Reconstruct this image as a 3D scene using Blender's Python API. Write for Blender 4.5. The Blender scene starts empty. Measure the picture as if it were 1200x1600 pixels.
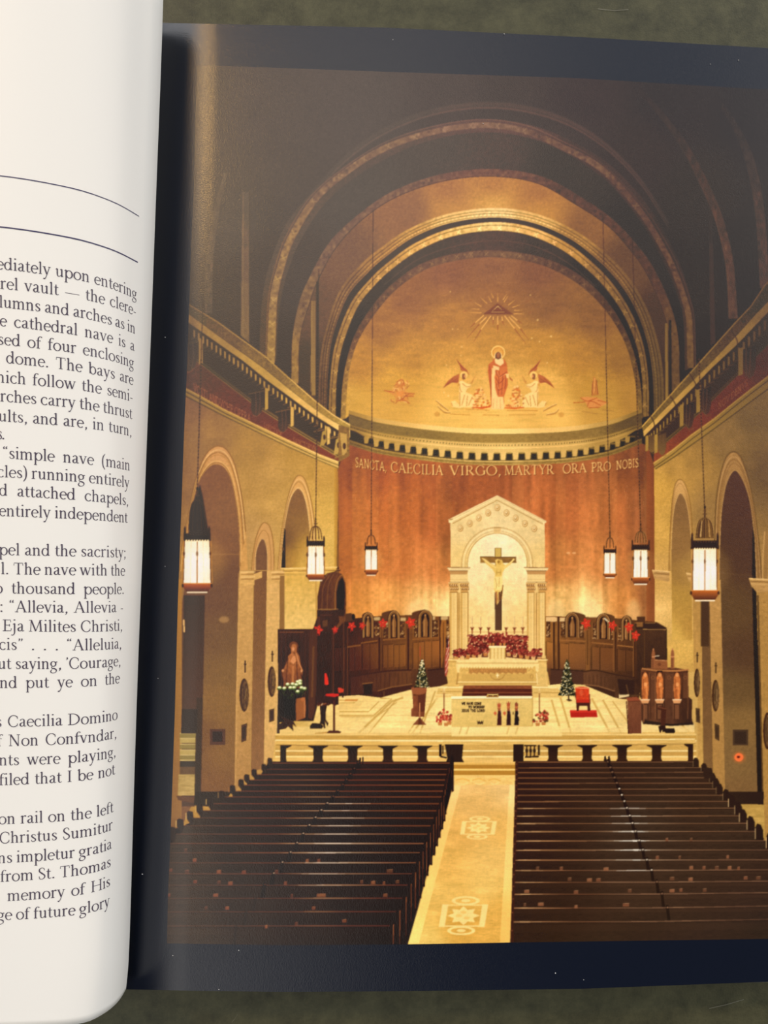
import bpy, bmesh, math
import numpy as np
from mathutils import Vector, Matrix
# ---------------------------------------------------------------- scene, camera, light
SC = bpy.context.scene
COL = SC.collection
F = 1202.0                       # focal length of the phone, in pixels of the 1200 x 1600 frame
NAD = (542.0, 895.0)             # where the plumb line under the phone meets the page, in that frame
H = 0.243                        # the phone is held 24 cm above the right-hand page
U = H/F                          # one pixel on the page, in metres
ZP = 0.026                       # height of the right-hand page above the table
CAM_P = Vector((0, 0, ZP+H))
dn = Vector((NAD[0]-600, -(NAD[1]-800), -F)).normalized()
zc = -dn                                         # world up, in camera axes
xc = Vector((1, 0, 0)); xc = (xc-zc*xc.dot(zc)).normalized()
yc = zc.cross(xc)
CAM_R = Matrix((xc, yc, zc))                     # camera axes -> world axes
cam = bpy.data.cameras.new('camera'); camo = bpy.data.objects.new('camera', cam); COL.objects.link(camo)
cam.sensor_fit = 'VERTICAL'; cam.sensor_height = 36; cam.lens = F/1600*36; cam.clip_start = .005
camo.matrix_world = Matrix.Translation(CAM_P) @ CAM_R.to_4x4()
SC.camera = camo
SC.view_settings.view_transform = 'Standard'; SC.view_settings.look = 'None'
SC.view_settings.gamma = 1; SC.view_settings.exposure = 0; SC.view_settings.use_curve_mapping = False
WORLD, WIN_W, LAMP_W = .76, 36, 8
w = bpy.data.worlds.new('room'); SC.world = w; w.use_nodes = True
nt = w.node_tree; bgn = nt.nodes['Background']
tc = nt.nodes.new('ShaderNodeTexCoord')
def lobe(aim, lo, hi):                                   # 0..1 towards a direction of the room
    d = Vector(aim).normalized(); n = nt.nodes.new('ShaderNodeVectorMath'); n.operation = 'DOT_PRODUCT'; n.inputs[1].default_value = d
    nt.links.new(tc.outputs['Generated'], n.inputs[0]); m = nt.nodes.new('ShaderNodeMapRange'); m.interpolation_type = 'SMOOTHSTEP'
    m.inputs['From Min'].default_value = lo; m.inputs['From Max'].default_value = hi; nt.links.new(n.outputs['Value'], m.inputs['Value']); return m.outputs[0]
def blend(f, a, b):
    n = nt.nodes.new('ShaderNodeMix'); n.data_type = 'RGBA'; nt.links.new(f, n.inputs['Factor'])
    for s_, v in ((n.inputs[6], a), (n.inputs[7], b)):
        if isinstance(v, tuple): s_.default_value = v
        else: nt.links.new(v, s_)
    return n.outputs[2]
room = blend(lobe((.05, 1, .3), .0, .9), (.085, .085, .09, 1), (.70, .80, .95, 1))       # bright cool wall ahead, dim room behind
room = blend(lobe((1, .38, .32), .72, .94), room, (3.1, 2.95, 2.8, 1))                     # added glow low on the right, brightens the left page's turned edge
room = blend(lobe((-.40, -.52, 1), .93, .985), room, (2.3, 2.2, 2.05, 1))                  # lit patch of ceiling behind on the left
room = blend(lobe((-.02, .54, 1), .945, .995), room, (2.9, 2.65, 2.4, 1))                     # lit ceiling ahead
room = blend(lobe((-.36, .12, 1), .94, .992), room, (1.7, 1.62, 1.5, 1))                   # and on the left
nt.links.new(room, bgn.inputs['Color']); bgn.inputs['Strength'].default_value = WORLD
def area(name, loc, aim, sx_, sy_, watts, col, spread=180):
    l = bpy.data.lights.new(name, 'AREA'); l.shape = 'RECTANGLE'; l.size = sx_; l.size_y = sy_; l.energy = watts; l.color = col; l.spread = math.radians(spread)
    o = bpy.data.objects.new(name, l); COL.objects.link(o); o.location = loc
    o.rotation_euler = (Vector(aim)-Vector(loc)).to_track_quat('-Z', 'Y').to_euler(); return o
area('window_light', (-2.0, 1.55, 1.75), (-.4, .2, 0), 2.2, 2.0, WIN_W, (1, .97, .94))
area('ceiling_lamp', (-.73, 1.2, 1.62), (-.05, .17, .03), .12, .16, LAMP_W, (1, .55, .13))
# ---------------------------------------------------------------- helpers
def srgb(r, g, b):
    return tuple(((c/255+.055)/1.055)**2.4 if c > 10.3 else c/255/12.92 for c in (r, g, b))+(1,)
def ray(px, py):
    return CAM_R @ Vector((px-600, -(py-800), -F))
def at(px, py, d=1.0):
    """the point seen at pixel (px, py), d*H below the phone (d = 1 is the plane of the right-hand page)"""
    v = ray(px, py); return CAM_P+v*(d*H/-v.z)
def mat(name, base=None, rough=.5, spec=.5, coat=0, coat_rough=.1, attr=None, noise=None, bump=None, rnoise=None):
    m = bpy.data.materials.new(name); m.use_nodes = True; n = m.node_tree; b = n.nodes['Principled BSDF']
    b.inputs['Roughness'].default_value = rough; b.inputs['Specular IOR Level'].default_value = spec
    b.inputs['Coat Weight'].default_value = coat; b.inputs['Coat Roughness'].default_value = coat_rough
    t = n.nodes.new('ShaderNodeTexCoord')
    if attr:
        a = n.nodes.new('ShaderNodeAttribute'); a.attribute_name = attr; n.links.new(a.outputs['Color'], b.inputs['Base Color'])
    elif noise:
        sc, c2, det = noise; q = n.nodes.new('ShaderNodeTexNoise'); q.inputs['Scale'].default_value = sc; q.inputs['Detail'].default_value = det; q.inputs['Roughness'].default_value = .8
        n.links.new(t.outputs['Object'], q.inputs['Vector']); r = n.nodes.new('ShaderNodeValToRGB'); r.color_ramp.elements[0].position = .3; r.color_ramp.elements[1].position = .72
        r.color_ramp.elements[0].color = base; r.color_ramp.elements[1].color = c2; n.links.new(q.outputs['Fac'], r.inputs[0]); n.links.new(r.outputs[0], b.inputs['Base Color'])
    else: b.inputs['Base Color'].default_value = base
    if bump:
        sc, st, di = bump; q = n.nodes.new('ShaderNodeTexNoise'); q.inputs['Scale'].default_value = sc; q.inputs['Detail'].default_value = 2
        n.links.new(t.outputs['Object'], q.inputs['Vector']); u = n.nodes.new('ShaderNodeBump'); u.inputs['Strength'].default_value = st; u.inputs['Distance'].default_value = di
        n.links.new(q.outputs['Fac'], u.inputs['Height']); n.links.new(u.outputs[0], b.inputs['Normal'])
        if coat: n.links.new(u.outputs[0], b.inputs['Coat Normal'])
    return m
def mesh_obj(name, verts, faces, m, parent=None, smooth=False):
    me = bpy.data.meshes.new(name); me.from_pydata([tuple(v) for v in verts], [], faces); me.materials.append(m); me.update()
    if smooth: me.polygons.foreach_set('use_smooth', [True]*len(me.polygons))
    o = bpy.data.objects.new(name, me); COL.objects.link(o)
    if parent: o.parent = parent
    return o
def pchip(x, xp, fp):
    """smooth curve through measured points, no overshoot"""
    x = np.clip(x, xp[0], xp[-1]); h = np.diff(xp); d = np.diff(fp)/h; m = np.zeros(len(xp)); m[0], m[-1] = d[0], d[-1]
    for i in range(1, len(xp)-1):
        if d[i-1]*d[i] > 0: w1, w2 = 2*h[i]+h[i-1], h[i]+2*h[i-1]; m[i] = (w1+w2)/(w1/d[i-1]+w2/d[i])
    i = int(min(max(np.searchsorted(xp, x)-1, 0), len(xp)-2)); t = (x-xp[i])/h[i]
    return float((1+2*t)*(1-t)**2*fp[i]+t*(1-t)**2*h[i]*m[i]+t*t*(3-2*t)*fp[i+1]+t*t*(t-1)*h[i]*m[i+1])
def grid_faces(nr, nc): return [((r+1)*nc+c, (r+1)*nc+c+1, r*nc+c+1, r*nc+c) for r in range(nr-1) for c in range(nc-1)]
# ---------------------------------------------------------------- table
M_TABLE = mat('dark_table', srgb(40,42,30), .5, .3, noise=(90, srgb(88,88,64), 15), bump=(1500, .3, .0004))
o = bpy.data.meshes.new('table'); bm = bmesh.new()
bmesh.ops.create_cube(bm, size=1, matrix=Matrix.Translation((.1, 0, -.015)) @ Matrix.Diagonal((1.3, 1.1, .03, 1)))
bmesh.ops.bevel(bm, geom=bm.edges[:], offset=.004, segments=2, affect='EDGES'); bm.to_mesh(o); bm.free(); o.materials.append(M_TABLE)
table = bpy.data.objects.new('table', o); COL.objects.link(table)
table['label'] = 'dark mottled grey-green table top under the open book'; table['category'] = 'table'
# ---------------------------------------------------------------- the open book
book = bpy.data.objects.new('open_book', None); COL.objects.link(book); book.location = (0, 0, 0); book.empty_display_size = .05
book['label'] = 'open book lying on the dark table, text page left, printed church photograph right'; book['category'] = 'book'
M_NAVY = mat('navy_coated_page', srgb(13,20,36), .2, .5, bump=(3400, .26, .0002))
M_PAPER = mat('white_coated_page', srgb(240,241,238), .45, .4)
M_EDGE = mat('page_edges', srgb(206,200,188), .8, .2)
M_COVER = mat('dark_cover', srgb(40,40,44), .6, .4)
SIL = ([-60,0,330,520,780,1060,1280,1420,1500,1545,1600], [256.5,255,243,236,226,215,208,204,201,197,190])      # x of the page's turned edge, by y
def sil(y): return pchip(y, *SIL)
DT = ([-5,0,12,26,71,133,255,400], [.985,.963,.944,.931,.8935,.864,.84,.832])       # height of the left page by distance from that edge: top row
DB = ([-5,0,10,31,55,100,200,400], [1.03,1.003,.973,.945,.928,.917,.91,.907])       # and bottom row
def lpt(px, py, up=0.): return at(px, py, ld(px, py)-up/H)
# left page: sheet up to its turned edge, then round it and down into the gutter
def gut(py): p = at(sil(py), py, 1.0); return p.x-.010
DEL = [330,290,255,225,200,175,152,133,115,98,84,71,60,50,41,33,26,20,15,11,7.5,5,3,1.5,.6,0]
V = []
def smooth_d(de, py):
    t = np.clip(py/1540, -.05, 1.05)
    return (1-t)*pchip(de, *DT)+t*pchip(de, *DB)
def ld(px, py): return smooth_d(sil(py)-px, py)
def bottom_y(de):            # lower edge of the left page, in the frame
    y = 1545.0
    for _ in range(8): y = NAD[1]+ 652/smooth_d(de, y)
    return y
rows = []
def left_row(f):
    r = [lpt(sil(f(de))-de, f(de)) for de in DEL]
    S = r[-1]; v = (S-CAM_P).normalized(); py = f(0.)
    G = Vector((gut(py), S.y, ZP-.013))
    P1 = S+v*.006; P2 = Vector((G.x+.002, S.y, ZP+.002))
    for k in range(1, 9):
        t = k/8; r.append(S*(1-t)**3+P1*3*t*(1-t)**2+P2*3*t*t*(1-t)+G*t**3)
    return r
def top_y(de):               # its upper edge
    y = -20.0
    for _ in range(8): y = NAD[1]-871/smooth_d(de, y)
    return y
for k in range(49): rows.append(left_row(lambda de, k=k: top_y(de)+(1500-top_y(de))*k/48))
for k in range(1, 9): rows.append(left_row(lambda de, k=k: 1500+(bottom_y(de)-1500)*k/8))
nc = len(rows[0]); V = [p for r in rows for p in r]
left_page = mesh_obj('text_page', V, grid_faces(len(rows), nc), M_PAPER, book, True)
left_page['label'] = 'white curling page of text'
so = left_page.modifiers.new('paper', 'SOLIDIFY'); so.thickness = .00015; so.offset = -1
# right page: flat, dipping into the gutter
PTOP = ([150,270,600,900,1200,1330], [33,36,43,57.5,75,83]); PBOT = ([150,202,300,440,600,720,910,1200,1330], [1545,1546,1548,1550,1549,1547.5,1545,1534,1529])
LX = ([80,102,300,380,580,680,780,940,1120,1280,1400,1490], [308.5,307.5,302.5,299,292,287.5,284,278,273,267.5,262.5,260.5])     # left edge of the print, by y
def rdip(px, py):            # the right page dips into the gutter
    t = np.maximum(0., (np.interp(py, *LX)+36-px)/110); return 1+.03*np.where(t < 1, t*t, 2*t-1)
def rpt(px, py, up=0.): return at(px, py, float(rdip(px, py))-up/H)
xs = list(np.linspace(172, 345, 34))+list(np.linspace(370, 1330, 33)); rows = []
for k in range(41):
    t = k/40; rows.append([rpt(x, np.interp(x, *PTOP)*(1-t)+np.interp(x, *PBOT)*t) for x in xs])
right_page = mesh_obj('picture_page', [p for r in rows for p in r], grid_faces(41, len(xs)), M_NAVY, book, True)
right_page['label'] = 'navy blue page around the printed photograph'
# block of pages under each side, and the cover
def slab(name, pts, z0, z1, m, layers=1):
    n = len(pts); vs, fs = [], []
    for k in range(layers+1):
        z = z0+(z1-z0)*k/layers; e = .0004*math.sin(k*2.1)
        vs += [(x+(e if x > 0 else -e), y+(e if y > 0 else -e), z) for x, y in pts]
    for k in range(layers): fs += [(k*n+i, k*n+(i+1) % n, (k+1)*n+(i+1) % n, (k+1)*n+i) for i in range(n)]
    fs += [tuple(range(n))[::-1], tuple(range(layers*n, layers*n+n))]
    return mesh_obj(name, vs, fs, m, book)
def q(px, py): p = at(px, py); return (p.x, p.y)
slab('page_block', [q(325, 1545), q(440, 1547), q(720, 1544.5), q(910, 1542), q(1328, 1527), q(1328, 88), q(900, 62), q(600, 48), q(345, 42)], .004, ZP-.0012, M_EDGE, 24)
slab('loose_page', [q(700, 1546), q(905, 1549.5), q(1205, 1541.5), q(1330, 1537), q(1330, 1500), q(700, 1500)], ZP-.0036, ZP-.0033, mat('grey_page', srgb(92,98,104), .5), 1)['label'] = 'grey edge of the next page showing below the right page'
slab('page_block', [q(205, 1535), q(150, 1535), q(-260, 1500), q(-260, 30), q(245, 40)], .004, .018, M_EDGE, 20)
slab('cover', [q(-270, 1500), q(150, 1538), q(440, 1548), q(910, 1543), q(1332, 1528), q(1332, 84), q(600, 46), q(250, 38), q(-270, 28)], .0002, .0036, M_COVER, 1)

# scratches on the table, dust on the dark page
M_SCR = mat('scratch', srgb(124,124,112), .6)
def on_table(px, py): v = ray(px, py); return CAM_P+v*((CAM_P.z-.0003)/-v.z)
for pts in (((934,14),(960,17),(982,15)), ((1108,1576),(1135,1570),(1162,1562)), ((362,1598),(367,1592),(371,1585))):
    vs, fs = [], []
    for k, (x, y) in enumerate(pts):
        p = on_table(x, y); vs += [p, p+Vector((.00003, .00014, 0))]
        if k: fs.append((2*k-2, 2*k, 2*k+1, 2*k-1))
    mesh_obj('scratch', vs, fs, M_SCR, table)
rd = np.random.default_rng(3); vs, fs = [], []
for x, y, r in [(222.5,1366,1.3),(258,527,.9),(868,1520.5,.9),(1110,100,.8),(1154,94,.8),(788,53,1.1),(614,62,.7),(373,1485,.8),(342,1546,.8),(270,1493,.8),(258,885,.6),(247,1060,.6),(912,1531,.6),(755,193,.9)]:
    p = rpt(x, y, .00025); i0 = len(vs)
    for k in range(6): vs.append(p+Vector((math.cos(k*1.047), math.sin(k*1.047)*.8, 0))*r*U*rd.uniform(.7, 1.2))
    vs += [p+Vector((0, 0, r*U)), p-Vector((0, 0, .0002))]
    for k in range(6): fs += [(i0+k, i0+(k+1) % 6, i0+6), (i0+(k+1) % 6, i0+k, i0+7)]
dust = mesh_obj('dust', vs, fs, mat('white_dust', srgb(236,236,232), .8))
dust['label'] = 'tiny white dust specks scattered over the dark glossy page'; dust['category'] = 'dust'; dust['kind'] = 'stuff'
# ---------------------------------------------------------------- lettering
# every letter is a few strokes [(x, y, width), ...]; unit = x-height, baseline at 0
TK, TN, CAP, ASC, DSC = .16, .075, 1.46, 1.52, -.58
GL = {}
def _crs(p, n=6):
    """Catmull-Rom through points of any dimension"""
    p = [np.array(q, float) for q in p]
    if len(p) < 3: return [tuple(q) for q in p]
    out = []
    P = [2*p[0]-p[1]] + p + [2*p[-1]-p[-2]]
    for i in range(1, len(P)-2):
        a, b, c, d = P[i-1:i+3]
        for k in range(n):
            t = k/n
            out.append(tuple(.5*((2*b)+(c-a)*t+(2*a-5*b+4*c-d)*t*t+(3*b-3*c+d-a)*t**3)))
    out.append(tuple(p[-1]))
    return out
def _V(x, a, b, w=TK): return [(x, a, w), (x, b, w)]
def _S(x, y, l=.36): return [(x-l/2, y+(.03 if y < .7 else -.03), TN), (x+l/2, y+(.03 if y < .7 else -.03), TN)]
def _F(x, y): return [(x-.2, y-.14, TN*.6), (x-.02, y-.04, TK)]
def _L(*p): return [tuple(q) for q in p]
def _C(*p): return _crs(p, 5)
def _A(cx, cy, rx, ry, a0, a1, n=14, T=TK, t=TN):
    o = []
    for i in range(n+1):
        a = math.radians(a0+(a1-a0)*i/n)
        o.append((cx+rx*math.cos(a), cy+ry*math.sin(a), t+(T-t)*abs(math.cos(a))**1.4))
    return o
def _g(c, adv, *s): GL[c] = (adv, s)
def _hump(x): return _C((x, .7, TN), (x+.18, .9, TN), (x+.38, .95, TK*.75), (x+.53, .82, TK), (x+.56, .6, TK))
_g('n', 1.12, _V(.25, 0, 1), _F(.25, 1), _S(.25, 0), _hump(.25), _V(.81, 0, .62), _S(.81, 0))
_g('m', 1.7, _V(.25, 0, 1), _F(.25, 1), _S(.25, 0), _hump(.25), _V(.81, 0, .62), _S(.81, 0), _hump(.83), _V(1.39, 0, .62), _S(1.39, 0))
_g('h', 1.12, _V(.25, 0, ASC), _F(.25, ASC), _S(.25, 0), _hump(.25), _V(.81, 0, .62), _S(.81, 0))
_g('r', .78, _V(.25, 0, 1), _F(.25, 1), _S(.25, 0, .42), _C((.25, .7, TN), (.42, .92, TN), (.6, .96, TK), (.68, .88, TK*.9)))
_g('u', 1.12, _V(.27, .35, .97), _F(.27, 1), _C((.27, .4, TK), (.31, .12, TK*.8), (.48, .03, TN), (.7, .16, TN), (.8, .3, TN)), _V(.83, .0, .97), _F(.83, 1), _L((.83, .04, TN), (1.0, .1, TN)))
_g('i', .56, _V(.28, 0, 1), _F(.28, 1), _S(.28, 0), _L((.27, 1.36, .2), (.27, 1.5, .2)))
_g('l', .56, _V(.28, 0, ASC), _F(.28, ASC), _S(.28, 0))
_g('j', .56, _C((.28, 1, TK), (.28, .2, TK), (.26, -.25, TK*.8), (.08, -.5, TN), (-.1, -.46, TK)), _F(.28, 1), _L((.27, 1.36, .2), (.27, 1.5, .2)))
_g('t', .66, _C((.3, 1.3, TN), (.29, 1.0, TK), (.28, .3, TK), (.34, .07, TK*.8), (.5, .03, TN), (.64, .12, TN)), _L((.06, .95, TN), (.6, .95, TN)))
_g('d', 1.12, _A(.48, .48, .36, .48, 20, 340), _V(.84, .02, ASC), _F(.84, ASC), _L((.84, .04, TN), (1.04, .08, TN)))
_g('b', 1.12, _V(.25, .05, ASC), _F(.25, ASC), _A(.62, .48, .37, .48, -160, 160))
_g('p', 1.14, _V(.25, DSC, 1), _F(.25, 1), _S(.25, DSC), _A(.64, .48, .38, .48, -160, 160))
_g('o', 1.08, _A(.54, .48, .42, .48, 0, 360, 20))
_g('e', .94, _A(.5, .48, .38, .48, 5, 315), _L((.14, .52, TN), (.87, .54, TN)))
_g('c', .92, _A(.52, .48, .4, .48, 48, 318), _L((.74, .8, .15), (.8, .76, .15)))
_g('a', .94, _C((.16, .78, TK*.9), (.3, .93, TN), (.52, .95, TK*.6), (.64, .8, TK), (.64, .55, TK)), _V(.64, .14, .6), _C((.64, .14, TK*.8), (.72, .03, TN), (.9, .1, TN)), _C((.63, .57, TN), (.4, .5, TN), (.2, .36, TK), (.18, .16, TK), (.34, .04, TN*1.3), (.52, .1, TN), (.63, .22, TN)))
_g('s', .8, _C((.64, .74, TN), (.6, .9, TN), (.4, .95, TN), (.22, .84, TK*.8), (.22, .66, TK), (.42, .5, TK), (.62, .34, TK), (.64, .16, TK*.8), (.46, .04, TN), (.24, .05, TN), (.15, .26, TN)))
_g('f', .66, _C((.28, 0, TK), (.28, .9, TK), (.31, 1.25, TK*.9), (.46, 1.46, TN), (.64, 1.47, TN), (.74, 1.38, TK)), _L((.06, .95, TN), (.62, .95, TN)), _S(.28, 0, .42))
_g('g', 1.0, _A(.44, .64, .31, .32, 0, 360), _C((.28, .34, TN), (.2, .18, TN), (.3, .08, TK*.7), (.6, .02, TK), (.8, -.12, TK*.9), (.76, -.38, TN), (.48, -.52, TN), (.2, -.48, TK*.7), (.1, -.3, TK*.7), (.26, -.06, TN)), _L((.68, .86, TN), (.94, .9, TK*.8)))
_g('v', 1.02, _L((.18, .97, TK), (.52, .02, TK)), _L((.84, .97, TN), (.52, .02, TN)), _S(.18, 1), _S(.84, 1, .3))
_g('y', 1.0, _L((.18, .97, TK), (.52, .05, TK)), _C((.84, .97, TN), (.55, .1, TN), (.38, -.35, TN), (.22, -.52, TK*.8), (.1, -.48, TK)), _S(.18, 1), _S(.84, 1, .3))
_g('w', 1.5, _L((.16, .97, TK), (.46, .02, TK)), _L((.74, .97, TN), (.46, .02, TN)), _L((.72, .97, TK), (1.02, .02, TK)), _L((1.34, .97, TN), (1.02, .02, TN)), _S(.16, 1), _S(.74, 1, .3), _S(1.34, 1, .28))
_g('.', .5, _L((.25, .0, .2), (.25, .17, .2)))
_g(',', .5, _C((.24, .12, .22), (.3, 0, .17), (.24, -.18, .08), (.14, -.28, .04)))
_g(';', .5, _C((.24, .12, .22), (.3, 0, .17), (.24, -.18, .08), (.14, -.28, .04)), _L((.25, .78, .2), (.25, .95, .2)))
_g(':', .5, _L((.25, .0, .2), (.25, .17, .2)), _L((.25, .78, .2), (.25, .95, .2)))
_g('-', .62, _L((.1, .42, .1), (.52, .42, .1)))
_g('_', 2.0, _L((.1, .44, .07), (1.9, .44, .07)))          # long dash
_g('(', .62, _C((.52, 1.6, TN), (.26, 1.2, TK*.8), (.18, .6, TK), (.26, .0, TK*.8), (.52, -.4, TN)))
_g(')', .62, _C((.1, 1.6, TN), (.36, 1.2, TK*.8), (.44, .6, TK), (.36, .0, TK*.8), (.1, -.4, TN)))
_g('<', .74, _C((.2, 1.2, .2), (.14, 1.36, .12), (.26, 1.52, .05)), _C((.5, 1.2, .2), (.44, 1.36, .12), (.56, 1.52, .05)))
_g('>', .74, _C((.24, 1.44, .2), (.3, 1.3, .12), (.18, 1.12, .05)), _C((.54, 1.44, .2), (.6, 1.3, .12), (.48, 1.12, .05)))
_g("'", .4, _C((.2, 1.44, .2), (.26, 1.3, .12), (.14, 1.12, .05)))
K = CAP
_g('A', 1.5, _L((.72, K, TN), (.2, 0, TN)), _L((.7, K, TK*1.1), (1.26, 0, TK*1.1)), _L((.38, .5, TN), (1.06, .5, TN)), _S(.2, 0, .4), _S(1.26, 0, .44))
_g('B', 1.25, _V(.3, 0, K), _S(.3, 0), _S(.3, K), _C((.3, K-.04, TN), (.75, K-.06, TN*1.3), (.95, K-.36, TK), (.75, K-.68, TN*1.3), (.3, K-.7, TN)), _C((.3, K-.7, TN), (.85, K-.74, TN*1.3), (1.08, .38, TK), (.82, .04, TN*1.3), (.3, .04, TN)))
_g('C', 1.45, _A(.8, .72, .62, .73, 45, 315, 18), _L((1.25, 1.3, TN), (1.27, 1.0, TN)), _L((1.25, .16, TN), (1.28, .42, TN)))
_g('D', 1.6, _V(.3, 0, K), _S(.22, 0, .4), _S(.22, K, .4), _A(.5, .73, .9, .71, -90, 90, 16), _L((.3, K-.03, TN), (.5, K-.03, TN)), _L((.3, .03, TN), (.5, .03, TN)))
_g('E', 1.2, _V(.3, 0, K), _S(.22, 0, .4), _S(.22, K, .4), _L((.3, K-.04, TN), (.98, K-.04, TN), (1.0, K-.32, TN)), _L((.3, .76, TN), (.85, .76, TN)), _L((.85, .9, TN), (.85, .6, TN)), _L((.3, .04, TN), (1.02, .04, TN), (1.08, .36, TN)))
_g('G', 1.55, _A(.8, .72, .62, .73, 45, 330, 18), _L((1.25, 1.3, TN), (1.27, 1.0, TN)), _V(1.32, .1, .64), _S(1.3, .66, .4))
_g('H', 1.65, _V(.3, 0, K), _V(1.34, 0, K), _S(.3, 0, .44), _S(.3, K, .44), _S(1.34, 0, .44), _S(1.34, K, .44), _L((.3, .76, TN), (1.34, .76, TN)))
_g('I', .74, _V(.37, 0, K), _S(.37, 0, .46), _S(.37, K, .46))
_g('J', .8, _C((.45, K, TK), (.45, .3, TK), (.36, -.05, TK*.8), (.14, -.14, TN)), _S(.45, K, .46))
_g('L', 1.15, _V(.3, 0, K), _S(.22, 0, .4), _S(.3, K, .46), _L((.3, .04, TN), (.98, .04, TN), (1.06, .38, TN)))
_g('M', 1.85, _L((.34, K, TN), (.26, 0, TN)), _L((.34, K, TK), (.9, .05, TK)), _L((1.44, K, TN), (.9, .05, TN)), _L((1.44, K, TK*1.1), (1.54, 0, TK*1.1)), _S(.26, 0, .4), _S(1.54, 0, .46), _S(.24, K, .3), _S(1.54, K, .3))
_g('N', 1.6, _V(.3, 0, K, TN), _L((.3, K, TK*1.1), (1.26, 0, TK*1.1)), _V(1.26, 0, K, TN), _S(.3, 0, .4), _S(.2, K, .34), _S(1.26, K, .4))
_g('O', 1.65, _A(.82, .72, .68, .73, 0, 360, 24))
_g('P', 1.2, _V(.3, 0, K), _S(.3, 0, .46), _S(.22, K, .4), _C((.3, K-.04, TN), (.8, K-.06, TN*1.3), (1.05, K-.4, TK), (.8, .66, TN*1.3), (.3, .66, TN)))
_g('R', 1.4, _V(.3, 0, K), _S(.3, 0, .46), _S(.22, K, .4), _C((.3, K-.04, TN), (.75, K-.06, TN*1.3), (.98, K-.38, TK), (.75, .72, TN*1.3), (.3, .72, TN)), _L((.6, .72, TK), (1.2, 0, TK)), _S(1.26, 0, .26))
_g('S', 1.02, _C((.82, 1.14, TN), (.76, 1.38, TN), (.5, 1.46, TN), (.24, 1.3, TK*.8), (.22, 1.02, TK), (.5, .76, TK*1.1), (.82, .5, TK), (.84, .22, TK*.8), (.56, .0, TN), (.26, .05, TN), (.16, .38, TN)))
_g('T', 1.4, _V(.7, 0, K), _S(.7, 0, .46), _L((.14, K-.34, TN), (.16, K-.04, TN), (1.24, K-.04, TN), (1.26, K-.34, TN)))
_g('U', 1.55, _C((.32, K, TK), (.32, .5, TK), (.45, .12, TK*.8), (.76, .0, TN), (1.1, .14, TN), (1.2, .5, TN), (1.2, K, TN)), _S(.32, K, .44), _S(1.2, K, .4))
_g('V', 1.5, _L((.22, K, TK*1.1), (.76, 0, TK*1.1)), _L((1.28, K, TN), (.76, 0, TN)), _S(.22, K, .44), _S(1.28, K, .36))
_g('W', 2.0, _L((.2, K, TK), (.62, 0, TK)), _L((1.02, K, TN), (.62, 0, TN)), _L((1.0, K, TK), (1.4, 0, TK)), _L((1.8, K, TN), (1.4, 0, TN)), _S(.2, K, .4), _S(1.8, K, .34))
_g('Y', 1.4, _L((.2, K, TK), (.7, .7, TK)), _L((1.2, K, TN), (.7, .7, TN)), _V(.7, 0, .72), _S(.2, K, .42), _S(1.2, K, .36), _S(.7, 0, .44))
def text_width(s, space=.55): return sum(space if c == ' ' else GL[c][0] for c in s)
def ribbon(st):
    """outline quads of one stroke"""
    q = []
    n = len(st)
    L, R = [], []
    for i in range(n):
        a, b = st[max(0, i-1)], st[min(n-1, i+1)]
        dx, dy = b[0]-a[0], b[1]-a[1]
        l = math.hypot(dx, dy) or 1
        w = st[i][2]/2
        L.append((st[i][0]-dy/l*w, st[i][1]+dx/l*w)); R.append((st[i][0]+dy/l*w, st[i][1]-dx/l*w))
    for i in range(n-1): q.append((L[i], L[i+1], R[i+1], R[i]))
    return q
# ---------------------------------------------------------------- ink of the printed photograph
# The print is flat ink on paper.  Its inks are laid down here as shapes (in the 1200 x 1600 frame of the
# photograph), each with the printed thing it belongs to; later the sheet is cut into one flat mesh per printed thing.
SS = 2
PX0, PY0, PX1, PY1 = 246, 86, 1226, 1490
CW, CH = (PX1-PX0)*SS, (PY1-PY0)*SS
INK = np.zeros((CH, CW, 3), np.float32)
IDB = np.zeros((CH, CW), np.int16)
SUB = [('printed_photograph', None)]
CUR = [0]
RNG = np.random.default_rng(7)
def item(name, label=None):
    SUB.append((name, label)); CUR[0] = len(SUB)-1
def base(): CUR[0] = 0
def mask(contours):
    """even-odd fill -> (rows, cols, bool array)"""
    P = [(np.array(c, float)-[PX0, PY0])*SS for c in contours]
    A = np.concatenate(P)
    r0, r1 = max(0, int(math.floor(A[:, 1].min()))), min(CH, int(math.ceil(A[:, 1].max()))+1)
    c0, c1 = max(0, int(math.floor(A[:, 0].min()))), min(CW, int(math.ceil(A[:, 0].max()))+1)
    if r1 <= r0 or c1 <= c0: return None
    d = np.zeros((r1-r0, c1-c0+1), np.int32)
    for p in P:
        q = np.roll(p, -1, 0)
        for (xa, ya), (xb, yb) in zip(p, q):
            if ya == yb: continue
            if ya > yb: xa, ya, xb, yb = xb, yb, xa, ya
            ra, rb = max(r0, math.ceil(ya-.5)), min(r1, math.ceil(yb-.5))
            if rb <= ra: continue
            rr = np.arange(ra, rb)
            xx = xa+(rr+.5-ya)*(xb-xa)/(yb-ya)
            cc = np.clip(np.ceil(xx-.5).astype(int)-c0, 0, c1-c0)
            np.add.at(d, (rr-r0, cc), 1)
    m = (np.cumsum(d, 1) & 1).astype(bool)[:, :-1]
    return r0, r1, c0, c1, m
def _blur(a, r):
    r = int(max(1, r))
    for ax in (0, 1, 0, 1):
        pad = [(0, 0), (0, 0)]; pad[ax] = (r+1, r)
        c = np.cumsum(np.pad(a, pad), ax)
        n = a.shape[ax]
        hi = [slice(None)]*2; lo = [slice(None)]*2
        hi[ax] = slice(2*r+1, 2*r+1+n); lo[ax] = slice(0, n)
        a = (c[tuple(hi)]-c[tuple(lo)])/(2*r+1)
    return a
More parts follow.
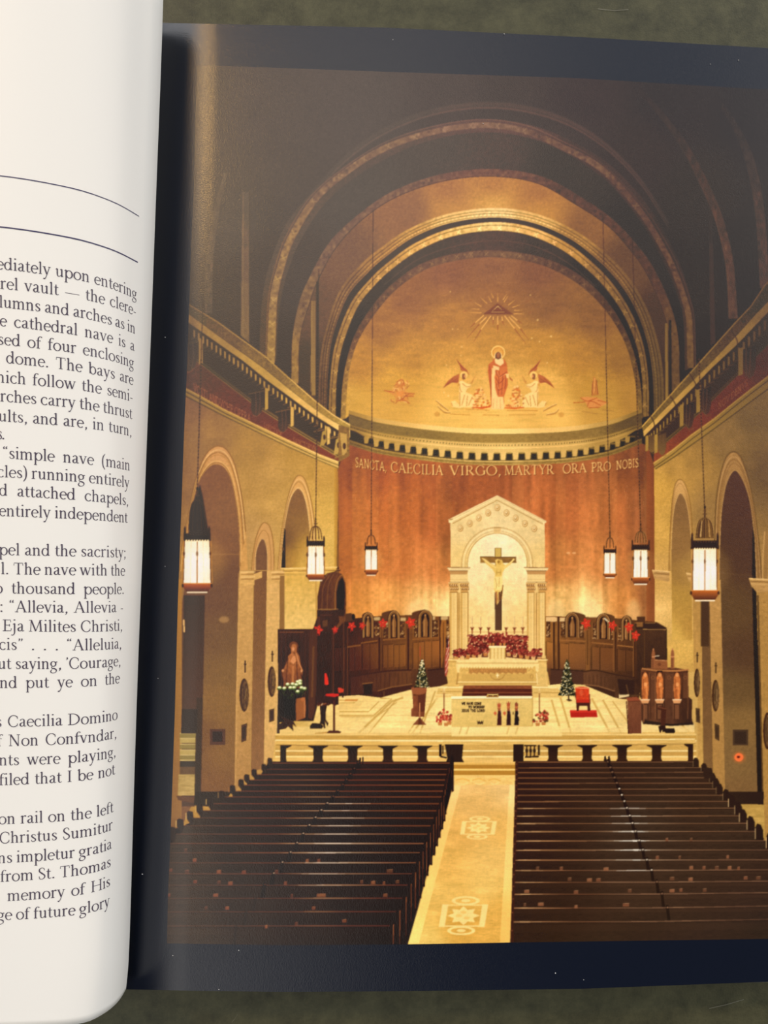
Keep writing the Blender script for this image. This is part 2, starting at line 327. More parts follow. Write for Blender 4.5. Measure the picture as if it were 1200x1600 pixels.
def put(m, col, a=1., own=True, soft=0):
    if m is None: return
    r0, r1, c0, c1, k = m
    if soft:
        s = int(soft*SS*2)
        R0, R1, C0, C1 = max(0, r0-s), min(CH, r1+s), max(0, c0-s), min(CW, c1+s)
        b = np.zeros((R1-R0, C1-C0), np.float32)
        b[r0-R0:r1-R0, c0-C0:c1-C0] = k
        al = _blur(b, soft*SS*.6)*a
        r0, r1, c0, c1 = R0, R1, C0, C1
        k2 = al > .5
        t = INK[r0:r1, c0:c1]
        if callable(col):
            yy, xx = np.mgrid[r0:r1, c0:c1]
            v = col((xx+.5)/SS+PX0, (yy+.5)/SS+PY0)
        else: v = np.array(col, np.float32)/255
        t += (v-t)*al[..., None]
        if own: IDB[r0:r1, c0:c1][k2] = CUR[0]
        return
    t = INK[r0:r1, c0:c1]
    if callable(col):
        yy, xx = np.nonzero(k)
        v = col((xx+c0+.5)/SS+PX0, (yy+r0+.5)/SS+PY0)
    else: v = np.array(col, np.float32)/255
    t[k] += (v-t[k])*a
    if own and a > .4: IDB[r0:r1, c0:c1][k] = CUR[0]
def poly(p, col, **k): put(mask([p]), col, **k)
def rect(x0, y0, x1, y1, col, **k): poly([(x0, y0), (x1, y0), (x1, y1), (x0, y1)], col, **k)
def ring(outer, inner, col, **k): put(mask([outer, inner]), col, **k)
def ep(cx, cy, rx, ry, a0=0, a1=360, n=40, rot=0):
    c, s = math.cos(math.radians(rot)), math.sin(math.radians(rot))
    o = []
    for i in range(n+(a1-a0 != 360)):
        a = math.radians(a0+(a1-a0)*i/n)
        x, y = rx*math.cos(a), -ry*math.sin(a)
        o.append((cx+x*c-y*s, cy+x*s+y*c))
    return o
def ell(cx, cy, rx, ry, col, rot=0, **k): poly(ep(cx, cy, rx, ry, rot=rot), col, **k)
def stroke(p, w, col, smooth=False, **k):
    """line of width w (or a width per point)"""
    if smooth: p = _crs(p, 8)
    ws = w if isinstance(w, (list, tuple)) else [w]*len(p)
    if len(ws) != len(p): ws = list(np.interp(np.linspace(0, 1, len(p)), np.linspace(0, 1, len(ws)), ws))
    st = [(x, y, v) for (x, y), v in zip(p, ws)]
    n = len(st); L, R = [], []
    for i in range(n):
        a, b = st[max(0, i-1)], st[min(n-1, i+1)]
        dx, dy = b[0]-a[0], b[1]-a[1]; l = math.hypot(dx, dy) or 1; h = st[i][2]/2
        L.append((st[i][0]-dy/l*h, st[i][1]+dx/l*h)); R.append((st[i][0]+dy/l*h, st[i][1]-dx/l*h))
    poly(L+R[::-1], col, **k)
def _up(g, x0, y0, st, X, Y):
    fx = np.clip((X-x0)/st, 0, g.shape[1]-1.001); fy = np.clip((Y-y0)/st, 0, g.shape[0]-1.001)
    ix, iy = fx.astype(int), fy.astype(int); tx, ty = (fx-ix)[..., None], (fy-iy)[..., None]
    return (g[iy, ix]*(1-tx)+g[iy, ix+1]*tx)*(1-ty)+(g[iy+1, ix]*(1-tx)+g[iy+1, ix+1]*tx)*ty
def field(pts, p=3.6, gain=1.):
    """colour between a few measured spots (x, y, r, g, b)"""
    q = np.array(pts, float); st = 8
    gx = np.arange(PX0-8, PX1+17, st); gy = np.arange(PY0-8, PY1+17, st)
    X, Y = np.meshgrid(gx, gy)
    d = ((X[..., None]-q[:, 0])**2+(Y[..., None]-q[:, 1])**2+260)**(-p/2)
    g = ((d@q[:, 2:])/d.sum(-1, keepdims=True)/255*gain).astype(np.float32)
    return lambda x, y: _up(g, gx[0], gy[0], st, x, y)
def vgrad(y0, c0, y1, c1):
    c0, c1 = np.array(c0)/255, np.array(c1)/255
    return lambda x, y: (c0+(c1-c0)*np.clip((y-y0)/(y1-y0), 0, 1)[..., None]).astype(np.float32)
def hgrad(x0, c0, x1, c1):
    c0, c1 = np.array(c0)/255, np.array(c1)/255
    return lambda x, y: (c0+(c1-c0)*np.clip((x-x0)/(x1-x0), 0, 1)[..., None]).astype(np.float32)
def noise(sx, sy, seed=0):
    """smooth noise over the whole sheet, cell size in pixels, about -1..1"""
    r = np.random.default_rng(seed)
    g = r.standard_normal((int((PY1-PY0)/sy)+4, int((PX1-PX0)/sx)+4)).astype(np.float32)*.6
    def f(x, y):
        fx, fy = (x-PX0)/sx+1, (y-PY0)/sy+1
        ix, iy = fx.astype(int), fy.astype(int); tx, ty = fx-ix, fy-iy
        tx, ty = tx*tx*(3-2*tx), ty*ty*(3-2*ty)
        return (g[iy, ix]*(1-tx)+g[iy, ix+1]*tx)*(1-ty)+(g[iy+1, ix]*(1-tx)+g[iy+1, ix+1]*tx)*ty
    return f
def rough(col, amt, sx=3, sy=3, seed=0):
    """a colour with uneven ink"""
    n = noise(sx, sy, seed)
    if callable(col): return lambda x, y: np.clip(col(x, y)*(1+amt*n(x, y))[..., None], 0, 1).astype(np.float32)
    c = np.array(col)/255
    return lambda x, y: np.clip(c*(1+amt*n(x, y))[..., None], 0, 1).astype(np.float32)
def Z(x0, y0, s):
    def f(*p):
        if len(p) == 1 and hasattr(p[0], '__len__') and hasattr(p[0][0], '__len__'): p = p[0]
        return [(x0+x/s, y0+y/s) for x, y in p]
    return f
def words(s, path, h, col, w=1., sp=.55, a=1.):
    """capitals along a path of baseline points, letters h high"""
    p = np.array(path, float)
    d = np.concatenate([[0], np.cumsum(np.hypot(*np.diff(p, axis=0).T))])
    tot = text_width(s, sp); u = d[-1]/tot; v = h/CAP; x = 0
    for c in s:
        if c != ' ':
            for st in GL[c][1]:
                for q in ribbon([(a_, b_, max(w_*w, .9/u if u else w_)) for a_, b_, w_ in st]):
                    o = []
                    for gx, gy in q:
                        t = (x+gx)*u
                        o.append((np.interp(t, d, p[:, 0]), np.interp(t, d, p[:, 1])-gy*v))
                    poly(o, col, a=a)
            x += GL[c][0]
        else: x += sp
# ---- vault of the nave
VAULT = field([(300,120,80,66,52),(420,150,88,72,62),(560,150,92,76,67),(700,150,84,66,58),(800,145,76,58,50),(900,160,66,46,42),(1050,160,54,40,36),(1190,180,44,32,30),
 (1190,380,50,38,28),(1000,240,66,48,40),(880,210,76,58,50),(800,235,84,68,58),(600,260,92,76,66),(500,350,88,72,60),(350,350,92,78,64),(420,430,80,62,46),(340,480,86,68,48),
 (370,500,84,64,44),(440,520,66,48,30),(480,560,62,44,26),(1180,450,46,34,26),(1095,470,56,42,30),(1120,520,50,36,26),(1060,560,44,32,22),(1090,300,62,48,36)])
poly([(240,80),(1230,80),(1230,1495),(240,1495)], rough(VAULT, .05, 2.5, 2.5, 1))
def arcband(outer, inner, col, **k): poly(_crs(outer, 8)+_crs(inner, 8)[::-1], col, **k)
# far arcs, widest first
E_out = [(425,420),(465,335),(520,265),(585,212),(660,178),(740,163),(815,167),(885,188),(945,225),(1000,280),(1045,350)]
stroke(E_out, [2,5,7,7,5,2], (112,94,78), smooth=True, a=.45, soft=2)
stroke([(x, y+6) for x, y in E_out], [2,3,3,3,2,1], (134,112,92), smooth=True, a=.45, soft=.8)
item('printed_vault_rib', 'faint plain vault rib on the right of the picture')
stroke([(1000,140),(1035,180),(1070,228),(1100,285),(1123,340),(1138,400),(1143,445),(1146,498)], [5,8,10,12,12,13,13,14], rough(vgrad(150,(62,44,37),330,(88,66,47)), .14, 4, 7, 3), smooth=True)
stroke([(996,142),(1031,183),(1065,231),(1094,288),(1117,342),(1132,401),(1137,445),(1139,497)], 1.5, vgrad(150,(62,44,37),340,(112,86,60)), smooth=True, a=.6)
item('printed_vault_rib', 'plain vault rib at the right edge of the picture')
stroke([(1125,160),(1147,195),(1168,240),(1181,290),(1188,340),(1192,395),(1195,450)], [8,11,14,15,15,15,15], rough(vgrad(165,(52,38,33),330,(82,60,45)), .15, 4, 7, 4), smooth=True)
item('printed_pilaster')
poly([(1108,380),(1114,380),(1118,535),(1110,540)], (74,54,40), a=.9); poly([(1107,300),(1113,300),(1114,385),(1108,385)], (70,52,40), a=.5, own=False)
item('printed_pilaster')
poly([(378,300),(390,300),(390,536),(376,524)], rough(vgrad(300,(108,90,72),520,(134,108,70)), .05, 3, 9)); stroke([(380,300),(379,526)], 1.2, (150,124,86), a=.7)
stroke([(390,300),(390,534)], 1.5, (80,62,44), a=.7)
item('printed_vault_rib', 'vault rib close to the left edge of the picture')
stroke([(352,270),(338,330),(329,395),(326,440),(326,490)], [5,9,11,12,12], rough((116,96,74), .08, 4, 8, 5), smooth=True, a=.8)
# ornate bead arch
base()
D_c = [(423,568),(425,513),(428,463),(438,420),(455,372),(495,308),(550,262),(600,232),(655,212),(715,199),(770,196),(825,206),(875,228),(940,264),(1000,330),(1040,395),(1056,430),(1070,470),(1077,503),(1079,575)]
arcband([(405,555),(407,500),(412,450),(424,405),(450,345),(500,290),(560,245),(640,207),(720,189),(775,187),(830,196),(880,214),(950,255),(1010,318),(1050,385),(1072,440),(1084,500),(1088,570)],
        [(432,565),(434,510),(440,462),(452,418),(470,375),(508,318),(560,274),(630,235),(700,213),(770,207),(835,218),(890,243),(950,285),(1000,345),(1032,400),(1058,460),(1068,505),(1070,580)],
        rough(field([(415,540,110,84,46),(450,370,112,90,70),(600,235,108,86,70),(770,195,112,86,74),(940,262,84,62,50),(1040,400,74,54,40),(1078,560,80,60,38)]), .06, 3, 3, 9), a=.75)
item('printed_vault_rib', 'ornate garland rib framing the sanctuary vault')
stroke(D_c, [13,12,11,10,9,9,10,9,9,10], rough(field([(423,560,160,126,70),(435,420,148,118,80),(550,262,134,108,84),(770,196,130,102,86),(880,228,112,86,70),(1000,330,98,74,56),(1060,430,100,74,52),(1078,560,110,82,48)]), .14, 4, 4, 10), smooth=True)
DC = _crs(D_c, 8)
for i in range(3, len(DC)-3, 6):
    x, y = DC[i]; a = math.atan2(DC[i+1][1]-DC[i-1][1], DC[i+1][0]-DC[i-1][0])
    c = field([(423,560,196,158,96),(600,235,160,132,104),(770,196,158,126,104),(900,240,128,100,78),(1060,430,116,88,60)])
    for s in (-1, 1): stroke([(x+6*math.cos(a+s*.9), y+6*math.sin(a+s*.9)), (x-4*math.cos(a+s*.9), y-4*math.sin(a+s*.9))], [2.2, .8], c, a=.7)
stroke([(x, y-9) if 500 < x < 1000 else (x+(-8 if x < 700 else 8), y-3) for x, y in D_c], 1.6, field([(415,540,150,120,66),(600,225,134,110,88),(770,187,140,110,94),(1000,320,96,72,54)]), smooth=True, a=.6)
# plain band between bead arch and fringe
base()
C_o = [(455,598),(457,527),(468,470),(486,428),(515,378),(560,335),(615,298),(690,272),(770,264),(845,275),(905,306),(957,342),(995,382),(1022,420),(1048,478),(1060,530),(1062,605)]
C_i = [(467,600),(469,530),(484,474),(500,432),(527,385),(568,342),(622,307),(695,283),(770,276),(840,287),(898,319),(948,352),(982,388),(1008,424),(1034,482),(1046,532),(1048,612)]
arcband([(432,570),(434,510),(440,462),(452,418),(470,375),(508,318),(560,274),(630,235),(700,213),(770,207),(835,218),(890,243),(950,285),(1000,345),(1032,400),(1058,460),(1068,505),(1070,590)], C_o,
        rough(field([(440,560,72,52,32),(470,430,84,66,52),(560,310,92,78,66),(700,250,92,76,64),(770,235,90,72,60),(880,270,72,58,46),(1000,370,58,46,36),(1062,560,46,34,24)]), .05, 2.5, 2.5, 12))
item('printed_vault_rib', 'thin fringed rib around the gilded arch band')
arcband(C_o, C_i, rough(field([(462,580,150,116,62),(470,470,132,104,70),(515,380,124,98,76),(620,300,126,98,76),(770,270,120,88,70),(900,310,96,70,52),(1000,400,88,64,44),(1055,560,100,74,42)]), .12, 4, 4, 13))
stroke(C_i, 1.6, (58,42,28), smooth=True, a=.7)
# gilded plain band between fringe and sanctuary arch
base()
A_o = [(497,640),(499,575),(507,523),(530,455),(566,411),(598,385),(640,357),(700,334),(770,325),(835,333),(900,361),(950,399),(985,437),(1010,480),(1027,530),(1036,580),(1038,640)]
arcband(C_i, A_o, rough(field([(480,580,84,62,34),(490,480,112,86,54),(540,400,126,96,66),(640,325,146,106,72),(700,300,168,118,74),(770,292,178,124,72),(770,318,220,164,84),(700,325,196,142,78),(840,305,166,114,66),(840,328,198,142,72),(920,350,140,98,56),(980,410,104,76,46),(1030,500,78,58,34),(1042,590,66,48,28)]), .05, 2.2, 2.2, 14))
stroke([(490,470),(490,618)], 6, vgrad(470,(140,110,66),615,(150,118,66))); stroke([(487,470),(486,612)], 1.3, (176,142,84), a=.8); stroke([(496,440),(496,622)], 4, (66,48,28), a=.8)
stroke([(1041,505),(1042,625)], 4.5, vgrad(505,(120,92,48),620,(140,108,56))); stroke([(1047,500),(1048,615)], 4, (40,28,18), a=.8)
# sanctuary arch
item('printed_arch_molding', 'bright beaded molding of the sanctuary arch')
A_i = [(511,640),(513,580),(520,526),(543,464),(576,425),(606,399),(646,371),(702,349),(770,340),(832,348),(892,374),(940,412),(972,448),(996,490),(1012,538),(1020,590),(1022,650)]
AF = field([(504,620,110,82,44),(512,540,124,94,52),(540,455,140,106,64),(600,390,170,126,70),(650,360,206,156,84),(700,342,236,188,104),(770,332,250,206,122),(840,340,232,180,96),(900,368,176,130,70),(960,415,128,94,54),(1005,490,108,82,46),(1030,590,104,80,44)])
arcband(A_o, A_i, rough(AF, .08, 3, 2.5, 15))
for k, (w, dk) in enumerate(((1.4, .6), (1.2, .55), (1.2, .7))):
    t = (.3, .58, .86)[k]
    stroke([(a[0]+(b[0]-a[0])*t, a[1]+(b[1]-a[1])*t) for a, b in zip(A_o, A_i)], w, lambda x, y, d=dk: AF(x, y)*d, smooth=True, a=.7)
MB = _crs([(a[0]+(b[0]-a[0])*.72, a[1]+(b[1]-a[1])*.72) for a, b in zip(A_o, A_i)], 22)
for p in MB[::2]: ell(p[0], p[1], 1.5, 1.3, lambda x, y: np.minimum(AF(x, y)*1.2, 1), a=.8)
base()
B_o = [(513,648),(516,590),(524,536),(548,474),(580,434),(610,407),(650,379),(704,357),(770,347),(830,355),(888,381),(935,419),(966,455),(990,496),(1006,542),(1013,592),(1014,650)]
arcband(A_i, B_o, field([(512,620,54,38,22),(540,460,70,52,34),(650,375,84,64,46),(770,343,82,62,48),(900,380,66,50,36),(1010,540,44,32,22)]))
item('printed_arch_molding', 'gold garland molding of the sanctuary arch')
B_i = [(525,650),(527,592),(536,540),(559,481),(589,443),(618,417),(656,391),(707,370),(770,361),(826,368),(881,393),(926,430),(956,464),(980,504),(996,548),(1003,596),(1004,652)]
BF = field([(518,630,150,114,58),(522,560,156,118,62),(550,478,166,126,68),(600,420,186,140,74),(660,378,222,168,86),(720,358,240,190,98),(770,352,250,204,112),(830,360,234,178,92),(890,385,190,140,72),(945,430,140,104,58),(985,490,120,90,50),(1006,550,118,88,48),(1010,630,128,96,50)])
arcband(B_o, B_i, rough(BF, .1, 3.5, 3.5, 16))
stroke([(a[0]+(b[0]-a[0])*.35, a[1]+(b[1]-a[1])*.35) for a, b in zip(B_o, B_i)], 1.3, lambda x, y: BF(x, y)*.55, smooth=True, a=.8)
stroke(B_i, 1.6, lambda x, y: BF(x, y)*.4, smooth=True, a=.8)
MB = _crs([(a[0]+(b[0]-a[0])*.66, a[1]+(b[1]-a[1])*.66) for a, b in zip(B_o, B_i)], 6)
for i in range(1, len(MB)-1, 3):
    x, y = MB[i]; a = math.atan2(MB[i+1][1]-MB[i-1][1], MB[i+1][0]-MB[i-1][0])
    for s in (-1, 1): stroke([(x+5*math.cos(a+s*.8), y+5*math.sin(a+s*.8)), (x-4*math.cos(a+s*.8), y-4*math.sin(a+s*.8))], [2, 1], lambda X, Y: np.minimum(BF(X, Y)*1.25+.04, 1), a=.75)
# soffit between molding and fringe
base()
S_i = [(540,654),(543,600),(550,560),(565,522),(597,476),(628,445),(668,420),(715,407),(772,402),(835,411),(885,432),(925,462),(957,500),(980,545),(993,600),(996,650)]
arcband(B_i, [(534,654),(537,600),(545,555),(560,515),(592,468),(624,437),(664,411),(713,397),(772,392),(838,401),(891,422),(931,453),(963,493),(986,540),(999,600),(1001,652)],
        rough(field([(530,620,44,30,16),(545,520,52,37,22),(580,455,70,52,34),(640,405,86,66,48),(770,378,92,70,54),(850,390,76,58,44),(920,430,54,41,29),(975,500,42,31,21),(1000,600,38,27,16)]), .07, 3, 3, 17))
stroke([(600,445),(650,407),(706,386),(770,376),(832,384),(886,410),(930,447)], 1.4, (128,100,74), smooth=True, a=.45)
item('printed_arch_molding', 'twisted rope molding edging the gilded half dome')
RF = field([(541,640,170,130,64),(543,600,150,112,56),(565,520,110,80,46),(600,470,110,82,52),(668,415,118,88,62),(772,398,120,90,66),(885,428,98,72,50),(957,500,86,62,36),(990,580,104,76,38),(998,640,120,90,44)])
arcband([(532,656),(535,600),(544,553),(559,513),(591,466),(623,435),(663,410),(713,396),(772,391),(839,400),(892,421),(932,452),(964,492),(987,540),(1001,600),(1004,654)], S_i, rough(RF, .12, 3, 3, 18))
MB = _crs([(537,640),(540,598),(548,556),(562,518),(594,471),(626,440),(666,415),(714,401),(772,397),(837,405),(888,427),(928,457),(960,496),(984,543),(997,600),(1000,645)], 5)
for i in range(1, len(MB)-1, 2):
    x, y = MB[i]; a = math.atan2(MB[i+1][1]-MB[i-1][1], MB[i+1][0]-MB[i-1][0])
    for s in (-1, 1): stroke([(x+4*math.cos(a+s*.8), y+4*math.sin(a+s*.8)), (x-4*math.cos(a+s*.8), y-4*math.sin(a+s*.8))], 1.1, lambda X, Y: np.minimum(RF(X, Y)*1.35+.04, 1), a=.6)
# ---- half dome with its painting
item('printed_half_dome', 'gilded half dome painted with figures and a rayed triangle')
DOME = field([(772,412,146,100,68),(700,425,142,96,64),(840,425,134,90,60),(640,470,152,104,62),(600,510,164,114,60),(565,570,188,134,58),(550,630,216,164,70),(778,470,156,106,62),(860,480,142,98,58),(930,500,136,94,52),(970,560,150,106,50),(985,630,176,128,58),
 (700,510,180,126,64),(700,550,206,148,66),(640,560,196,140,60),(778,540,196,140,64),(850,550,196,140,62),(910,560,178,126,56),(778,600,240,182,80),(700,600,236,178,74),(620,600,214,158,64),(850,600,236,178,76),(920,610,196,144,60),(700,650,244,190,80),(778,650,248,194,84),(600,645,218,164,70),(870,645,244,188,80),(950,640,200,150,64)])
poly(_crs(S_i, 8)+_crs([(1003,650),(960,660),(880,671),(778,675),(700,672),(620,663),(545,650)], 8), rough(rough(DOME, .045, 2, 2, 20), .04, 14, 5, 21))
nz = noise(26, 3, 22)
poly([(552,600),(990,600),(1000,648),(880,668),(778,672),(640,664),(548,650)], lambda x, y: np.clip(DOME(x, y)*(1-.05*np.maximum(nz(x, y), 0))[..., None], 0, 1), a=.9)
m = Z(690, 440, 6.667)
def ms(p, w, c, **k): stroke(m(p), w, c, **k)
def mp(p, c, **k): poly(m(p), c, **k)
RED, LIT = (176,86,36), (250,196,96)
mp([(585,240),(735,345),(435,345)], (132,82,46), a=.6, soft=1.5, own=False)
mp([(585,225),(750,340),(430,340)], (124,74,44), a=.8, own=False)
ms([(585,255),(655,318),(518,318),(585,255)], 1.1, (240,200,120))
for a_ in ((585,210,585,120),(520,215,485,150),(540,170,515,120),(475,230,405,165),(415,260,345,218),(395,290,310,280),(418,326,290,322),(650,215,690,150),(640,190,680,130),(695,245,760,195),(735,270,820,240),(755,300,840,298),(750,335,860,336)):
    ms([a_[:2], a_[2:]], [1.6, .5], (222,160,82), a=.9)
for a_ in ((440,350,350,430,295,480),(468,370,395,440,265,590),(515,355,410,500,330,635),(540,365,538,400,535,455),(585,360,585,450,585,545),(628,365,635,410,650,460),(655,355,760,490,880,650),(700,365,820,490,910,610),(725,355,790,405,840,440)):
    ms([a_[:2], a_[2:4]], [1.6, 1.6], (236,176,88), a=.95); ms([a_[2:4], a_[4:]], [1.6, .5], (150,84,40), a=.85)
for x, y in ((300,200),(890,205),(930,318),(240,310)): ms([(x-22, y+8), (x+22, y-8)], 1.2, (140,80,44), a=.5)
for x, y, r in ((1000,400,1.6),(1140,570,1.6),(940,590,1.3),(1020,625,1.3),(210,680,1.4),(115,495,1.2),(170,495,1),(200,770,1.1),(50,870,1.2),(1100,845,1.2),(925,140,1.2),(90,105,1.2),(25,1155,1.4),(70,1190,1.4)):
    ell(690+x/6.667, 440+y/6.667, r, r, (250,206,120), a=.6, own=False)
for x, y, r in ((930,560,3),(905,582,1.6),(922,573,1.5),(898,566,1.4),(886,632,2.4),(878,600,1.6),(909,641,2.6),(912,573,1.6),(889,578,1.5),(860,524,1.5),(665,605,2.6),(652,640,1.5),(700,620,1.6),(612,470,1),(905,605,1.6),(882,572,1.4)):
    stroke([(x-r*1.4, y), (x+r*1.4, y)], [.3, .9, .3], (252,210,116), a=.8); stroke([(x, y-r*1.4), (x, y+r*1.4)], [.3, .9, .3], (252,210,116), a=.8)
# figures of the painting (generic robed figures)
item('printed_mural_figure', 'robed haloed figure in the middle of the half dome')
ell(778.3, 551, 11, 11, (232,166,70)); ring(ep(778.3, 551, 11, 11), ep(778.3, 551, 9.6, 9.6), (252,206,100)); ring(ep(778.3, 551, 8, 8), ep(778.3, 551, 7.2, 7.2), (188,112,44), a=.7)
mp([(545,800),(530,830),(490,860),(480,930),(490,1010),(505,1120),(515,1300),(655,1300),(650,1200),(690,1080),(690,950),(680,860),(655,810)], (204,108,52))
mp([(525,900),(560,900),(555,1100),(590,1200),(640,1200),(655,1300),(645,1330),(520,1330),(520,1000)], (248,200,110))
mp([(550,990),(560,1120),(580,1190),(620,1200),(645,1180),(655,1080),(690,960),(680,880),(600,900)], (214,118,60))
for q in (((560,930),(600,990),(680,940)),((565,1000),(600,1060),(650,1010)),((570,1060),(590,1130),(635,1110)),((600,930),(590,1180)),((640,960),(625,1180)),((500,880),(510,1000),(515,1200)),((670,960),(660,1120))): ms(q, 1, (150,62,30), a=.8, smooth=True)
for q in (((575,940),(605,1000),(670,960)),((580,1080),(595,1120))): ms(q, 1, (240,166,100), a=.7)
mp([(550,810),(640,805),(650,850),(610,880),(560,850)], (248,206,124)); mp([(535,870),(600,890),(600,925),(540,915)], (246,200,116))
ell(778.4, 556.5, 6, 6.6, (250,210,128)); ell(778.4, 555.8, 4.4, 5.8, (122,74,44)); ell(778.5, 555, 2.6, 4, (176,110,66)); ms([(566,752),(564,800)], 1, (96,56,36)); ms([(612,752),(616,800)], 1, (96,56,36))
mp([(665,960),(700,960),(700,1000),(680,1010)], (244,196,104)); mp([(700,985),(740,1020),(740,1040),(712,1020)], (188,112,60))
for q in (((540,1220),(535,1320)),((575,1220),(575,1325)),((610,1220),(615,1325))): ms(q, .9, (214,150,70), a=.8)
for sgn, nm in ((1, 'kneeling winged figure left of the middle figure'), (-1, 'kneeling winged figure right of the middle figure')):
    item('printed_mural_figure', nm)
    f = (lambda *p: [(690+x/6.667, 440+y/6.667) for x, y in p]) if sgn == 1 else (lambda *p: [(690+(1190-x)/6.667, 440+y/6.667) for x, y in p])
    W_ = (186,104,56)
    poly(f((150,800),(200,860),(265,920),(290,975),(262,950),(200,925),(190,880)), W_); poly(f((185,960),(120,990),(60,1040),(10,1115),(60,1080),(110,1050),(165,1060),(180,1030)), W_)
    for q in (((165,830),(230,910)),((190,870),(262,940)),((30,1095),(120,1010)),((60,1075),(165,1010)),((100,1050),(175,1035))): stroke(f(*q), .9, (140,70,38), a=.8)
    cx, cy = f((232,975))[0]; ell(cx, cy, 6.8, 6.6, (246,196,92)); ring(ep(cx, cy, 6.8, 6.6), ep(cx, cy, 6, 5.8), (214,148,60), a=.8)
    poly(f((180,1040),(215,1030),(260,1060),(300,1070),(315,1090),(270,1110),(250,1150),(320,1180),(350,1260),(340,1310),(215,1310),(190,1320),(180,1200),(185,1120)), (252,208,112))
    poly(f((95,1250),(140,1240),(190,1290),(195,1320),(110,1305)), (250,204,106))
    poly(f((215,965),(240,955),(250,985),(245,1015),(225,1025),(212,1000)), (150,92,52)); ell(f((243,985))[0][0], cy+1.5, 1.5, 2.2, (222,150,90))
    for q in (((185,1060),(195,1130),(215,1150)),((215,1060),(260,1095),(310,1085)),((190,1150),(190,1300)),((240,1180),(210,1290)),((270,1190),(260,1300)),((320,1200),(280,1290)),((100,1260),(115,1300)),((180,1040),(170,1090))): stroke(f(*q), .9, (186,112,46), smooth=True, a=.85)
    poly(f((370,950),(330,1010),(300,1060),(320,1060),(340,1010)), (206,134,66), a=.8)
item('printed_mural_figure', 'heaped red and cream flowers at the feet of the painted figures')
r_ = np.random.default_rng(5)
for cx0, n in ((420, 150), (760, 130)):
    for _ in range(n):
        x, y = r_.uniform(-95, 95)+cx0, r_.uniform(1090, 1315)
        if abs(x-(cx0-20 if cx0 < 500 else cx0+20)) > 20+(y-1090)*.42: continue
        ell(690+x/6.667, 440+y/6.667, r_.uniform(1.2, 2.4), r_.uniform(1, 1.9), [(250,202,108),(214,112,46),(246,184,92),(196,120,60)][r_.integers(4)], a=.85)
ms([(330,1310),(420,1318),(510,1300)], [1.5,3,2], (216,96,36)); ms([(655,1315),(760,1320),(860,1310)], [1.5,2.6,1.5], (216,100,38))
item('printed_half_dome'); SUB.pop(); CUR[0] = [i for i, s in enumerate(SUB) if s[0] == 'printed_half_dome'][0]
for q in (((-60,1240),(0,1290),(70,1345)),((-40,1300),(30,1360),(90,1370)),((1060,1350),(1130,1310),(1200,1280)),((1090,1390),(1180,1370),(1220,1330))): ms(q, [1.6, 2.4, 1.6], (170,104,46), a=.7, smooth=True); ms([(a, b-9) for a, b in q], 1, (252,212,120), a=.7, smooth=True)
for q in (((90,1380),(300,1388)),((430,1388),(600,1392)),((700,1388),(980,1388)),((250,1330),(500,1340)),((680,1342),(1000,1345))): ms(q, 1.1, (190,120,48), a=.7)
ell(683, 647, 4.5, 4, (206,140,60), a=.6); ell(877, 648, 4.5, 4, (206,140,60), a=.6)
for nm, cx, cy, pts in (('small winged figure at the left of the half dome', 0, 0, 0), ('small winged figure at the right of the half dome', 1, 0, 0)):
    item('printed_mural_figure', nm)
    if not cx:
        d = Z(280, 380, 3)
        rq = np.random.default_rng(31)
        poly(d((1015,655),(1045,640),(1058,665),(1062,705),(1100,705),(1098,718),(1065,722),(1078,750),(1050,735),(1020,745),(1008,715),(965,692),(1005,690)), (214,140,66), a=.75)
        for _ in range(34):
            x, y = rq.uniform(1000, 1075), rq.uniform(650, 745); w_ = rq.uniform(6, 16); an = rq.uniform(0, 3.1); stroke(d((x-w_*math.cos(an), y-w_*math.sin(an)), (x+rq.uniform(-6, 6), y+rq.uniform(-6, 6)), (x+w_*math.cos(an), y+w_*math.sin(an))), [.6, 1.5, .6], [(190,100,40),(246,196,106),(168,80,34),(228,156,76)][int(rq.integers(4))], a=.85, smooth=True)
        for q in (((960,690),(1010,700)),((1050,702),(1104,706)),((1055,718),(1100,718)),((1020,740),(1050,735),(1080,752)),((1018,652),(1045,640),(1058,668))): stroke(d(q), 1.4, (184,94,38), smooth=True, a=.9)
        ell(625, 600, 4, 4.5, (206,130,60)); ell(624, 598, 2, 2.4, (244,184,96)); ell(626, 615, 6, 5, (222,140,66), a=.8)
        for q in (((980,740),(1130,742)),((1000,755),(1100,760)),((960,715),(1000,718))): stroke(d(q), 1, (214,150,70), a=.6)
    else:
        d = Z(880, 380, 3.75)
        poly(d((178,780),(190,790),(210,890),(165,895)), (190,116,56), a=.85); stroke(d((185,790),(180,880)), 1.2, (230,160,80)); stroke(d((195,800),(203,885)), 1, (140,76,40)); stroke(d((172,810),(168,890)), .9, (140,76,40))
        poly(d((100,905),(140,900),(200,905),(260,935),(215,960),(150,965),(130,930)), (220,140,70), a=.9)
        for q in (((100,905),(140,925),(200,905)),((140,960),(160,925),(220,950)),((200,920),(265,935)),((60,935),(130,930)),((150,965),(215,962))): stroke(d(q), 1.2, (176,84,36), smooth=True, a=.85)
        for q in (((250,905),(285,915)),((230,975),(300,985)),((110,985),(200,1000))): stroke(d(q), 1.4, (150,104,56), a=.5)
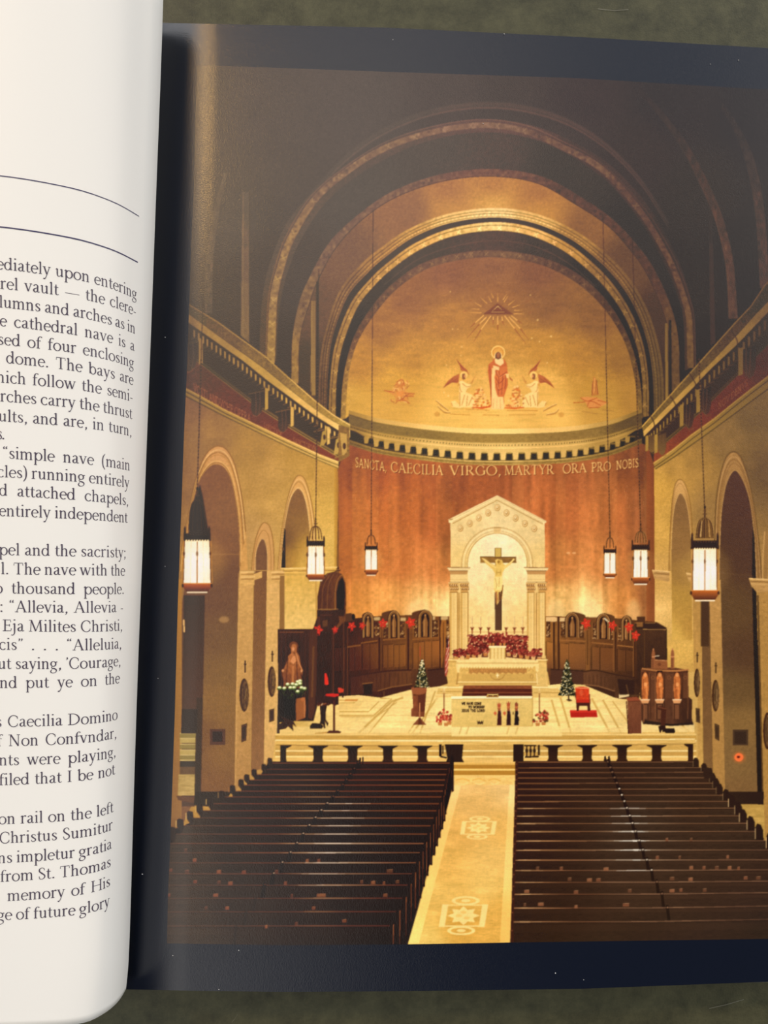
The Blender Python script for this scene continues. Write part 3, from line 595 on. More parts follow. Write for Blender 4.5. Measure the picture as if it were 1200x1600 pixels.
# ---- cornice of the apse
item('printed_apse_cornice', 'curved gold cornice with brackets above the red apse wall')
T0 = [(545,642),(600,656),(700,668),(778,671),(880,668),(950,658),(1003,640)]
def off(p, d0, d1): n = len(p)-1; return [(x, y+d1+(d0-d1)*abs(2*i/n-1)**2) for i, (x, y) in enumerate(p)]
T0 = _crs(T0, 8)
def cband(a0, a1, b0, b1, col, **k): poly(off(T0, a0, a1)+off(T0, b0, b1)[::-1], col, **k)
CF = field([(548,668,150,116,60),(600,685,196,154,76),(700,695,226,182,92),(778,698,232,188,96),(880,694,212,168,84),(960,682,172,134,66),(1003,664,120,92,46)])
cband(0, 0, 26, 50, CF)
cband(-1, -1, 5, 7, lambda x, y: np.minimum(CF(x, y)*1.14, 1)); cband(5, 7, 6.5, 8.5, lambda x, y: CF(x, y)*.68)
cband(6.5, 8.5, 22, 22, rough(field([(548,662,120,96,54),(620,672,140,112,58),(778,684,164,130,64),(900,678,146,114,58),(1000,656,96,74,40)]), .06, 3, 2, 25))
cband(21, 20.5, 22.5, 22, lambda x, y: CF(x, y)*.9)
for i in range(2, len(T0)*2-4):
    x, y = T0[i//2] if i % 2 == 0 else tuple((np.array(T0[i//2])+T0[min(len(T0)-1, i//2+1)])/2)
for k in range(120):
    t = (k+.5)/120*(len(T0)-1); i = int(t); x = T0[i][0]+(T0[i+1][0]-T0[i][0])*(t-i); y = T0[i][1]+(T0[i+1][1]-T0[i][1])*(t-i)+24.5+.3*(1-abs(2*t/(len(T0)-1)-1)**2)
    rect(x-1.2, y-.9, x+.9, y+.9, lambda X, Y: CF(X, Y)*.55, a=.85)
cband(27, 28, 29, 30, lambda x, y: np.minimum(CF(x, y)*1.12, 1))
cband(33, 37, 46, 52, lambda x, y: CF(x, y)*.42)
for k in range(24):
    x = 553+k*19.45+ (0 if 2 < k < 21 else 0)
    x = 776.5+(k-11.5)*19.6*(1-.0035*abs(k-11.5)**1.35)
    j = min(range(len(T0)), key=lambda i: abs(T0[i][0]-x)); n_ = len(T0)-1; q = abs(2*j/n_-1)**2
    y0 = np.interp(x, [p[0] for p in T0], [p[1] for p in T0])+37+(33-37)*q-1; h = 12-3*q; w = 3.9-1.2*q
    poly([(x-w-1, y0), (x+w+1, y0), (x+w, y0+h*.75), (x+w-1, y0+h), (x-w, y0+h)], lambda X, Y: np.minimum(CF(X, Y)*1.03, 1))
    poly([(x+w+1.5, y0+2), (x+w+1.5+8*(1-.35*q), y0+2), (x+w+1.5+8*(1-.35*q), y0+h), (x+w+1.5, y0+h)], lambda X, Y: CF(X, Y)*.2+.02, a=.9)
    poly([(x+w+2, y0-.5), (x+w+9, y0-.5), (x+w+9, y0+2), (x+w+2, y0+2)], lambda X, Y: CF(X, Y)*.8, a=.8)
cband(45, 49, 53, 56, rough(lambda x, y: CF(x, y)*.8, .1, 2, 1.5, 27)); cband(45, 49, 46, 50.2, lambda x, y: np.minimum(CF(x, y)*1.1, 1), a=.8)
cband(49, 52.3, 50, 53.4, lambda x, y: CF(x, y)*.5, a=.7)
# ---- red apse wall
item('printed_apse_wall', 'red orange curved wall behind the altar')
WF = field([(535,730,146,82,42),(600,735,162,88,48),(700,750,166,92,52),(778,745,166,92,52),(900,740,166,94,52),(1010,730,126,72,40),(540,800,170,98,50),(620,800,186,106,54),(690,820,182,102,54),(870,800,190,108,56),(950,800,190,110,56),(1010,800,138,82,46),
 (535,880,176,104,52),(560,880,196,116,58),(620,880,202,120,60),(690,890,206,126,64),(870,890,212,132,66),(950,880,204,124,62),(1012,880,142,86,48),(550,930,202,128,58),(600,935,230,158,74),(660,950,250,192,100),(690,950,254,206,114),(870,935,250,194,100),(920,950,255,212,120),(970,940,218,144,68),(1012,940,156,96,52),(1015,975,156,100,54),(560,955,212,138,60)], p=3.6)
n1, n2, n3 = noise(24, 120, 31), noise(7, 60, 32), noise(4, 4, 33)
poly(off(T0, 53, 56)+[(1024,700),(1024,985),(530,985),(528,712)], lambda x, y: np.clip(WF(x, y)*(1+.095*n1(x, y)+.09*n2(x, y)+.06*n3(x, y))[..., None], 0, 1).astype(np.float32))
r_ = np.random.default_rng(8)
x = 532
while x < 1020:
    w = r_.uniform(14, 26)
    rect(x, 722, x+w, 985, [(120,48,16),(255,190,90)][r_.integers(2)], a=r_.uniform(.02, .09)); stroke([(x, 722), (x, 985)], .7, (120,60,26), a=.12); x += w
for _ in range(420):
    x, y = r_.uniform(540, 1010), r_.choice([r_.uniform(755, 800), r_.uniform(780, 960)])
    stroke([(x, y), (x+r_.uniform(-1, 1), y+r_.uniform(2, 7))], [.6, 1.2, .4], (238,172,98), a=r_.uniform(.12, .5))
for x, y in ((888,864),(897,864)): ell(x, y, 3, 1.6, (240,180,110), a=.7)
rect(1010, 700, 1024, 985, hgrad(1008, (150,78,36), 1024, (112,54,26)), a=.6)
for x, w in ((655,14),(700,10),(920,14),(868,10),(990,8)): ell(x, 962, w*1.5, 26, (255,226,140), a=.35, soft=6, own=False)
# inscription
item('printed_inscription', 'gold capital letters along the top of the red wall')
bl = [(555,729),(580,733),(620,738),(660,741),(700,742.5),(778,742.5),(870,740.5),(910,738),(950,735.5),(975,732),(1000,729)]
def along(s, x0, x1, h0, dx=0, dy=0, col=(230,176,84)):
    p = [(x+dx, np.interp(x, [b[0] for b in bl], [b[1] for b in bl])+dy) for x in np.linspace(x0, x1, 14)]
    words(s, p, h0, col, w=1.15)
for dx, dy, col in ((1.1, .8, (104,44,18)), (0, 0, (244,196,104))):
    along('SANCTA,', 555, 604, 14, dx, dy, col); along('CAECILIA', 610, 693, 15.5, dx, dy, col); along('VIRGO,', 702, 783, 15, dx, dy, col)
    along('MARTYR', 788, 866, 14.5, dx, dy, col); along('ORA', 879, 917, 14.5, dx, dy, col); along('PRO', 924, 955, 14, dx, dy, col); along('NOBIS', 963, 998, 13, dx, dy, col)
# ---- left wall of the nave
item('printed_nave_wall', 'gold left nave wall with round arches')
LW = field([(295,640,142,104,69),(330,680,158,118,73),(400,690,174,132,71),(470,700,186,142,69),(515,740,202,154,71),(290,750,150,110,71),(400,760,186,142,75),(430,780,192,148,75),(512,800,214,168,75),(510,860,222,178,79),(430,850,200,156,81),(395,840,190,146,83),(300,880,160,118,73)])
poly([(280,600),(292,602),(400,664),(527,722),(529,760),(526,880),(522,985),(437,985),(431,1200),(360,1260),(266,1330),(262,1300),(270,1000)], rough(rough(LW, .04, 2, 2, 35), .04, 16, 16, 36))
rect(522, 722, 530, 985, hgrad(520, (214,166,68), 530, (140,84,30)), a=.6)
d = Z(260, 680, 4.286)
# big arch
MO, MI = (206,156,92), (150,104,52)
o_ = d((86,910),(100,780),(140,560),(190,320),(240,170),(290,95),(350,68),(410,100),(460,200),(505,400),(532,640),(545,905)); i_ = d((140,910),(150,620),(185,430),(225,300),(280,220),(330,195),(385,215),(430,290),(465,450),(485,640),(490,905))
item('printed_arch_molding', 'molded surround of the large left arch')
poly(_crs(o_, 6)+_crs(i_, 6)[::-1], rough(field([(300,760,178,130,66),(340,705,206,150,90),(370,740,214,158,88),(385,850,206,152,80),(292,850,176,126,60)]), .05, 3, 3, 37))
for t, w, c in ((.03, 1.6, (124,84,40)), (.22, 1.5, (232,186,112)), (.34, 1.4, (136,92,46)), (.46, 1.2, (176,124,66)), (.8, 1.5, (228,178,100)), (.9, 1.2, (140,94,50))):
    stroke([(a[0]+(b[0]-a[0])*t, a[1]+(b[1]-a[1])*t) for a, b in zip(_crs(o_, 6), _crs(i_, 6))], w, c, a=.75)
item('printed_archway', 'brown passage seen through the large left arch')
AW = field([(340,740,134,92,58),(360,800,138,96,62),(340,860,134,92,60),(365,900,112,78,52),(345,930,112,80,56),(345,1000,116,86,58),(345,1050,128,96,60),(340,1100,140,104,62),(350,1180,136,100,62),(350,1230,128,92,58),(322,1150,124,90,56)])
poly(_crs(i_, 6)+[(374,892),(372,1000),(369,1110),(367,1200),(362,1240),(308,1240),(280,1300),(275,1000),(292,895)], rough(AW, .04, 2.5, 2.5, 38))
stroke([(330,866),(374,866)], 2, (160,114,74), a=.5)
poly(d((225,330),(190,420),(160,560),(146,700),(140,800),(300,800),(280,640),(245,420)), (54,36,24), soft=1.5)
poly([(287,930),(321,930),(318,1236),(304,1260),(281,1260),(284,1100)], vgrad(930,(72,52,38),1140,(92,68,44)), soft=1)
D = Z(260, 940, 4.286)
rect(274, 905, 284, 1345, vgrad(905, (178,128,62), 1300, (150,112,66)))
rect(263, 1060, 275, 1345, (142,106,64), soft=.6)
poly(D((105,0),(75,1280),(75,1457),(30,1457),(62,400),(72,0)), vgrad(940,(176,126,60),1280,(150,112,70)))
for k, y in enumerate((1145,1153,1162,1171,1179,1187)): rect(281, y, 306, y+8, [(146,128,76),(186,160,92)][k % 2]); rect(281, y, 306, y+1.6, (206,178,110))
rect(281, 1189, 306, 1199, (74,58,40)); rect(281, 1198, 306, 1210, (110,86,52))
poly([(279,1210),(305,1210),(304,1243),(278,1243)], rough((184,154,92), .08, 8, 2, 41)); stroke([(287,1150),(285,1243)], .8, (70,52,30), a=.0)
poly([(307,1090),(319,1090),(316,1237),(304,1237)], (76,58,38)); poly([(284,1108),(309,1108),(307,1146),(283,1146)], (64,46,32))
stroke([(287,968),(288,988)], 2.4, (240,190,110)); 
poly(D((65,1300),(200,1310),(190,1350),(80,1330)), (108,80,46))
# pier
item('printed_pier', 'square pier below the large left arch')
poly([(321,890),(372,892),(368,1110),(367,1236),(314,1238),(318,1050)], rough(AW, .04, 2.5, 2.5, 42))
ell(350, 968, 8, 5, (200,154,96), a=.55, soft=2, own=False)
poly([(374,892),(396,892),(394,1060),(391,1204),(366,1240),(368,1110),(371,1000)], rough(vgrad(892,(206,158,86),1200,(178,134,78)), .05, 3, 3, 43))
stroke([(373,895),(368,1230)], 1.2, (226,176,100), a=.5)
poly([(305,1237),(362,1237),(352,1252),(345,1262),(303,1258)], (58,42,26))
item('printed_plaque', 'dark square plaque on the left pier'); rect(328, 1139, 352, 1164, (92,66,46)); rect(332, 1143, 347.5, 1159, (62,42,32))
item('printed_recess', 'narrow brown recess between the left piers')
poly([(397,892),(417,892),(413.5,1200),(392,1206)], rough(vgrad(892,(120,82,50),1200,(142,102,66)), .04, 3, 3, 44))
item('printed_pier', 'gold pier face left of the sanctuary')
poly([(417,892),(437,892),(434,1080),(431,1192),(412,1202)], rough(vgrad(892,(216,168,92),1190,(212,166,92)), .05, 3, 3, 45)); stroke([(437,940),(431,1190)], 1, (240,200,120), a=.6)
item('printed_arch_molding', 'molded surround of the small left arch')
o_ = d((570,905),(580,800),(600,690),(630,610),(658,585),(690,610),(712,690),(720,800),(720,905)); i_ = d((597,905),(600,800),(615,740),(640,697),(660,715),(674,790),(676,905))
poly(_crs(o_, 5)+_crs(i_, 5)[::-1], (204,152,86)); stroke(_crs(o_, 5), 1.4, (142,98,48), a=.8); stroke(_crs(i_, 5), 1.2, (236,190,116), a=.8)
stroke([(a[0]*.55+b[0]*.45, a[1]*.55+b[1]*.45) for a, b in zip(_crs(o_, 5), _crs(np.array(i_)[np.linspace(0, 6, 9).round().astype(int)].tolist(), 5))], 1, (150,104,54), a=.7)
item('printed_archway', 'small dark left arch opening'); poly(_crs(i_, 5), rough((118,82,54), .05, 3, 3))
item('printed_arch_molding', 'molded surround of the left arch beside the sanctuary')
o_ = d((745,900),(765,700),(785,560),(815,410),(850,310),(885,266),(925,290),(960,390),(985,520),(1000,650),(1008,800),(1008,895)); i_ = d((768,895),(780,720),(800,570),(825,450),(850,390),(880,360),(910,385),(935,460),(952,570),(962,690),(966,800),(966,895))
poly(_crs(o_, 6)+_crs(i_, 6)[::-1], field([(445,830,196,142,76),(460,760,216,160,86),(480,780,222,168,88),(490,850,214,164,76)]))
for t, w, c in ((.03, 1.4, (138,96,44)), (.3, 1.2, (240,194,116)), (.5, 1.2, (156,110,56)), (.92, 1.2, (240,196,118))): stroke([(a[0]+(b[0]-a[0])*t, a[1]+(b[1]-a[1])*t) for a, b in zip(_crs(o_, 6), _crs(i_, 6))], w, c, a=.75)
item('printed_archway', 'brown left archway beside the sanctuary')
poly(_crs(i_, 6), rough(field([(465,780,136,96,58),(470,830,146,106,62),(450,840,110,76,44),(478,850,196,150,64),(470,885,208,164,66),(450,880,160,116,58)]), .04, 2.5, 2.5, 46))
poly(d((790,620),(797,640),(797,888),(770,888),(776,760)), (40,26,16)); ell(443, 858, 1, 3, (150,110,70), a=.6, own=False)
base()
# imposts
item('printed_impost', 'band molding over the left piers')
for q, c in ((((490,912),(585,908),(585,930),(640,910),(640,955),(590,970),(590,1005),(490,1005)), 0), (((695,905),(790,905),(790,975),(680,1005),(672,1005),(690,960)), 0), (((790,892),(1145,882),(1130,905),(1000,935),(790,935)), 1)):
    poly(d(q), rough((212,164,88) if not c else (220,174,78), .06, 6, 1.5, 47))
    x0, x1 = q[0][0], max(a for a, b in q)
    for y in (918, 950): 
        if not c: stroke(d((x0+5, y), (min(x1, x0+105), y-2)), 1.6, (238,196,116), a=.8); stroke(d((x0+10, y+14), (min(x1, x0+95), y+13)), 1.2, (134,92,44), a=.8)
stroke(d((770,893),(1145,884)), 1.6, (244,206,112)); stroke(d((780,910),(1130,905)), 1.3, (150,108,46)); stroke(d((790,930),(1010,930)), 1.2, (196,150,66))
item('printed_nave_wall', 'gold panel wall left of the apse')
poly(d((790,938),(1008,938),(1010,1290),(760,1302),(762,940)), rough(vgrad(900,(214,168,74),984,(232,190,98)), .05, 4, 4, 48)); poly(d((760,940),(790,940),(790,1302),(757,1302)), (142,102,56))
stroke(d((1000,940),(1006,1290)), 2, (196,148,70))
# ---- left entablature
item('printed_nave_cornice', 'long cornice along the left nave wall')
c_top = [(284,466),(297,477),(340,503),(413,556),(453,592),(493,627),(520,648),(547,664)]
c_mid = [(284,482),(297,492),(340,524),(413,576),(453,609),(493,640),(520,658),(547,672)]
c_bot = [(284,497),(297,506),(340,536),(380,564),(417,594),(455,622),(493,650),(547,684)]
c_den = [(284,512),(300,520),(330,545),(380,580),(417,612),(455,640),(493,667),(545,700)]
c_fr0 = [(284,545),(300,560),(350,598),(400,636),(450,668),(500,698),(530,716)]
c_mol = [(280,602),(300,612),(350,640),(400,664),(450,688),(500,711),(529,722)]
c_end = [(280,614),(300,624),(350,650),(400,674),(450,698),(500,720),(529,732)]
poly(c_top+c_end[::-1], (74,53,32))
LC = field([(290,490,130,102,60),(340,520,150,118,66),(413,570,168,132,68),(493,640,206,162,80),(545,675,226,182,90)])
poly(c_top+c_mid[::-1], rough(lambda x, y: LC(x, y)*.8, .12, 2, 2, 50)); stroke(c_top, 1.8, lambda x, y: np.minimum(LC(x, y)*1.15, 1)); stroke(c_mid, 1.2, lambda x, y: LC(x, y)*.5)
poly(c_mid+c_bot[::-1], rough(lambda x, y: np.minimum(LC(x, y)*1.12, 1), .04, 5, 5, 51))
for k in range(36):
    t = k/35; x = 302+t*240; yt = np.interp(x, [p[0] for p in c_bot], [p[1] for p in c_bot])+5; h = 17-7*t; w = 3.2-.6*t
    poly([(x, yt), (x+w, yt+2), (x+w, yt+h*.7), (x+w*.4, yt+h*.85), (x, yt+h*.6)], lambda X, Y: np.minimum(LC(X, Y)*1.05, 1))
    stroke([(x+w, yt+h*.75), (x-w*1.4, yt+h*.95)], 1.1, lambda X, Y: LC(X, Y)*.8, a=.7)
poly(c_den[:1]+[(x, y+14) for x, y in c_den]+[(x, y-6) for x, y in c_fr0][::-1], (66,46,28), a=.0)
stroke([(x, y-5) for x, y in c_fr0], 3, lambda X, Y: LC(X, Y)*.62); stroke([(x, y-1) for x, y in c_fr0], 1.4, lambda X, Y: LC(X, Y)*.85)
item('printed_frieze', 'red lettered frieze under the left cornice')
poly(c_fr0+c_mol[::-1], rough(field([(300,590,104,62,38),(380,640,110,58,34),(450,680,118,60,32),(520,710,126,66,34)]), .07, 3, 3, 52))
words('VOSTI ANDVCHE OPERA', [(302,611),(320,621),(350,639),(392,660)], 12, (168,118,70), a=.75); words('SANCTAM', [(412,670),(440,684)], 10, (168,118,70), a=.55); words('SANCTORVM', [(458,692),(495,707)], 8.5, (176,124,72), a=.6)
item('printed_wall_molding', 'molding below the left frieze')
poly(c_mol+c_end[::-1], lambda X, Y: np.minimum(LC(X, Y)*1.0, 1)); stroke(c_mol, 2, lambda X, Y: np.minimum(LC(X, Y)*1.2, 1)); stroke([(x, y+5) for x, y in c_mol], 1.4, lambda X, Y: LC(X, Y)*.55); stroke(c_end, 1.6, lambda X, Y: LC(X, Y)*.6)
for nm, x, y, s in (('', 312, 545, 1.25), ('', 415, 620, 1.05), ('', 455, 648, .95), ('', 512, 678, .85), ('', 534, 690, .9)):
    item('printed_bracket')
    poly([(x-1*s, y-14*s), (x+4*s, y-12*s), (x+4*s, y+18*s), (x-1*s, y+20*s)], lambda X, Y: np.minimum(LC(X, Y)*1.05, 1))
    if x < 480:
        sc = [(x-3, y-9*s), (x-3, y+12*s), (x-7*s, y+24*s), (x-13*s, y+29*s), (x-19*s, y+27*s), (x-22*s, y+18*s), (x-21*s, y+6*s), (x-23*s, y-5*s)]
        poly(sc, vgrad(y-9*s, (64,44,28), y+28*s, (92,64,40)))
        for k_ in (.3, .62): stroke([(x-3-20*s*k_, y-7*s), (x-3-18*s*k_, y+10*s), (x-6*s-14*s*k_, y+25*s)], 1.1, (124,90,56), smooth=True, a=.7)
        stroke([(x-7*s, y+24*s), (x-13*s, y+29*s), (x-19*s, y+27*s)], 1.3, (140,102,62), smooth=True, a=.8)
    else:
        poly([(x-2, y-8*s), (x-2, y+14*s), (x-8*s, y+22*s), (x-14*s, y+22*s), (x-10*s, y-4*s)], lambda X, Y: LC(X, Y)*.85); ell(x-6*s, y+6*s, 2.4*s, 5*s, (80,56,32))
    stroke([(x-26*s, y-4*s), (x-2, y-9*s)], 1.5, lambda X, Y: LC(X, Y)*.8, a=.6)
item('printed_pier', 'corner bracket pier where the left wall meets the apse'); poly([(529,664),(546,668),(546,712),(540,716),(529,722)], rough((140,104,52), .12, 3, 3, 53)); poly([(531,676),(542,678),(542,706),(535,714)], (196,154,80)); ell(538, 697, 2.6, 5, (88,60,30)); stroke([(523,716),(531,712),(545,712)], 2.5, (150,112,58))
# ---- right wall of the nave
item('printed_nave_wall', 'gold right nave wall with round arches')
RW = field([(1030,760,206,156,65),(1040,830,204,156,69),(1060,730,180,136,65),(1090,720,162,122,61),(1110,800,150,114,63),(1130,690,136,104,61),(1180,660,116,90,57),(1195,740,108,82,53),(1034,900,208,160,79),(1090,880,158,120,71),(1060,1020,214,168,76),(1075,1060,196,152,74),(1060,1100,150,108,54),(1034,960,226,180,95),(1060,950,214,168,83)])
poly([(1022,722),(1100,682),(1200,596),(1230,575),(1230,1330),(1150,1260),(1086,1200),(1080,1140),(1024,1140)], rough(rough(RW, .05, 2, 2, 55), .04, 16, 16, 56))
e = Z(960, 680, 5)
item('printed_arch_molding', 'molded surround of the right arch beside the sanctuary')
o_ = e((425,1060),(430,900),(435,760),(445,580),(460,450),(482,370),(512,346),(545,370),(575,450),(598,580),(610,760),(618,900),(620,1060)); i_ = e((445,1060),(446,900),(452,750),(465,600),(485,510),(515,455),(550,500),(575,600),(592,750),(600,900),(602,1060))
poly(_crs(o_, 6)+_crs(i_+[], 5)[::-1], field([(1048,850,198,150,72),(1060,755,206,156,86),(1078,800,170,126,66),(1082,880,150,112,58)]))
stroke(_crs(o_, 6), 1.3, (132,94,42), a=.8); stroke(_crs(i_, 6), 1.3, (226,180,104), a=.8)
stroke(e((434,900),(440,760),(452,580),(470,440),(512,375),(555,440),(585,580)), 1.1, (150,108,56), smooth=True, a=.6)
item('printed_archway', 'brown right archway beside the sanctuary')
poly(_crs(i_, 6)+e((605,1260),(610,1600),(450,1600),(448,1100)), rough(field([(1064,790,130,94,54),(1062,850,140,102,56),(1070,900,150,112,56),(1060,930,182,140,62),(1075,980,176,132,60),(1055,990,222,176,76)]), .04, 2.5, 2.5, 57))
item('printed_arch_molding', 'molded surround of the large right arch')
o_ = e((780,1120),(782,900),(790,600),(805,430),(835,280),(875,170),(930,130),(985,170),(1040,320),(1085,530),(1120,770),(1140,960),(1150,1125)); i_ = e((822,1120),(825,900),(835,650),(852,500),(880,370),(935,278),(985,320),(1030,420),(1065,560),(1088,760),(1100,940),(1107,1120))
poly(_crs(o_, 6)+_crs(np.array(i_)[[0,1,2,3,4,5,6,7,8,9,10,11]].tolist(), 6)[::-1], rough(field([(1122,800,156,116,62),(1140,720,164,122,70),(1170,780,148,108,62),(1186,870,150,112,64)]), .05, 3, 3, 58))
stroke(_crs(o_, 6), 2, (98,70,36), a=.8); stroke(_crs(i_, 6), 1.5, (214,166,100), a=.8)
oo = _crs(o_, 6); ii = _crs(i_, 6); 
for t, c in ((.25, (196,150,92)), (.4, (116,80,42)), (.6, (132,94,52))): stroke([(a[0]*(1-t)+ii[int(k*(len(ii)-1)/(len(oo)-1))][0]*t, a[1]*(1-t)+ii[int(k*(len(ii)-1)/(len(oo)-1))][1]*t) for k, a in enumerate(oo)], 1.3, c, a=.7)
item('printed_archway', 'dark passage seen through the large right arch')
poly(_crs(i_, 6)+[(1181,905),(1184,1020),(1187,1240),(1133,1240),(1127,1000)], rough(field([(1150,780,82,54,36),(1150,860,80,54,36),(1140,960,94,68,42),(1160,1020,86,60,40),(1150,1080,104,78,46),(1155,1130,132,100,56),(1155,1200,126,96,56),(1155,1235,124,92,54)]), .05, 2.5, 2.5, 59))
poly(e((1080,700),(1095,800),(1106,1120),(1118,1600),(1085,1600),(1075,1120)), (38,24,14)); poly([(1177,1000),(1184,1000),(1192,1257),(1184,1257),(1180,1100)], (40,27,17))
stroke([(1125,895),(1178,900)], 1.5, (100,72,48), a=.5)
item('printed_arch_molding', 'edge of a further arch at the right of the picture')
stroke([(1200,830),(1197,870),(1196,905)], 6, (150,112,62)); stroke([(1195,830),(1192,870),(1191,905)], 1.5, (196,150,88))
fz = Z(1000, 960, 4.444)
item('printed_impost', 'band molding over the right piers')
for q in (((295,1056),(430,1068),(430,1130),(420,1145),(310,1120)), ((560,1078),(600,1085),(598,1150),(580,1140)), ((1050,1120),(1230,1130),(1230,1235),(1110,1225),(1070,1180))):
    poly(e(q), rough((186,142,80), .06, 6, 2, 60)); stroke(e(q[0], q[1]), 2.2, (228,184,108)); 
    a, b = q[0], q[1]
    stroke(e((a[0]+12, a[1]+22), (b[0], b[1]+20)), 1.5, (128,92,46), a=.8); stroke(e((a[0]+16, a[1]+40), (b[0], b[1]+40)), 1.5, (214,168,98), a=.7)
item('printed_pier', 'gold pier face right of the sanctuary'); poly([(1082,908),(1097,908),(1100,1200),(1086,1195)], rough(vgrad(910,(176,132,68),1180,(196,152,76)), .05, 3, 3, 61))
item('printed_recess', 'narrow dark recess between the right piers'); poly([(1096,938),(1109,938),(1114,1205),(1099,1200)], rough(vgrad(938,(100,70,42),1200,(124,90,52)), .05, 3, 3, 62)); rect(1095, 938, 1108, 1010, (72,48,28), soft=.6)
item('printed_pier', 'gold pier face beside the large right arch'); poly([(1108,912),(1126,906),(1128,1000),(1133,1238),(1116,1215),(1112,1100)], rough(vgrad(910,(186,140,76),1236,(166,124,66)), .05, 3, 3, 63))
item('printed_pier', 'gold pier at the right edge of the picture'); poly([(1184,925),(1230,925),(1230,1330),(1194,1330),(1189,1150)], rough(vgrad(925,(170,128,66),1300,(172,130,66)), .05, 3, 3, 64)); stroke([(1184,930),(1190,1180),(1193,1310)], 3, (64,44,24), a=.7)
item('printed_pier', 'dark base of the large right pier'); poly(fz((590,1230),(860,1230),(858,1318),(660,1318)), (50,34,22))
item('printed_marble_floor', 'gold aisle floor at the right edge'); poly(fz((665,1318),(862,1322),(866,1560),(800,1480)), rough((186,148,72), .1, 10, 2.5, 65))
item('printed_plaque', 'dark square plaque on the right pier'); rect(1145, 1140, 1169, 1164.5, (74,54,38)); rect(1148, 1143, 1166, 1162, (58,42,30))
item('printed_orange_wreath', 'small orange glowing ring on the right pier'); ell(1154.6, 1183.5, 10, 9, (214,110,50), a=.35, soft=3, own=False); ell(1154.5, 1183.2, 7, 6.6, (250,116,58)); ell(1153.8, 1182.8, 2.6, 2, (90,30,20))
# right entablature
item('printed_nave_cornice', 'long cornice along the right nave wall')
k_top = [(1003,667),(1045,620),(1107,551),(1150,503),(1173,479),(1195,446),(1230,412)]
k_mid = [(1005,674),(1050,628),(1110,568),(1155,520),(1180,492),(1230,440)]
k_bot = [(1006,682),(1045,644),(1077,612),(1110,577),(1152,538),(1200,488),(1230,456)]
k_fr0 = [(1022,708),(1060,676),(1100,640),(1150,590),(1200,540),(1230,512)]
k_mol = [(1021,724),(1050,704),(1080,680),(1115,655),(1147,629),(1175,607),(1200,588),(1230,560)]
k_end = [(1024,733),(1055,713),(1085,692),(1120,667),(1150,645),(1178,624),(1200,608),(1230,584)]
poly(k_top+k_end[::-1], (62,44,27))
KC = field([(1010,670,186,144,66),(1050,630,164,126,62),(1100,580,140,108,56),(1150,530,122,94,52),(1195,480,104,80,46)])
poly(k_top+k_mid[::-1], rough(lambda X, Y: KC(X, Y)*.68, .14, 2, 2, 66)); stroke(k_top, 2, lambda X, Y: np.minimum(KC(X, Y)*1.1, 1)); stroke(k_mid, 1.2, lambda X, Y: KC(X, Y)*.5)
poly(k_mid+k_bot[::-1], rough(lambda X, Y: np.minimum(KC(X, Y)*1.14, 1), .05, 5, 5, 67))
for x, y in ((1020,665),(1055,640),(1085,605),(1150,537)): stroke([(x-8, y-22), (x+2, y-4), (x, y+12)], 2, (66,46,28), a=.7, smooth=True)
for k in range(30):
    t = (k/29)**1.25; x = 1014+t*196; yt = np.interp(x, [p[0] for p in k_bot], [p[1] for p in k_bot])+5; h = 11+9*t; w = 2.2+1.6*t
    poly([(x, yt), (x+w, yt+1), (x+w, yt+h*.7), (x+w*.3, yt+h*.9), (x, yt+h*.8)], lambda X, Y: KC(X, Y)*.82); stroke([(x, yt+h*.95), (x+w*3, yt+h*.72)], 1.1, lambda X, Y: KC(X, Y)*.7, a=.7)
stroke([(x, y-5) for x, y in k_fr0], 2.5, lambda X, Y: KC(X, Y)*.55); stroke([(x, y-1) for x, y in k_fr0], 1.2, lambda X, Y: KC(X, Y)*.66)
item('printed_frieze', 'red lettered frieze under the right cornice')
poly(k_fr0+k_mol[::-1], rough(field([(1030,712,136,66,34),(1080,672,112,56,32),(1140,620,98,52,32),(1195,560,82,44,28)]), .08, 3, 3, 68))
words('NOV DENVS', [(1122,640),(1145,622),(1168,602)], 10, (148,98,58), a=.6)
item('printed_wall_molding', 'molding below the right frieze')
poly(k_mol+k_end[::-1], lambda X, Y: KC(X, Y)*.92); stroke(k_mol, 2, lambda X, Y: np.minimum(KC(X, Y)*1.12, 1)); stroke([(x+1, y+6) for x, y in k_mol], 1.3, lambda X, Y: KC(X, Y)*.5); stroke(k_end, 1.6, lambda X, Y: KC(X, Y)*.55)
for x, y, s in ((1010,690,.7), (1024,690,.85), (1064,645,1), (1090,622,1.05), (1156,560,1.25)):
    item('printed_bracket')
    poly([(x+2, y-10*s), (x+20*s, y-17*s), (x+20*s, y+10*s), (x+17*s, y+22*s), (x+12*s, y+25*s), (x+7*s, y+21*s), (x+3, y+8*s)], vgrad(y-14*s, (54,38,25), y+24*s, (78,54,34)) if x > 1040 else vgrad(y-14*s, (86,62,34), y+24*s, (120,88,48)))
    for k_ in (.35, .7): stroke([(x+3+16*s*k_, y-13*s), (x+3+15*s*k_, y+6*s), (x+6*s+8*s*k_, y+21*s)], 1.1, (112,82,50), smooth=True, a=.6)
    poly([(x-2*s, y-12*s), (x+4*s, y-14*s), (x+4*s, y+20*s), (x-2*s, y+22*s)], lambda X, Y: KC(X, Y)*.9); stroke([(x+6*s, y+18*s), (x+14*s, y+27*s), (x+20*s, y+24*s)], 1.4, lambda X, Y: KC(X, Y)*.7, a=.6)
base()
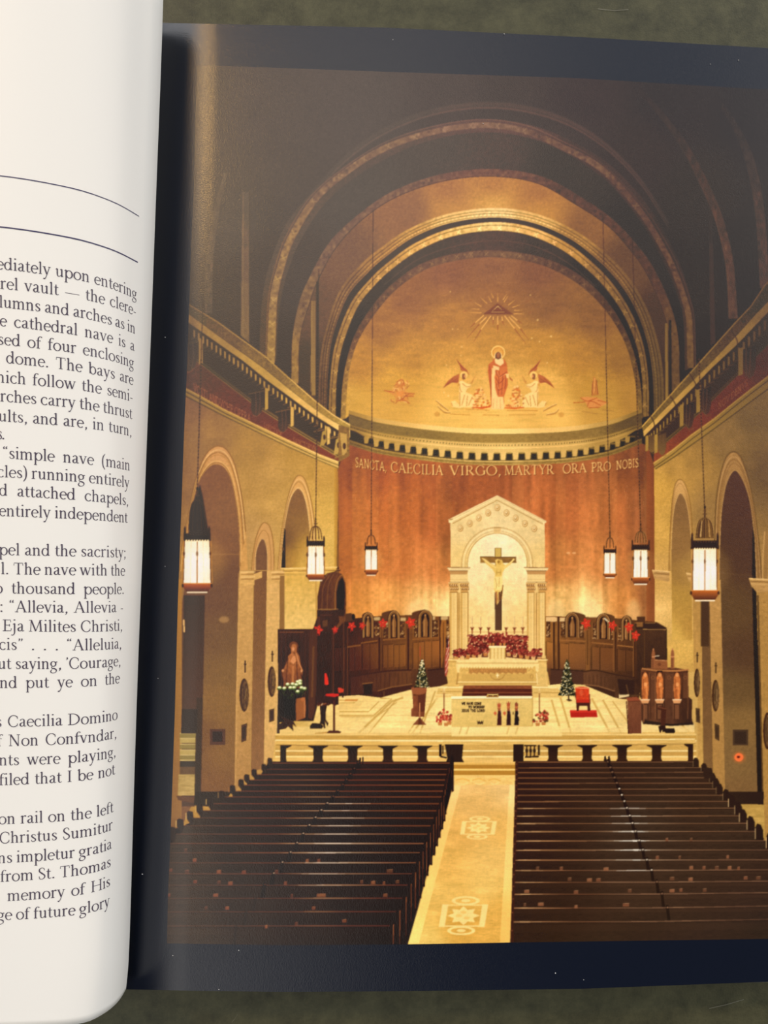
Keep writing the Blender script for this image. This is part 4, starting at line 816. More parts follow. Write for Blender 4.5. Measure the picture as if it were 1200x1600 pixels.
# ---- wooden stalls, left of the altar
a = Z(500, 920, 5); b = Z(840, 920, 4.615); c = Z(680, 760, 3.635); D = Z(260, 940, 4.286); s = Z(430, 960, 6.316); t = Z(690, 960, 6.667)
rect(437, 1050, 1090, 1200, (206,164,84))
rect(530, 1000, 600, 1090, (60,32,18)); rect(437, 984, 560, 1120, (52,30,18)); rect(1000, 982, 1040, 1090, (60,38,22))
item('printed_choir_stall', 'carved brown choir stalls left of the altar')
SL = field([(505,1000,54,28,14),(530,980,58,30,14),(520,1060,50,24,12),(560,1040,66,34,18),(590,1020,92,54,26),(620,1020,116,72,34),(660,1020,118,72,34),(690,1010,130,78,36),(600,1065,76,42,24),(650,1065,80,48,28),(690,1060,70,40,24),(560,1085,50,28,16)])
poly(a((-60,330),(0,165),(140,150),(190,240),(330,225),(420,215),(700,205),(930,215),(1010,215),(1015,420),(975,620),(1000,740),(850,790),(480,855),(440,830),(150,835),(-20,900),(-60,850)), rough(SL, .08, 2.5, 6, 70))
for x0, x1, y0, y1 in ((225,320,450,640),(330,450,430,630),(490,570,440,615),(575,665,440,610),(725,810,420,625),(815,930,410,615),(110,200,460,640)):
    poly(a((x0,y0),(x1,y0-8),(x1,y1-8),(x0,y1)), lambda X, Y: SL(X, Y)*1.18); stroke(a((x0,y1),(x0,y0),(x1,y0-8)), 1, lambda X, Y: SL(X, Y)*.6); stroke(a((x1,y0-8),(x1,y1-8),(x0,y1)), .8, lambda X, Y: np.minimum(SL(X, Y)*1.5, 1), a=.7)
    stroke(a(((x0+x1)/2,y0),((x0+x1)/2,y1)), .8, lambda X, Y: SL(X, Y)*.8)
for q in (((320,425),(450,405)),((490,400),(670,385)),((720,395),(930,380)),((210,455),(320,440))): stroke(a(*q), 2, (140,86,40)); 
for x, y0, y1 in ((465,320,640),(690,310,635),(940,215,620),(990,240,420),(205,300,830),(175,260,820),(95,300,830)): stroke(a((x,y0),(x,y1)), 3.2, (60,32,16)); stroke(a((x+9,y0),(x+9,y1)), 1, (150,96,44), a=.6)
poly(a((950,240),(985,240),(980,480),(945,620),(940,300)), (158,98,42)); stroke(a((965,260),(962,600)), 1.2, (84,48,22))
# carved upper panels and niches
for x0, x1, y0, y1 in ((420,470,250,380),(490,535,240,385),(620,665,245,385),(730,775,240,375),(870,925,245,375),(985,1010,250,380)):
    poly(a((x0,y0),(x1,y0),(x1,y1),(x0,y1)), (84,50,26))
    for k in range(26):
        x, y, w_ = r_.uniform(x0+5, x1-5), r_.uniform(y0+6, y1-6), r_.uniform(4, 10); stroke(a((x-w_,y-w_*.6),(x,y+w_*.5),(x+w_*.7,y-w_)), [.6,1.3,.5], [(206,162,100),(60,32,16),(150,100,54)][k % 3], a=.85, smooth=True)
    stroke(a((x0,y1),(x0,y0),(x1,y0),(x1,y1)), .9, (176,118,58), a=.7)
for x, y in ((440,230),(545,265),(870,225),(970,225),(640,235)): poly(a((x-28,y-8),(x+30,y-10),(x+30,y+16),(x-28,y+18)), (230,196,128), a=.75, soft=.6)
item('printed_stall_canopy', 'round hooded niche with carved figure over the left stalls')
def canopy(f, cx, top, w, h, bot, back, ids):
    """a hood: receding half round back, arch rim, dark niche, small carved figure"""
    poly(f(*([(back, bot-.55*(bot-top))]+[(back+(cx-back)*(.5-.5*math.cos(math.pi*k/10))-(0), top-6+(1-math.sin(math.pi*k/20))*30) for k in range(11)]+[(cx+w*.6, top+40), (cx, top+20)])), (92,56,28))
    o = [(cx-w, bot)]+[(cx-w*math.cos(math.pi*k/12), top+h-h*math.sin(math.pi*k/12)) for k in range(13)]+[(cx+w, bot)]
    i = [(cx-w*.62, bot)]+[(cx-w*.62*math.cos(math.pi*k/12), top+h-h*.72*math.sin(math.pi*k/12)) for k in range(13)]+[(cx+w*.62, bot)]
    poly(f(*o), (112,70,34)); stroke(f(*o), 1.1, (58,32,18)); stroke(f(*[((x-cx)*.86+cx, y+3) for x, y in o]), 1.1, (206,158,92), a=.85); poly(f(*i), (44,24,14)); stroke(f(*i), 1, (176,124,64), a=.8)
    fx = [(cx-w*.3, bot-4), (cx-w*.38, top+h+30), (cx-w*.16, top+h-2), (cx, top+h*.42), (cx+w*.2, top+h-2), (cx+w*.36, top+h+30), (cx+w*.3, bot-4)]
    poly(f(*fx), (140,92,48)); ell(*f((cx, top+h*.62))[0], 1.5, 1.8, (190,136,78)); stroke(f((cx-w*.1, top+h+10), (cx-w*.15, bot-10)), 1, (212,160,96), a=.7)
for cx, top, w, h, bot, back in ((375,185,44,60,380,328),(578,172,46,60,385,482),(822,168,56,62,378,718)):
    item('printed_stall_canopy'); canopy(a, cx, top, w, h, bot, back, 0)
item('printed_stall_canopy', 'dark hood over the left end of the stalls'); poly(a((180,240),(200,195),(240,190),(270,205),(272,250),(190,260)), (84,54,28)); ell(*a((262,220))[0], 2.4, 5, (30,18,12))
# throne hood at the far left
item('printed_throne_hood', 'tall half-round wooden hood left of the apse')
d = Z(260, 680, 4.286)
poly(d((1010,1190),(1012,1080),(1030,980),(1075,925),(1130,912),(1175,930),(1200,990),(1205,1090),(1200,1240),(1140,1300),(1010,1320)), rough(hgrad(495,(78,46,24),530,(104,62,30)), .1, 2, 6, 71))
for q in (((1040,1180),(1050,1020),(1090,940)),((1075,1180),(1085,1010),(1120,930)),((1012,1080),(1035,990),(1080,930))): stroke(d(*q), 1, (150,98,50), smooth=True, a=.6)
poly(d((1140,1180),(1140,1050),(1155,980),(1178,950),(1192,985),(1196,1070),(1190,1190)), (36,20,12)); stroke(d((1130,1180),(1132,1040),(1150,965),(1178,938),(1196,980)), 1.4, (150,98,50), smooth=True)
poly(d((1010,1165),(1200,1165),(1190,1210),(1010,1215)), (58,34,20)); stroke(d((1010,1168),(1150,1165)), 1.4, (190,140,80), a=.7); ell(*d((1150,890))[0], 1.6, 2, (80,50,26)); stroke(d((1130,910),(1165,905)), 1.6, (80,50,26))
stroke(a((60,240),(100,195),(130,165)), 1.2, (226,180,112), a=.7); stroke(a((0,172),(120,162)), 1, (176,120,64), a=.6)
poly(a((0,170),(140,165),(150,260),(100,330),(0,330)), rough((62,36,20), .1, 3, 4, 72)); stroke(a((0,205),(100,205)), 1, (120,76,40), a=.6)
poly(a((20,250),(60,240),(60,290),(20,300)), (104,68,36), a=.8); 
for _ in range(90):
    x, y = r_.uniform(0, 980), r_.uniform(380, 820); stroke(a((x, y), (x+r_.uniform(-3, 3), y+r_.uniform(15, 60))), [.4, .9, .4], [(150,98,52),(40,20,12)][int(r_.integers(2))], a=r_.uniform(.15, .4), own=False)
# bows
def bow(f, x, y, r, nm, rot=0, n=5):
    item('printed_red_bow', nm)
    cx, cy = f((x, y))[0]
    for k in range(n):
        an = math.radians(rot+k*360/n); q = (math.cos(an), math.sin(an)); p_ = (-q[1], q[0])
        poly([(cx, cy), (cx+q[0]*r*.5+p_[0]*r*.3, cy+q[1]*r*.5+p_[1]*r*.3), (cx+q[0]*r, cy+q[1]*r), (cx+q[0]*r*.5-p_[0]*r*.3, cy+q[1]*r*.5-p_[1]*r*.3)], (214,58,36)); stroke([(cx, cy), (cx+q[0]*r*.8, cy+q[1]*r*.8)], .9, (150,30,22), a=.6)
    ell(cx, cy, r*.2, r*.2, (240,90,56)); stroke([(cx-r*.1, cy), (cx-r*.2, cy+r*1.25)], [1.6, .8], (196,48,34)); stroke([(cx+r*.1, cy), (cx+r*.2, cy+r*1.1)], [1.6, .8], (206,54,34))
bow(a, 708, 262, 9, 'red poinsettia bow on the left stalls nearest the altar', 36); bow(a, 492, 268, 8, 'second red bow from the altar on the left stalls', -90); bow(a, 330, 285, 6, 'third red bow from the altar on the left stalls', -70); bow(a, 248, 290, 7.5, 'fourth red bow from the altar on the left stalls', -60)
bow(a, 118, 318, 6, 'fifth red bow from the altar on the left stalls', -20); bow(a, -15, 320, 8.5, 'red bow at the left end of the stalls', -70)
# left stall fronts
item('printed_stall_front', 'low curved wooden stall front left of the altar')
poly(a((240,690),(420,650),(580,640),(715,636),(720,730),(720,760),(520,800),(430,800),(330,820),(240,830)), rough(hgrad(540,(70,38,22),650,(104,64,38)), .08, 2, 8, 73)); stroke(a((230,690),(400,660),(560,640),(715,634)), 2, (60,34,20), smooth=True)
for k in range(9): stroke(a((440+k*34,660),(440+k*34,790)), .8, (58,32,20), a=.6)
poly(a((450,800),(560,770),(720,745),(725,800),(620,825),(480,855)), (66,36,20)); stroke(a((450,798),(560,768),(720,745)), 1.5, (138,90,52)); 
for x in (500, 630): stroke(a((x,800),(x,845)), 1.2, (120,78,44))
poly(a((840,640),(970,628),(1000,740),(850,790)), (72,42,28)); stroke(a((840,636),(972,624)), 1.3, (40,22,14)); poly(a((335,748),(412,738),(405,822),(345,826)), (44,26,16), soft=.8); stroke(a((330,742),(415,732)), 1.2, (150,100,56))
# flag
item('printed_flag', 'furled red and white striped flag beside the altar')
poly(a((992,380),(1006,390),(1012,480),(1000,640),(985,690),(974,670),(975,560),(985,470)), (176,76,58))
for k in range(6): stroke(a((978+k*3,660-k*48),(1008,590-k*46)), 1.2, (226,190,150), a=.85)
poly(a((990,360),(1002,380),(1000,460),(988,460)), (56,34,40)); stroke(a((997,330),(994,390)), 1, (200,150,80))
# ---- stalls right of the altar
item('printed_choir_stall', 'carved brown choir stalls right of the altar')
SR = field([(860,1000,150,96,42),(880,1010,122,76,36),(910,1010,118,74,36),(950,1020,100,60,30),(990,1020,78,46,24),(870,1060,88,52,30),(920,1060,92,58,34),(970,1075,70,42,24),(1000,1060,58,34,20)])
poly(b((50,200),(200,200),(400,205),(600,215),(700,225),(860,240),(930,280),(935,500),(760,580),(730,800),(560,790),(330,700),(90,700),(80,640),(55,500)), rough(SR, .08, 2.5, 6, 75))
poly(b((60,200),(150,195),(150,236),(60,238)), (230,184,112)); poly(b((160,208),(205,208),(205,235),(160,236)), (226,184,116)); stroke(b((55,200),(205,203)), 1.2, (120,72,34))
for x0, x1, y0, y1 in ((160,220,390,570),(225,340,390,575),(390,440,415,580),(450,545,420,585),(575,630,435,590),(635,690,440,590),(62,110,380,570)):
    poly(b((x0,y0),(x1,y0+6),(x1,y1+6),(x0,y1)), lambda X, Y: SR(X, Y)*1.15); stroke(b((x0,y1),(x0,y0),(x1,y0+6)), 1, lambda X, Y: SR(X, Y)*.6); stroke(b((x1,y0+6),(x1,y1+6)), .8, lambda X, Y: np.minimum(SR(X, Y)*1.5, 1), a=.7)
for q in (((155,370),(345,378)),((390,388),(545,402)),((575,408),(690,420))): stroke(b(*q), 2, (152,98,48))
for x0, x1, y0, y1 in ((60,95,235,350),(165,208,235,350),(300,340,240,355),(395,425,245,365),(515,545,260,370),(580,605,265,380)):
    poly(b((x0,y0),(x1,y0),(x1,y1),(x0,y1)), (84,50,26))
    for k in range(26):
        x, y, w_ = r_.uniform(x0+4, x1-4), r_.uniform(y0+6, y1-6), r_.uniform(4, 9); stroke(b((x-w_,y-w_*.6),(x,y+w_*.5),(x+w_*.7,y-w_)), [.6,1.3,.5], [(214,170,108),(60,32,16),(150,100,54)][k % 3], a=.85, smooth=True)
    stroke(b((x0,y1),(x0,y0),(x1,y0),(x1,y1)), .9, (176,118,58), a=.7)
for x, y0, y1 in ((150,200,600),(118,240,580),(360,285,590),(560,310,600),(700,360,640)): stroke(b((x,y0),(x,y1)), 3, (70,40,20)); stroke(b((x-9,y0),(x-9,y1)), 1, (166,110,54), a=.7)
poly(b((345,290),(375,290),(375,590),(345,585)), (126,80,38)); stroke(b((360,300),(360,550)), 1.4, (70,42,22))
for cx, top, w, h, bot, back in ((250,172,52,62,348,345),(475,180,50,58,362,555),(640,195,36,52,370,680)):
    item('printed_stall_canopy'); canopy(b, cx, top, w, h, bot, back, 0)
stroke(b((480,210),(515,245),(500,235)), 2.2, (250,230,180), a=.85)
item('printed_stall_front', 'low curved wooden stall front right of the altar')
poly(b((330,600),(420,592),(560,620),(640,640),(700,650),(740,770),(560,790),(550,760),(340,695)), rough(hgrad(910,(104,66,40),1000,(60,36,22)), .08, 2, 8, 76)); stroke(b((330,598),(420,588),(560,618),(700,640)), 2, (58,34,20), smooth=True)
for k in range(8): stroke(b((345+k*28,612+k*5),(345+k*28,690+k*9)), .8, (62,36,22), a=.6)
poly(b((335,690),(440,705),(555,740),(555,790),(440,770),(335,730)), (62,36,22)); stroke(b((335,690),(440,703),(555,738)), 1.5, (142,96,58))
poly(b((95,580),(330,590),(330,690),(200,700),(90,700)), (76,46,32)); stroke(b((95,580),(330,592)), 1.3, (44,26,18)); poly(b((585,755),(660,760),(660,775),(585,790)), (226,196,130))
poly(b((575,650),(700,660),(700,760),(590,765)), (50,30,20)); stroke(b((640,690),(655,760)), 1.2, (140,96,56), a=.7)
item('printed_cabinet', 'tall dark wooden cabinet right of the stalls')
poly(b((710,280),(930,285),(935,500),(930,600),(760,800),(720,640)), rough(vgrad(980,(70,44,26),1060,(56,34,20)), .08, 2, 6, 77)); poly(b((700,245),(850,245),(930,282),(926,296),(710,290)), (52,32,20)); stroke(b((760,292),(928,294)), 1.2, (168,124,70)); stroke(b((700,246),(850,246)), 1, (150,104,56)); stroke(b((930,290),(930,500)), 1, (30,18,12)); poly(b((715,200),(775,200),(775,250),(720,250)), (74,44,24)); poly(b((712,240),(760,240),(760,275),(712,275)), (150,100,50), a=.8); stroke(b((770,300),(770,560)), 1, (96,62,34))
bow(b, 350, 248, 9, 'red bow on the right stalls nearest the altar', 36); bow(b, 540, 262, 8, 'second red bow from the altar on the right stalls', -70); bow(b, 660, 275, 8, 'third red bow from the altar on the right stalls', -100); bow(b, 706, 335, 8, 'lowest red bow at the right end of the stalls', -80)
# ---- marble sanctuary floor
item('printed_marble_floor', 'cream marble sanctuary floor with inlaid bands')
FL = field([(450,1140,206,166,80),(520,1110,244,206,110),(560,1085,240,202,108),(600,1120,248,214,118),(650,1090,244,208,114),(690,1130,250,220,124),(860,1100,246,212,116),(900,1090,244,208,110),(930,1130,248,216,122),(980,1100,240,204,112),(1020,1140,236,200,112),(1075,1135,230,196,118),(860,1130,248,216,118)])
poly([(437,1122),(455,1128),(490,1118),(490,1090),(530,1088),(560,1086),(595,1090),(640,1078),(690,1072),(845,1072),(880,1068),(912,1070),(960,1090),(990,1096),(1010,1120),(1085,1130),(1085,1148),(437,1150)], rough(rough(FL, .03, 3, 1.6, 80), .04, 22, 5, 81))
BAND = (196,152,70)
for q, w in ((((470,855),(600,860),(380,1130)), 2.2), (((650,850),(560,880),(300,1130)), 3.2), (((720,1130),(780,1050),(930,830)), 2.6), (((900,800),(780,1130)), 2.4), (((690,1125),(740,1050)), 2.2), (((150,990),(420,990),(560,860)), 2.2), (((150,960),(380,960),(460,880)), 1.6), (((150,870),(290,872),(270,890),(150,892)), 1.6), (((600,885),(440,1000),(160,1000)), 1.4)):
    stroke(a(*q), w, BAND, a=.8)
poly(a((200,862),(300,862),(290,878),(190,878)), (206,140,64)); stroke(a((130,848),(350,842)), 2.4, (236,200,118)); poly(a((150,895),(330,895),(290,945),(140,945)), (226,186,98), a=.7)
for q, w in ((((100,800),(170,1035)), 3), (((160,770),(240,1035)), 3), (((390,790),(520,1035)), 3.2), (((470,800),(600,1035)), 3), (((540,810),(650,960)), 2), (((1040,985),(1100,1035)), 2.4)): stroke(b(*q), w, BAND, a=.75)
for k in range(26):
    r_ = np.random.default_rng(100+k); x, y = r_.uniform(540, 1000), r_.uniform(1085, 1140)
    if 690 < x < 850: continue
    stroke([(x-6, y), (x+6, y-.5)], [.5, 2.2, .5], (214,174,88), a=.5)
for y in (1096,1106,1118,1128): stroke([(560,y),(1060,y)], .7, (214,176,92), a=.5)
poly([(437,1135),(700,1138),(1085,1136),(1085,1148),(437,1150)], rough((240,204,114), .05, 9, 1.5, 82), a=.6)
# steps up to the sanctuary
item('printed_sanctuary_steps', 'pale marble steps below the sanctuary')
ST = (226,182,86)
poly([(431,1146),(1086,1144),(1090,1200),(425,1200)], rough((222,178,86), .05, 10, 1.5, 83))
for y, h_, cc in ((1146.5,2.2,(236,198,108)),(1149.5,6,(196,152,68)),(1156,2.6,(250,220,134)),(1164,8,(204,160,76)),(1172,2.4,(246,212,124)),(1174.5,7,(200,154,72)),(1181,2.4,(246,212,120)),(1183.5,9,(232,186,92))):
    rect(430, y, 1088, y+h_, rough(cc, .05, 14, 1.5, int(y)))
poly([(707,1192),(806,1192),(806,1213),(707,1213)], (226,176,78)); rect(707, 1195, 806, 1201, (176,124,44)); rect(707, 1201.5, 806, 1204, (252,206,96)); rect(707, 1204, 806, 1211, (180,128,46)); rect(707, 1211.5, 806, 1213.5, (252,208,98))
item('printed_communion_rail', 'pale marble top of the communion rail, left half')
poly([(431,1156),(692,1158),(692,1166),(431,1164)], rough((224,178,84), .04, 12, 2, 84)); stroke([(431,1156.5),(692,1158)], 1.6, (252,224,142)); stroke([(431,1164),(692,1166)], 1, (150,110,50))
item('printed_communion_rail', 'pale marble top of the communion rail, right half')
poly([(832,1157),(1086,1154),(1087,1162),(832,1165.5)], rough((222,178,88), .04, 12, 2, 85)); stroke([(832,1157.5),(1086,1154.6)], 1.6, (250,222,142)); stroke([(832,1165.5),(1087,1162)], 1, (150,110,50))
def baluster(x, yt, yb, w=7.5, half=0):
    item('printed_baluster')
    p = [(x-w*2.1, yt), (x-w*2, yt+1.4), (x-w, yt+5), (x-w*.95, yb-6), (x-w*1.3, yb), (x+w*1.3, yb), (x+w*.95, yb-6), (x+w, yt+5), (x+w*2, yt+1.4), (x+w*2.1, yt)]
    if half < 0: p = [q for q in p if q[0] <= x+w*.4]+[(x+w*.4, yb), (x+w*.4, yt)] if False else [(x-w*.8, yt), (x-w*.8, yb), (x+w*.9, yb), (x+w*.7, yb-6), (x+w*.7, yt+5), (x+w*2, yt+1.4), (x+w*2.1, yt)]
    if half > 0: p = [(x-w*2.1, yt), (x-w*2, yt+1.4), (x-w*.8, yt+5), (x-w*.75, yb-6), (x-w*.9, yb), (x+w*.8, yb), (x+w*.8, yt)]
    poly(p, vgrad(yt, (40,24,14), yb, (56,32,16)))
baluster(443, 1164.5, 1192, 6, -1)
for x in (497, 551, 606, 660): baluster(x, 1165, 1192)
for x in (864, 917.5, 972, 1026): baluster(x, 1164, 1191)
baluster(1079, 1162.5, 1190, 5, 1)
for x0, x1, nm in ((686, 724, 'dark rail end post left of the carpet'), (802, 838, 'dark rail end post right of the carpet')):
    item('printed_rail_post', nm)
    if x0 < 750: poly([(695,1163),(724,1163),(722,1185),(725,1191),(697,1191),(699,1185)], (44,27,15)); poly([(686,1163),(690,1163),(690,1182),(686,1182)], (40,24,14)); stroke([(688,1182),(698,1184)], 2.5, (40,24,14)); stroke([(692,1165),(692,1178)], 1.6, (60,38,20))
    else:
        poly([(802,1163),(818,1163),(818,1190),(802,1190)], (42,26,14)); stroke([(819,1165),(838,1165)], 2, (44,27,15)); stroke([(842,1164),(842,1180)], 3.4, (44,27,15)); stroke([(820,1183),(842,1182)], 2.4, (44,27,15))
        for x in (823, 829, 835): stroke([(x,1165),(x,1183)], 2.2, (52,32,18)); ell(x, 1173, 2.4, 3.4, (52,32,18))
# ---- reredos behind the altar
item('printed_altar_canopy', 'cream stone gabled altar canopy with twin columns')
CR = field([(776,790,238,206,132),(720,830,236,202,124),(835,830,234,200,124),(720,870,234,196,108),(840,870,232,194,108),(778,860,248,222,152),(778,930,244,208,126),(740,990,240,200,112),(815,990,238,196,108),(705,960,228,182,90),(848,960,230,184,94),(778,1040,228,186,96)])
poly(c((86,205),(352,62),(622,205),(624,470),(620,1010),(80,1010),(88,470)), rough(rough(CR, .03, 3, 3, 86), .03, 12, 12, 87))
poly(c((75,188),(352,50),(630,196),(630,207),(612,212),(352,76),(100,208),(78,208)), (246,216,140)); stroke(c((100,210),(352,78),(612,214)), 1.2, (176,130,62)); stroke(c((80,196),(352,58),(626,200)), .8, (200,160,90), a=.8); stroke(c((80,188),(100,186)), 1, (140,96,44)); stroke(c((98,203),(352,68),(612,205)), 1, (206,166,96), a=.7)
for x, y in ((143,238),(197,211),(248,179),(301,151),(353,121),(405,151),(457,181),(510,211),(563,240)):
    cx, cy = c((x, y))[0]; ell(cx, cy, 4.5, 5.4, (184,136,70)); ell(cx-.3, cy-.3, 3.7, 4.6, (236,198,122)); ell(cx, cy, 2.2, 2.8, (196,150,84)); ell(cx-.4, cy-.8, 1.2, 1.4, (246,220,152))
ao = [(150,470)]+[(352-202*math.cos(math.pi*k/24), 440-207*math.sin(math.pi*k/24)) for k in range(25)]+[(556,470)]
ai = [(184,470)]+[(353-169*math.cos(math.pi*k/24), 436-170*math.sin(math.pi*k/24)) for k in range(25)]+[(522,470)]
stroke(c(*ao), 1.3, (200,158,88)); stroke(c(*[((x-352)*.95+352, (y-440)*.95+440) for x, y in ao]), 1, (248,222,150)); stroke(c(*[((x-352)*.9+352, (y-440)*.9+440) for x, y in ao]), .9, (210,170,100))
poly(c(*ai)+c((528,480),(525,985),(190,985),(186,480)), rough(rough(field([(778,850,250,228,166),(740,880,250,222,148),(815,880,250,222,146),(778,930,246,212,130),(740,970,244,206,116),(815,970,242,202,112)]), .025, 3, 3, 88), .03, 8, 8, 89)); stroke(c(*ai), 1.1, (190,144,74))
poly(c((330,235),(375,235),(370,268),(335,268)), (228,188,112)); stroke(c((330,235),(375,235)), 1, (160,116,56)); stroke(c((337,252),(368,252)), .8, (180,136,70))
for x0, x1 in ((66, 200), (504, 644)):
    poly(c((x0,460),(x1,462),(x1-6,478),(x0+12,478)), (240,208,132)); stroke(c((x0,460),(x1,462)), 1.2, (140,98,52)); poly(c((x0+14,478),(x1-14,478),(x1-20,500),(x0+20,500)), (190,142,80)); stroke(c((x0+14,480),(x1-14,480)), 1, (126,84,44)); poly(c((x0+20,500),(x1-18,500),(x1-18,545),(x0+20,545)), (238,200,116)); stroke(c((x0+18,530),(x1-18,530)), .8, (206,164,86)); stroke(c((x0+14,545),(x1-8,545)), 1.2, (120,76,36))
for k, (x0, x1) in enumerate(((84,126),(147,186),(523,562),(588,624))):
    item('printed_column', ('leftmost cream column of the altar canopy', 'inner left cream column of the altar canopy', 'inner right cream column of the altar canopy', 'rightmost cream column of the altar canopy')[k])
    poly(c((x0,600),(x1,600),(x1-1,970),(x0+1,970)), hgrad(680+x0/3.635, (214,168,82), 680+x1/3.635, (244,206,118))); stroke(c((x1,600),(x1,970)), 1.2, (172,124,56)); stroke(c((x0,600),(x0,970)), .8, (190,140,68)); stroke(c(((x0*2+x1)/3,605),((x0*2+x1)/3,965)), 1.4, (250,222,142), a=.6)
    poly(c((x0-8,548),(x1+8,548),(x1,602),(x0,602)), (206,156,80)); stroke(c((x0-9,547),(x1+9,547)), 1.2, (240,206,126)); stroke(c((x0-2,602),(x1+2,602)), 1.2, (146,100,44))
    for j in range(4):
        x = x0-4+(x1-x0+8)*(j+.5)/4
        for y in (562, 582): ell(*c((x+(4 if y > 570 else 0), y))[0], 1.5, 2.1, (118,72,32)); ell(*c((x+3, y-2))[0], .9, 1.3, (246,206,126))
    poly(c((x0-4,962),(x1+4,962),(x1+6,978),(x0-6,978)), (228,186,98)); stroke(c((x0-6,979),(x1+6,979)), .9, (160,114,54))
for x in (135, 575): stroke(c((x,604),(x,962)), 1.6, (150,104,50), a=.7)
item('printed_crucifix', 'dark wooden crucifix with a golden figure')
poly(c((340,350),(375,350),(375,404),(340,404)), (206,170,80)); stroke(c((340,404),(340,350),(375,350),(375,404)), 1, (130,96,44))
poly(c((255,400),(460,402),(461,435),(256,434)), rough(hgrad(750,(150,108,50),807,(136,96,46)), .1, 3, 3, 90)); stroke(c((255,400),(460,402)), 1, (100,66,30))
poly(c((340,435),(378,435),(378,600),(338,600)), (190,146,74)); poly(c((338,590),(379,590),(378,818),(340,818)), (88,58,38)); stroke(c((376,590),(376,818)), 1.2, (60,38,26))
FG = (232,190,84)
poly(c((262,405),(285,412),(320,440),(348,452),(340,420),(352,412),(380,418),(386,440),(400,448),(430,425),(445,408),(452,415),(430,440),(395,468),(382,490),(378,530),(380,580),(372,600),(368,650),(352,672),(345,650),(342,610),(334,585),(336,540),(340,495),(325,470),(290,440)), FG)
ell(*c((366, 432))[0], 3.2, 4, (214,168,70)); ell(*c((360,428))[0], 2, 2.2, (160,116,44)); poly(c((334,512),(380,512),(384,545),(372,600),(378,620),(366,590),(340,588),(332,560)), (246,212,112)); 
for q in (((350,470),(348,505)),((372,470),(370,505)),((345,490),(375,488)),((340,520),(350,560),(344,585)),((365,520),(362,570))): stroke(c(*q), .8, (170,124,50), a=.8)
poly(c((342,600),(352,596),(356,640),(350,675),(343,655)), (176,116,62)); poly(c((360,600),(372,600),(370,640),(360,665)), (120,76,46)); stroke(c((385,560),(380,610),(376,640)), 1.4, (140,92,40))
for q in (((270,408),(320,448),(345,462)),((450,412),(420,440),(390,462))): stroke(c(*q), 1, (252,224,140), a=.7)
# candles and flowers
for k, x in enumerate((210,257,303,403,450,497)):
    item('printed_altar_candle')
    stroke(c((x,738),(x,800)), 1.2, (206,160,90)); stroke(c((x-1,738),(x-1,800)), .5, (250,226,160)); stroke(c((x-11,803),(x+11,803)), 1.2, (130,66,34)); ell(*c((x,810))[0], 1.9, 2, (116,54,30)); stroke(c((x-9,800),(x,812),(x+9,800)), 1.2, (130,66,34)); stroke(c((x,812),(x,838)), 1.6, (120,60,32)); ell(*c((x,826))[0], 1.5, 1.1, (150,84,46))
base()
stroke(c((190,828),(520,828)), .9, (176,126,60)); stroke(c((192,856),(520,858)), 1, (176,120,56), a=.7)
r_ = np.random.default_rng(12)
def flowers(x0, x1, y0, y1, n, f, shape, reds=((138,46,36),(156,60,46),(108,34,28),(176,82,60),(92,40,30))):
    for _ in range(n):
        for _t in range(20):
            x, y = r_.uniform(x0, x1), r_.uniform(y0, y1)
            if shape(x, y): break
        cx, cy = f((x, y))[0]; k = r_.integers(len(reds)); rr = r_.uniform(1.3, 2.6); an = r_.uniform(0, 90)
        for j in range(3): poly(ep(cx, cy, rr, rr*.42, rot=an+60*j, n=8), reds[k])
        if r_.random() < .07: ell(cx, cy, .8, .8, (240,200,130))
for nm, cx0, w, y0, y1, n in (('bank of red poinsettias on the left of the tabernacle', 248, 62, 845, 935, 150), ('bank of red poinsettias on the right of the tabernacle', 462, 62, 845, 935, 150)):
    item('printed_poinsettias', nm)
    poly(c((cx0-w+4,870),(cx0-20,848),(cx0+w,846),(cx0+w,932),(cx0-w,930)), rough((96,34,26), .3, 2, 2, 91)); flowers(cx0-w, cx0+w, y0, y1, n, c, lambda x, y: True)
    for _ in range(16): ell(*c((r_.uniform(cx0-w, cx0+w), r_.uniform(850, 925)))[0], .9, 1, (240,190,110))
item('printed_poinsettias', 'red poinsettias on top of the tabernacle')
poly(c((300,880),(320,845),(352,830),(390,845),(408,880),(404,905),(304,905)), (110,32,28)); flowers(302, 408, 832, 900, 90, c, lambda x, y: True)
for x in (312,330,370,392): ell(*c((x,897))[0], 2, 2.4, (190,120,60)); ell(*c((x+12,898))[0], 1.2, 1.6, (60,44,24))
for nm, x0, x1 in (('row of potted poinsettias along the altar left', 104, 300), ('row of potted poinsettias along the altar right', 402, 606)):
    item('printed_poinsettias', nm)
    poly(c((x0,940),(x1,925),(x1,970),(x0,975)) if x0 < 200 else c((x0,925),(x1,945),(x1,990),(x0,970)), (92,44,30))
    for k in range(6):
        x = x0+16+(x1-x0-30)*k/5; y = (972-k*4) if x0 < 200 else (952+k*5)
        poly(c((x-13,y-8),(x+13,y-8),(x+10,y+14),(x-10,y+14)), [(206,146,76),(224,176,100),(190,120,60)][k % 3]); stroke(c((x-13,y-7),(x+13,y-7)), .9, (246,208,130))
    flowers(x0, x1, 925, 968, 110, c, lambda x, y: (y < 968-(x-x0)*.11) if x0 < 200 else (y < 948+(x-x0)*.11))
item('printed_tabernacle', 'draped cream tabernacle in the middle of the altar')
poly(c((304,905),(404,905),(402,918),(400,1006),(310,1006),(306,918)), (238,200,108)); poly(c((304,905),(404,905),(404,916),(304,916)), (250,224,146))
for k in range(9): stroke(c((316+k*10,920),(316+k*10-(k % 2)*3,990)), 1, [(196,150,70),(250,220,136)][k % 2], a=.8)
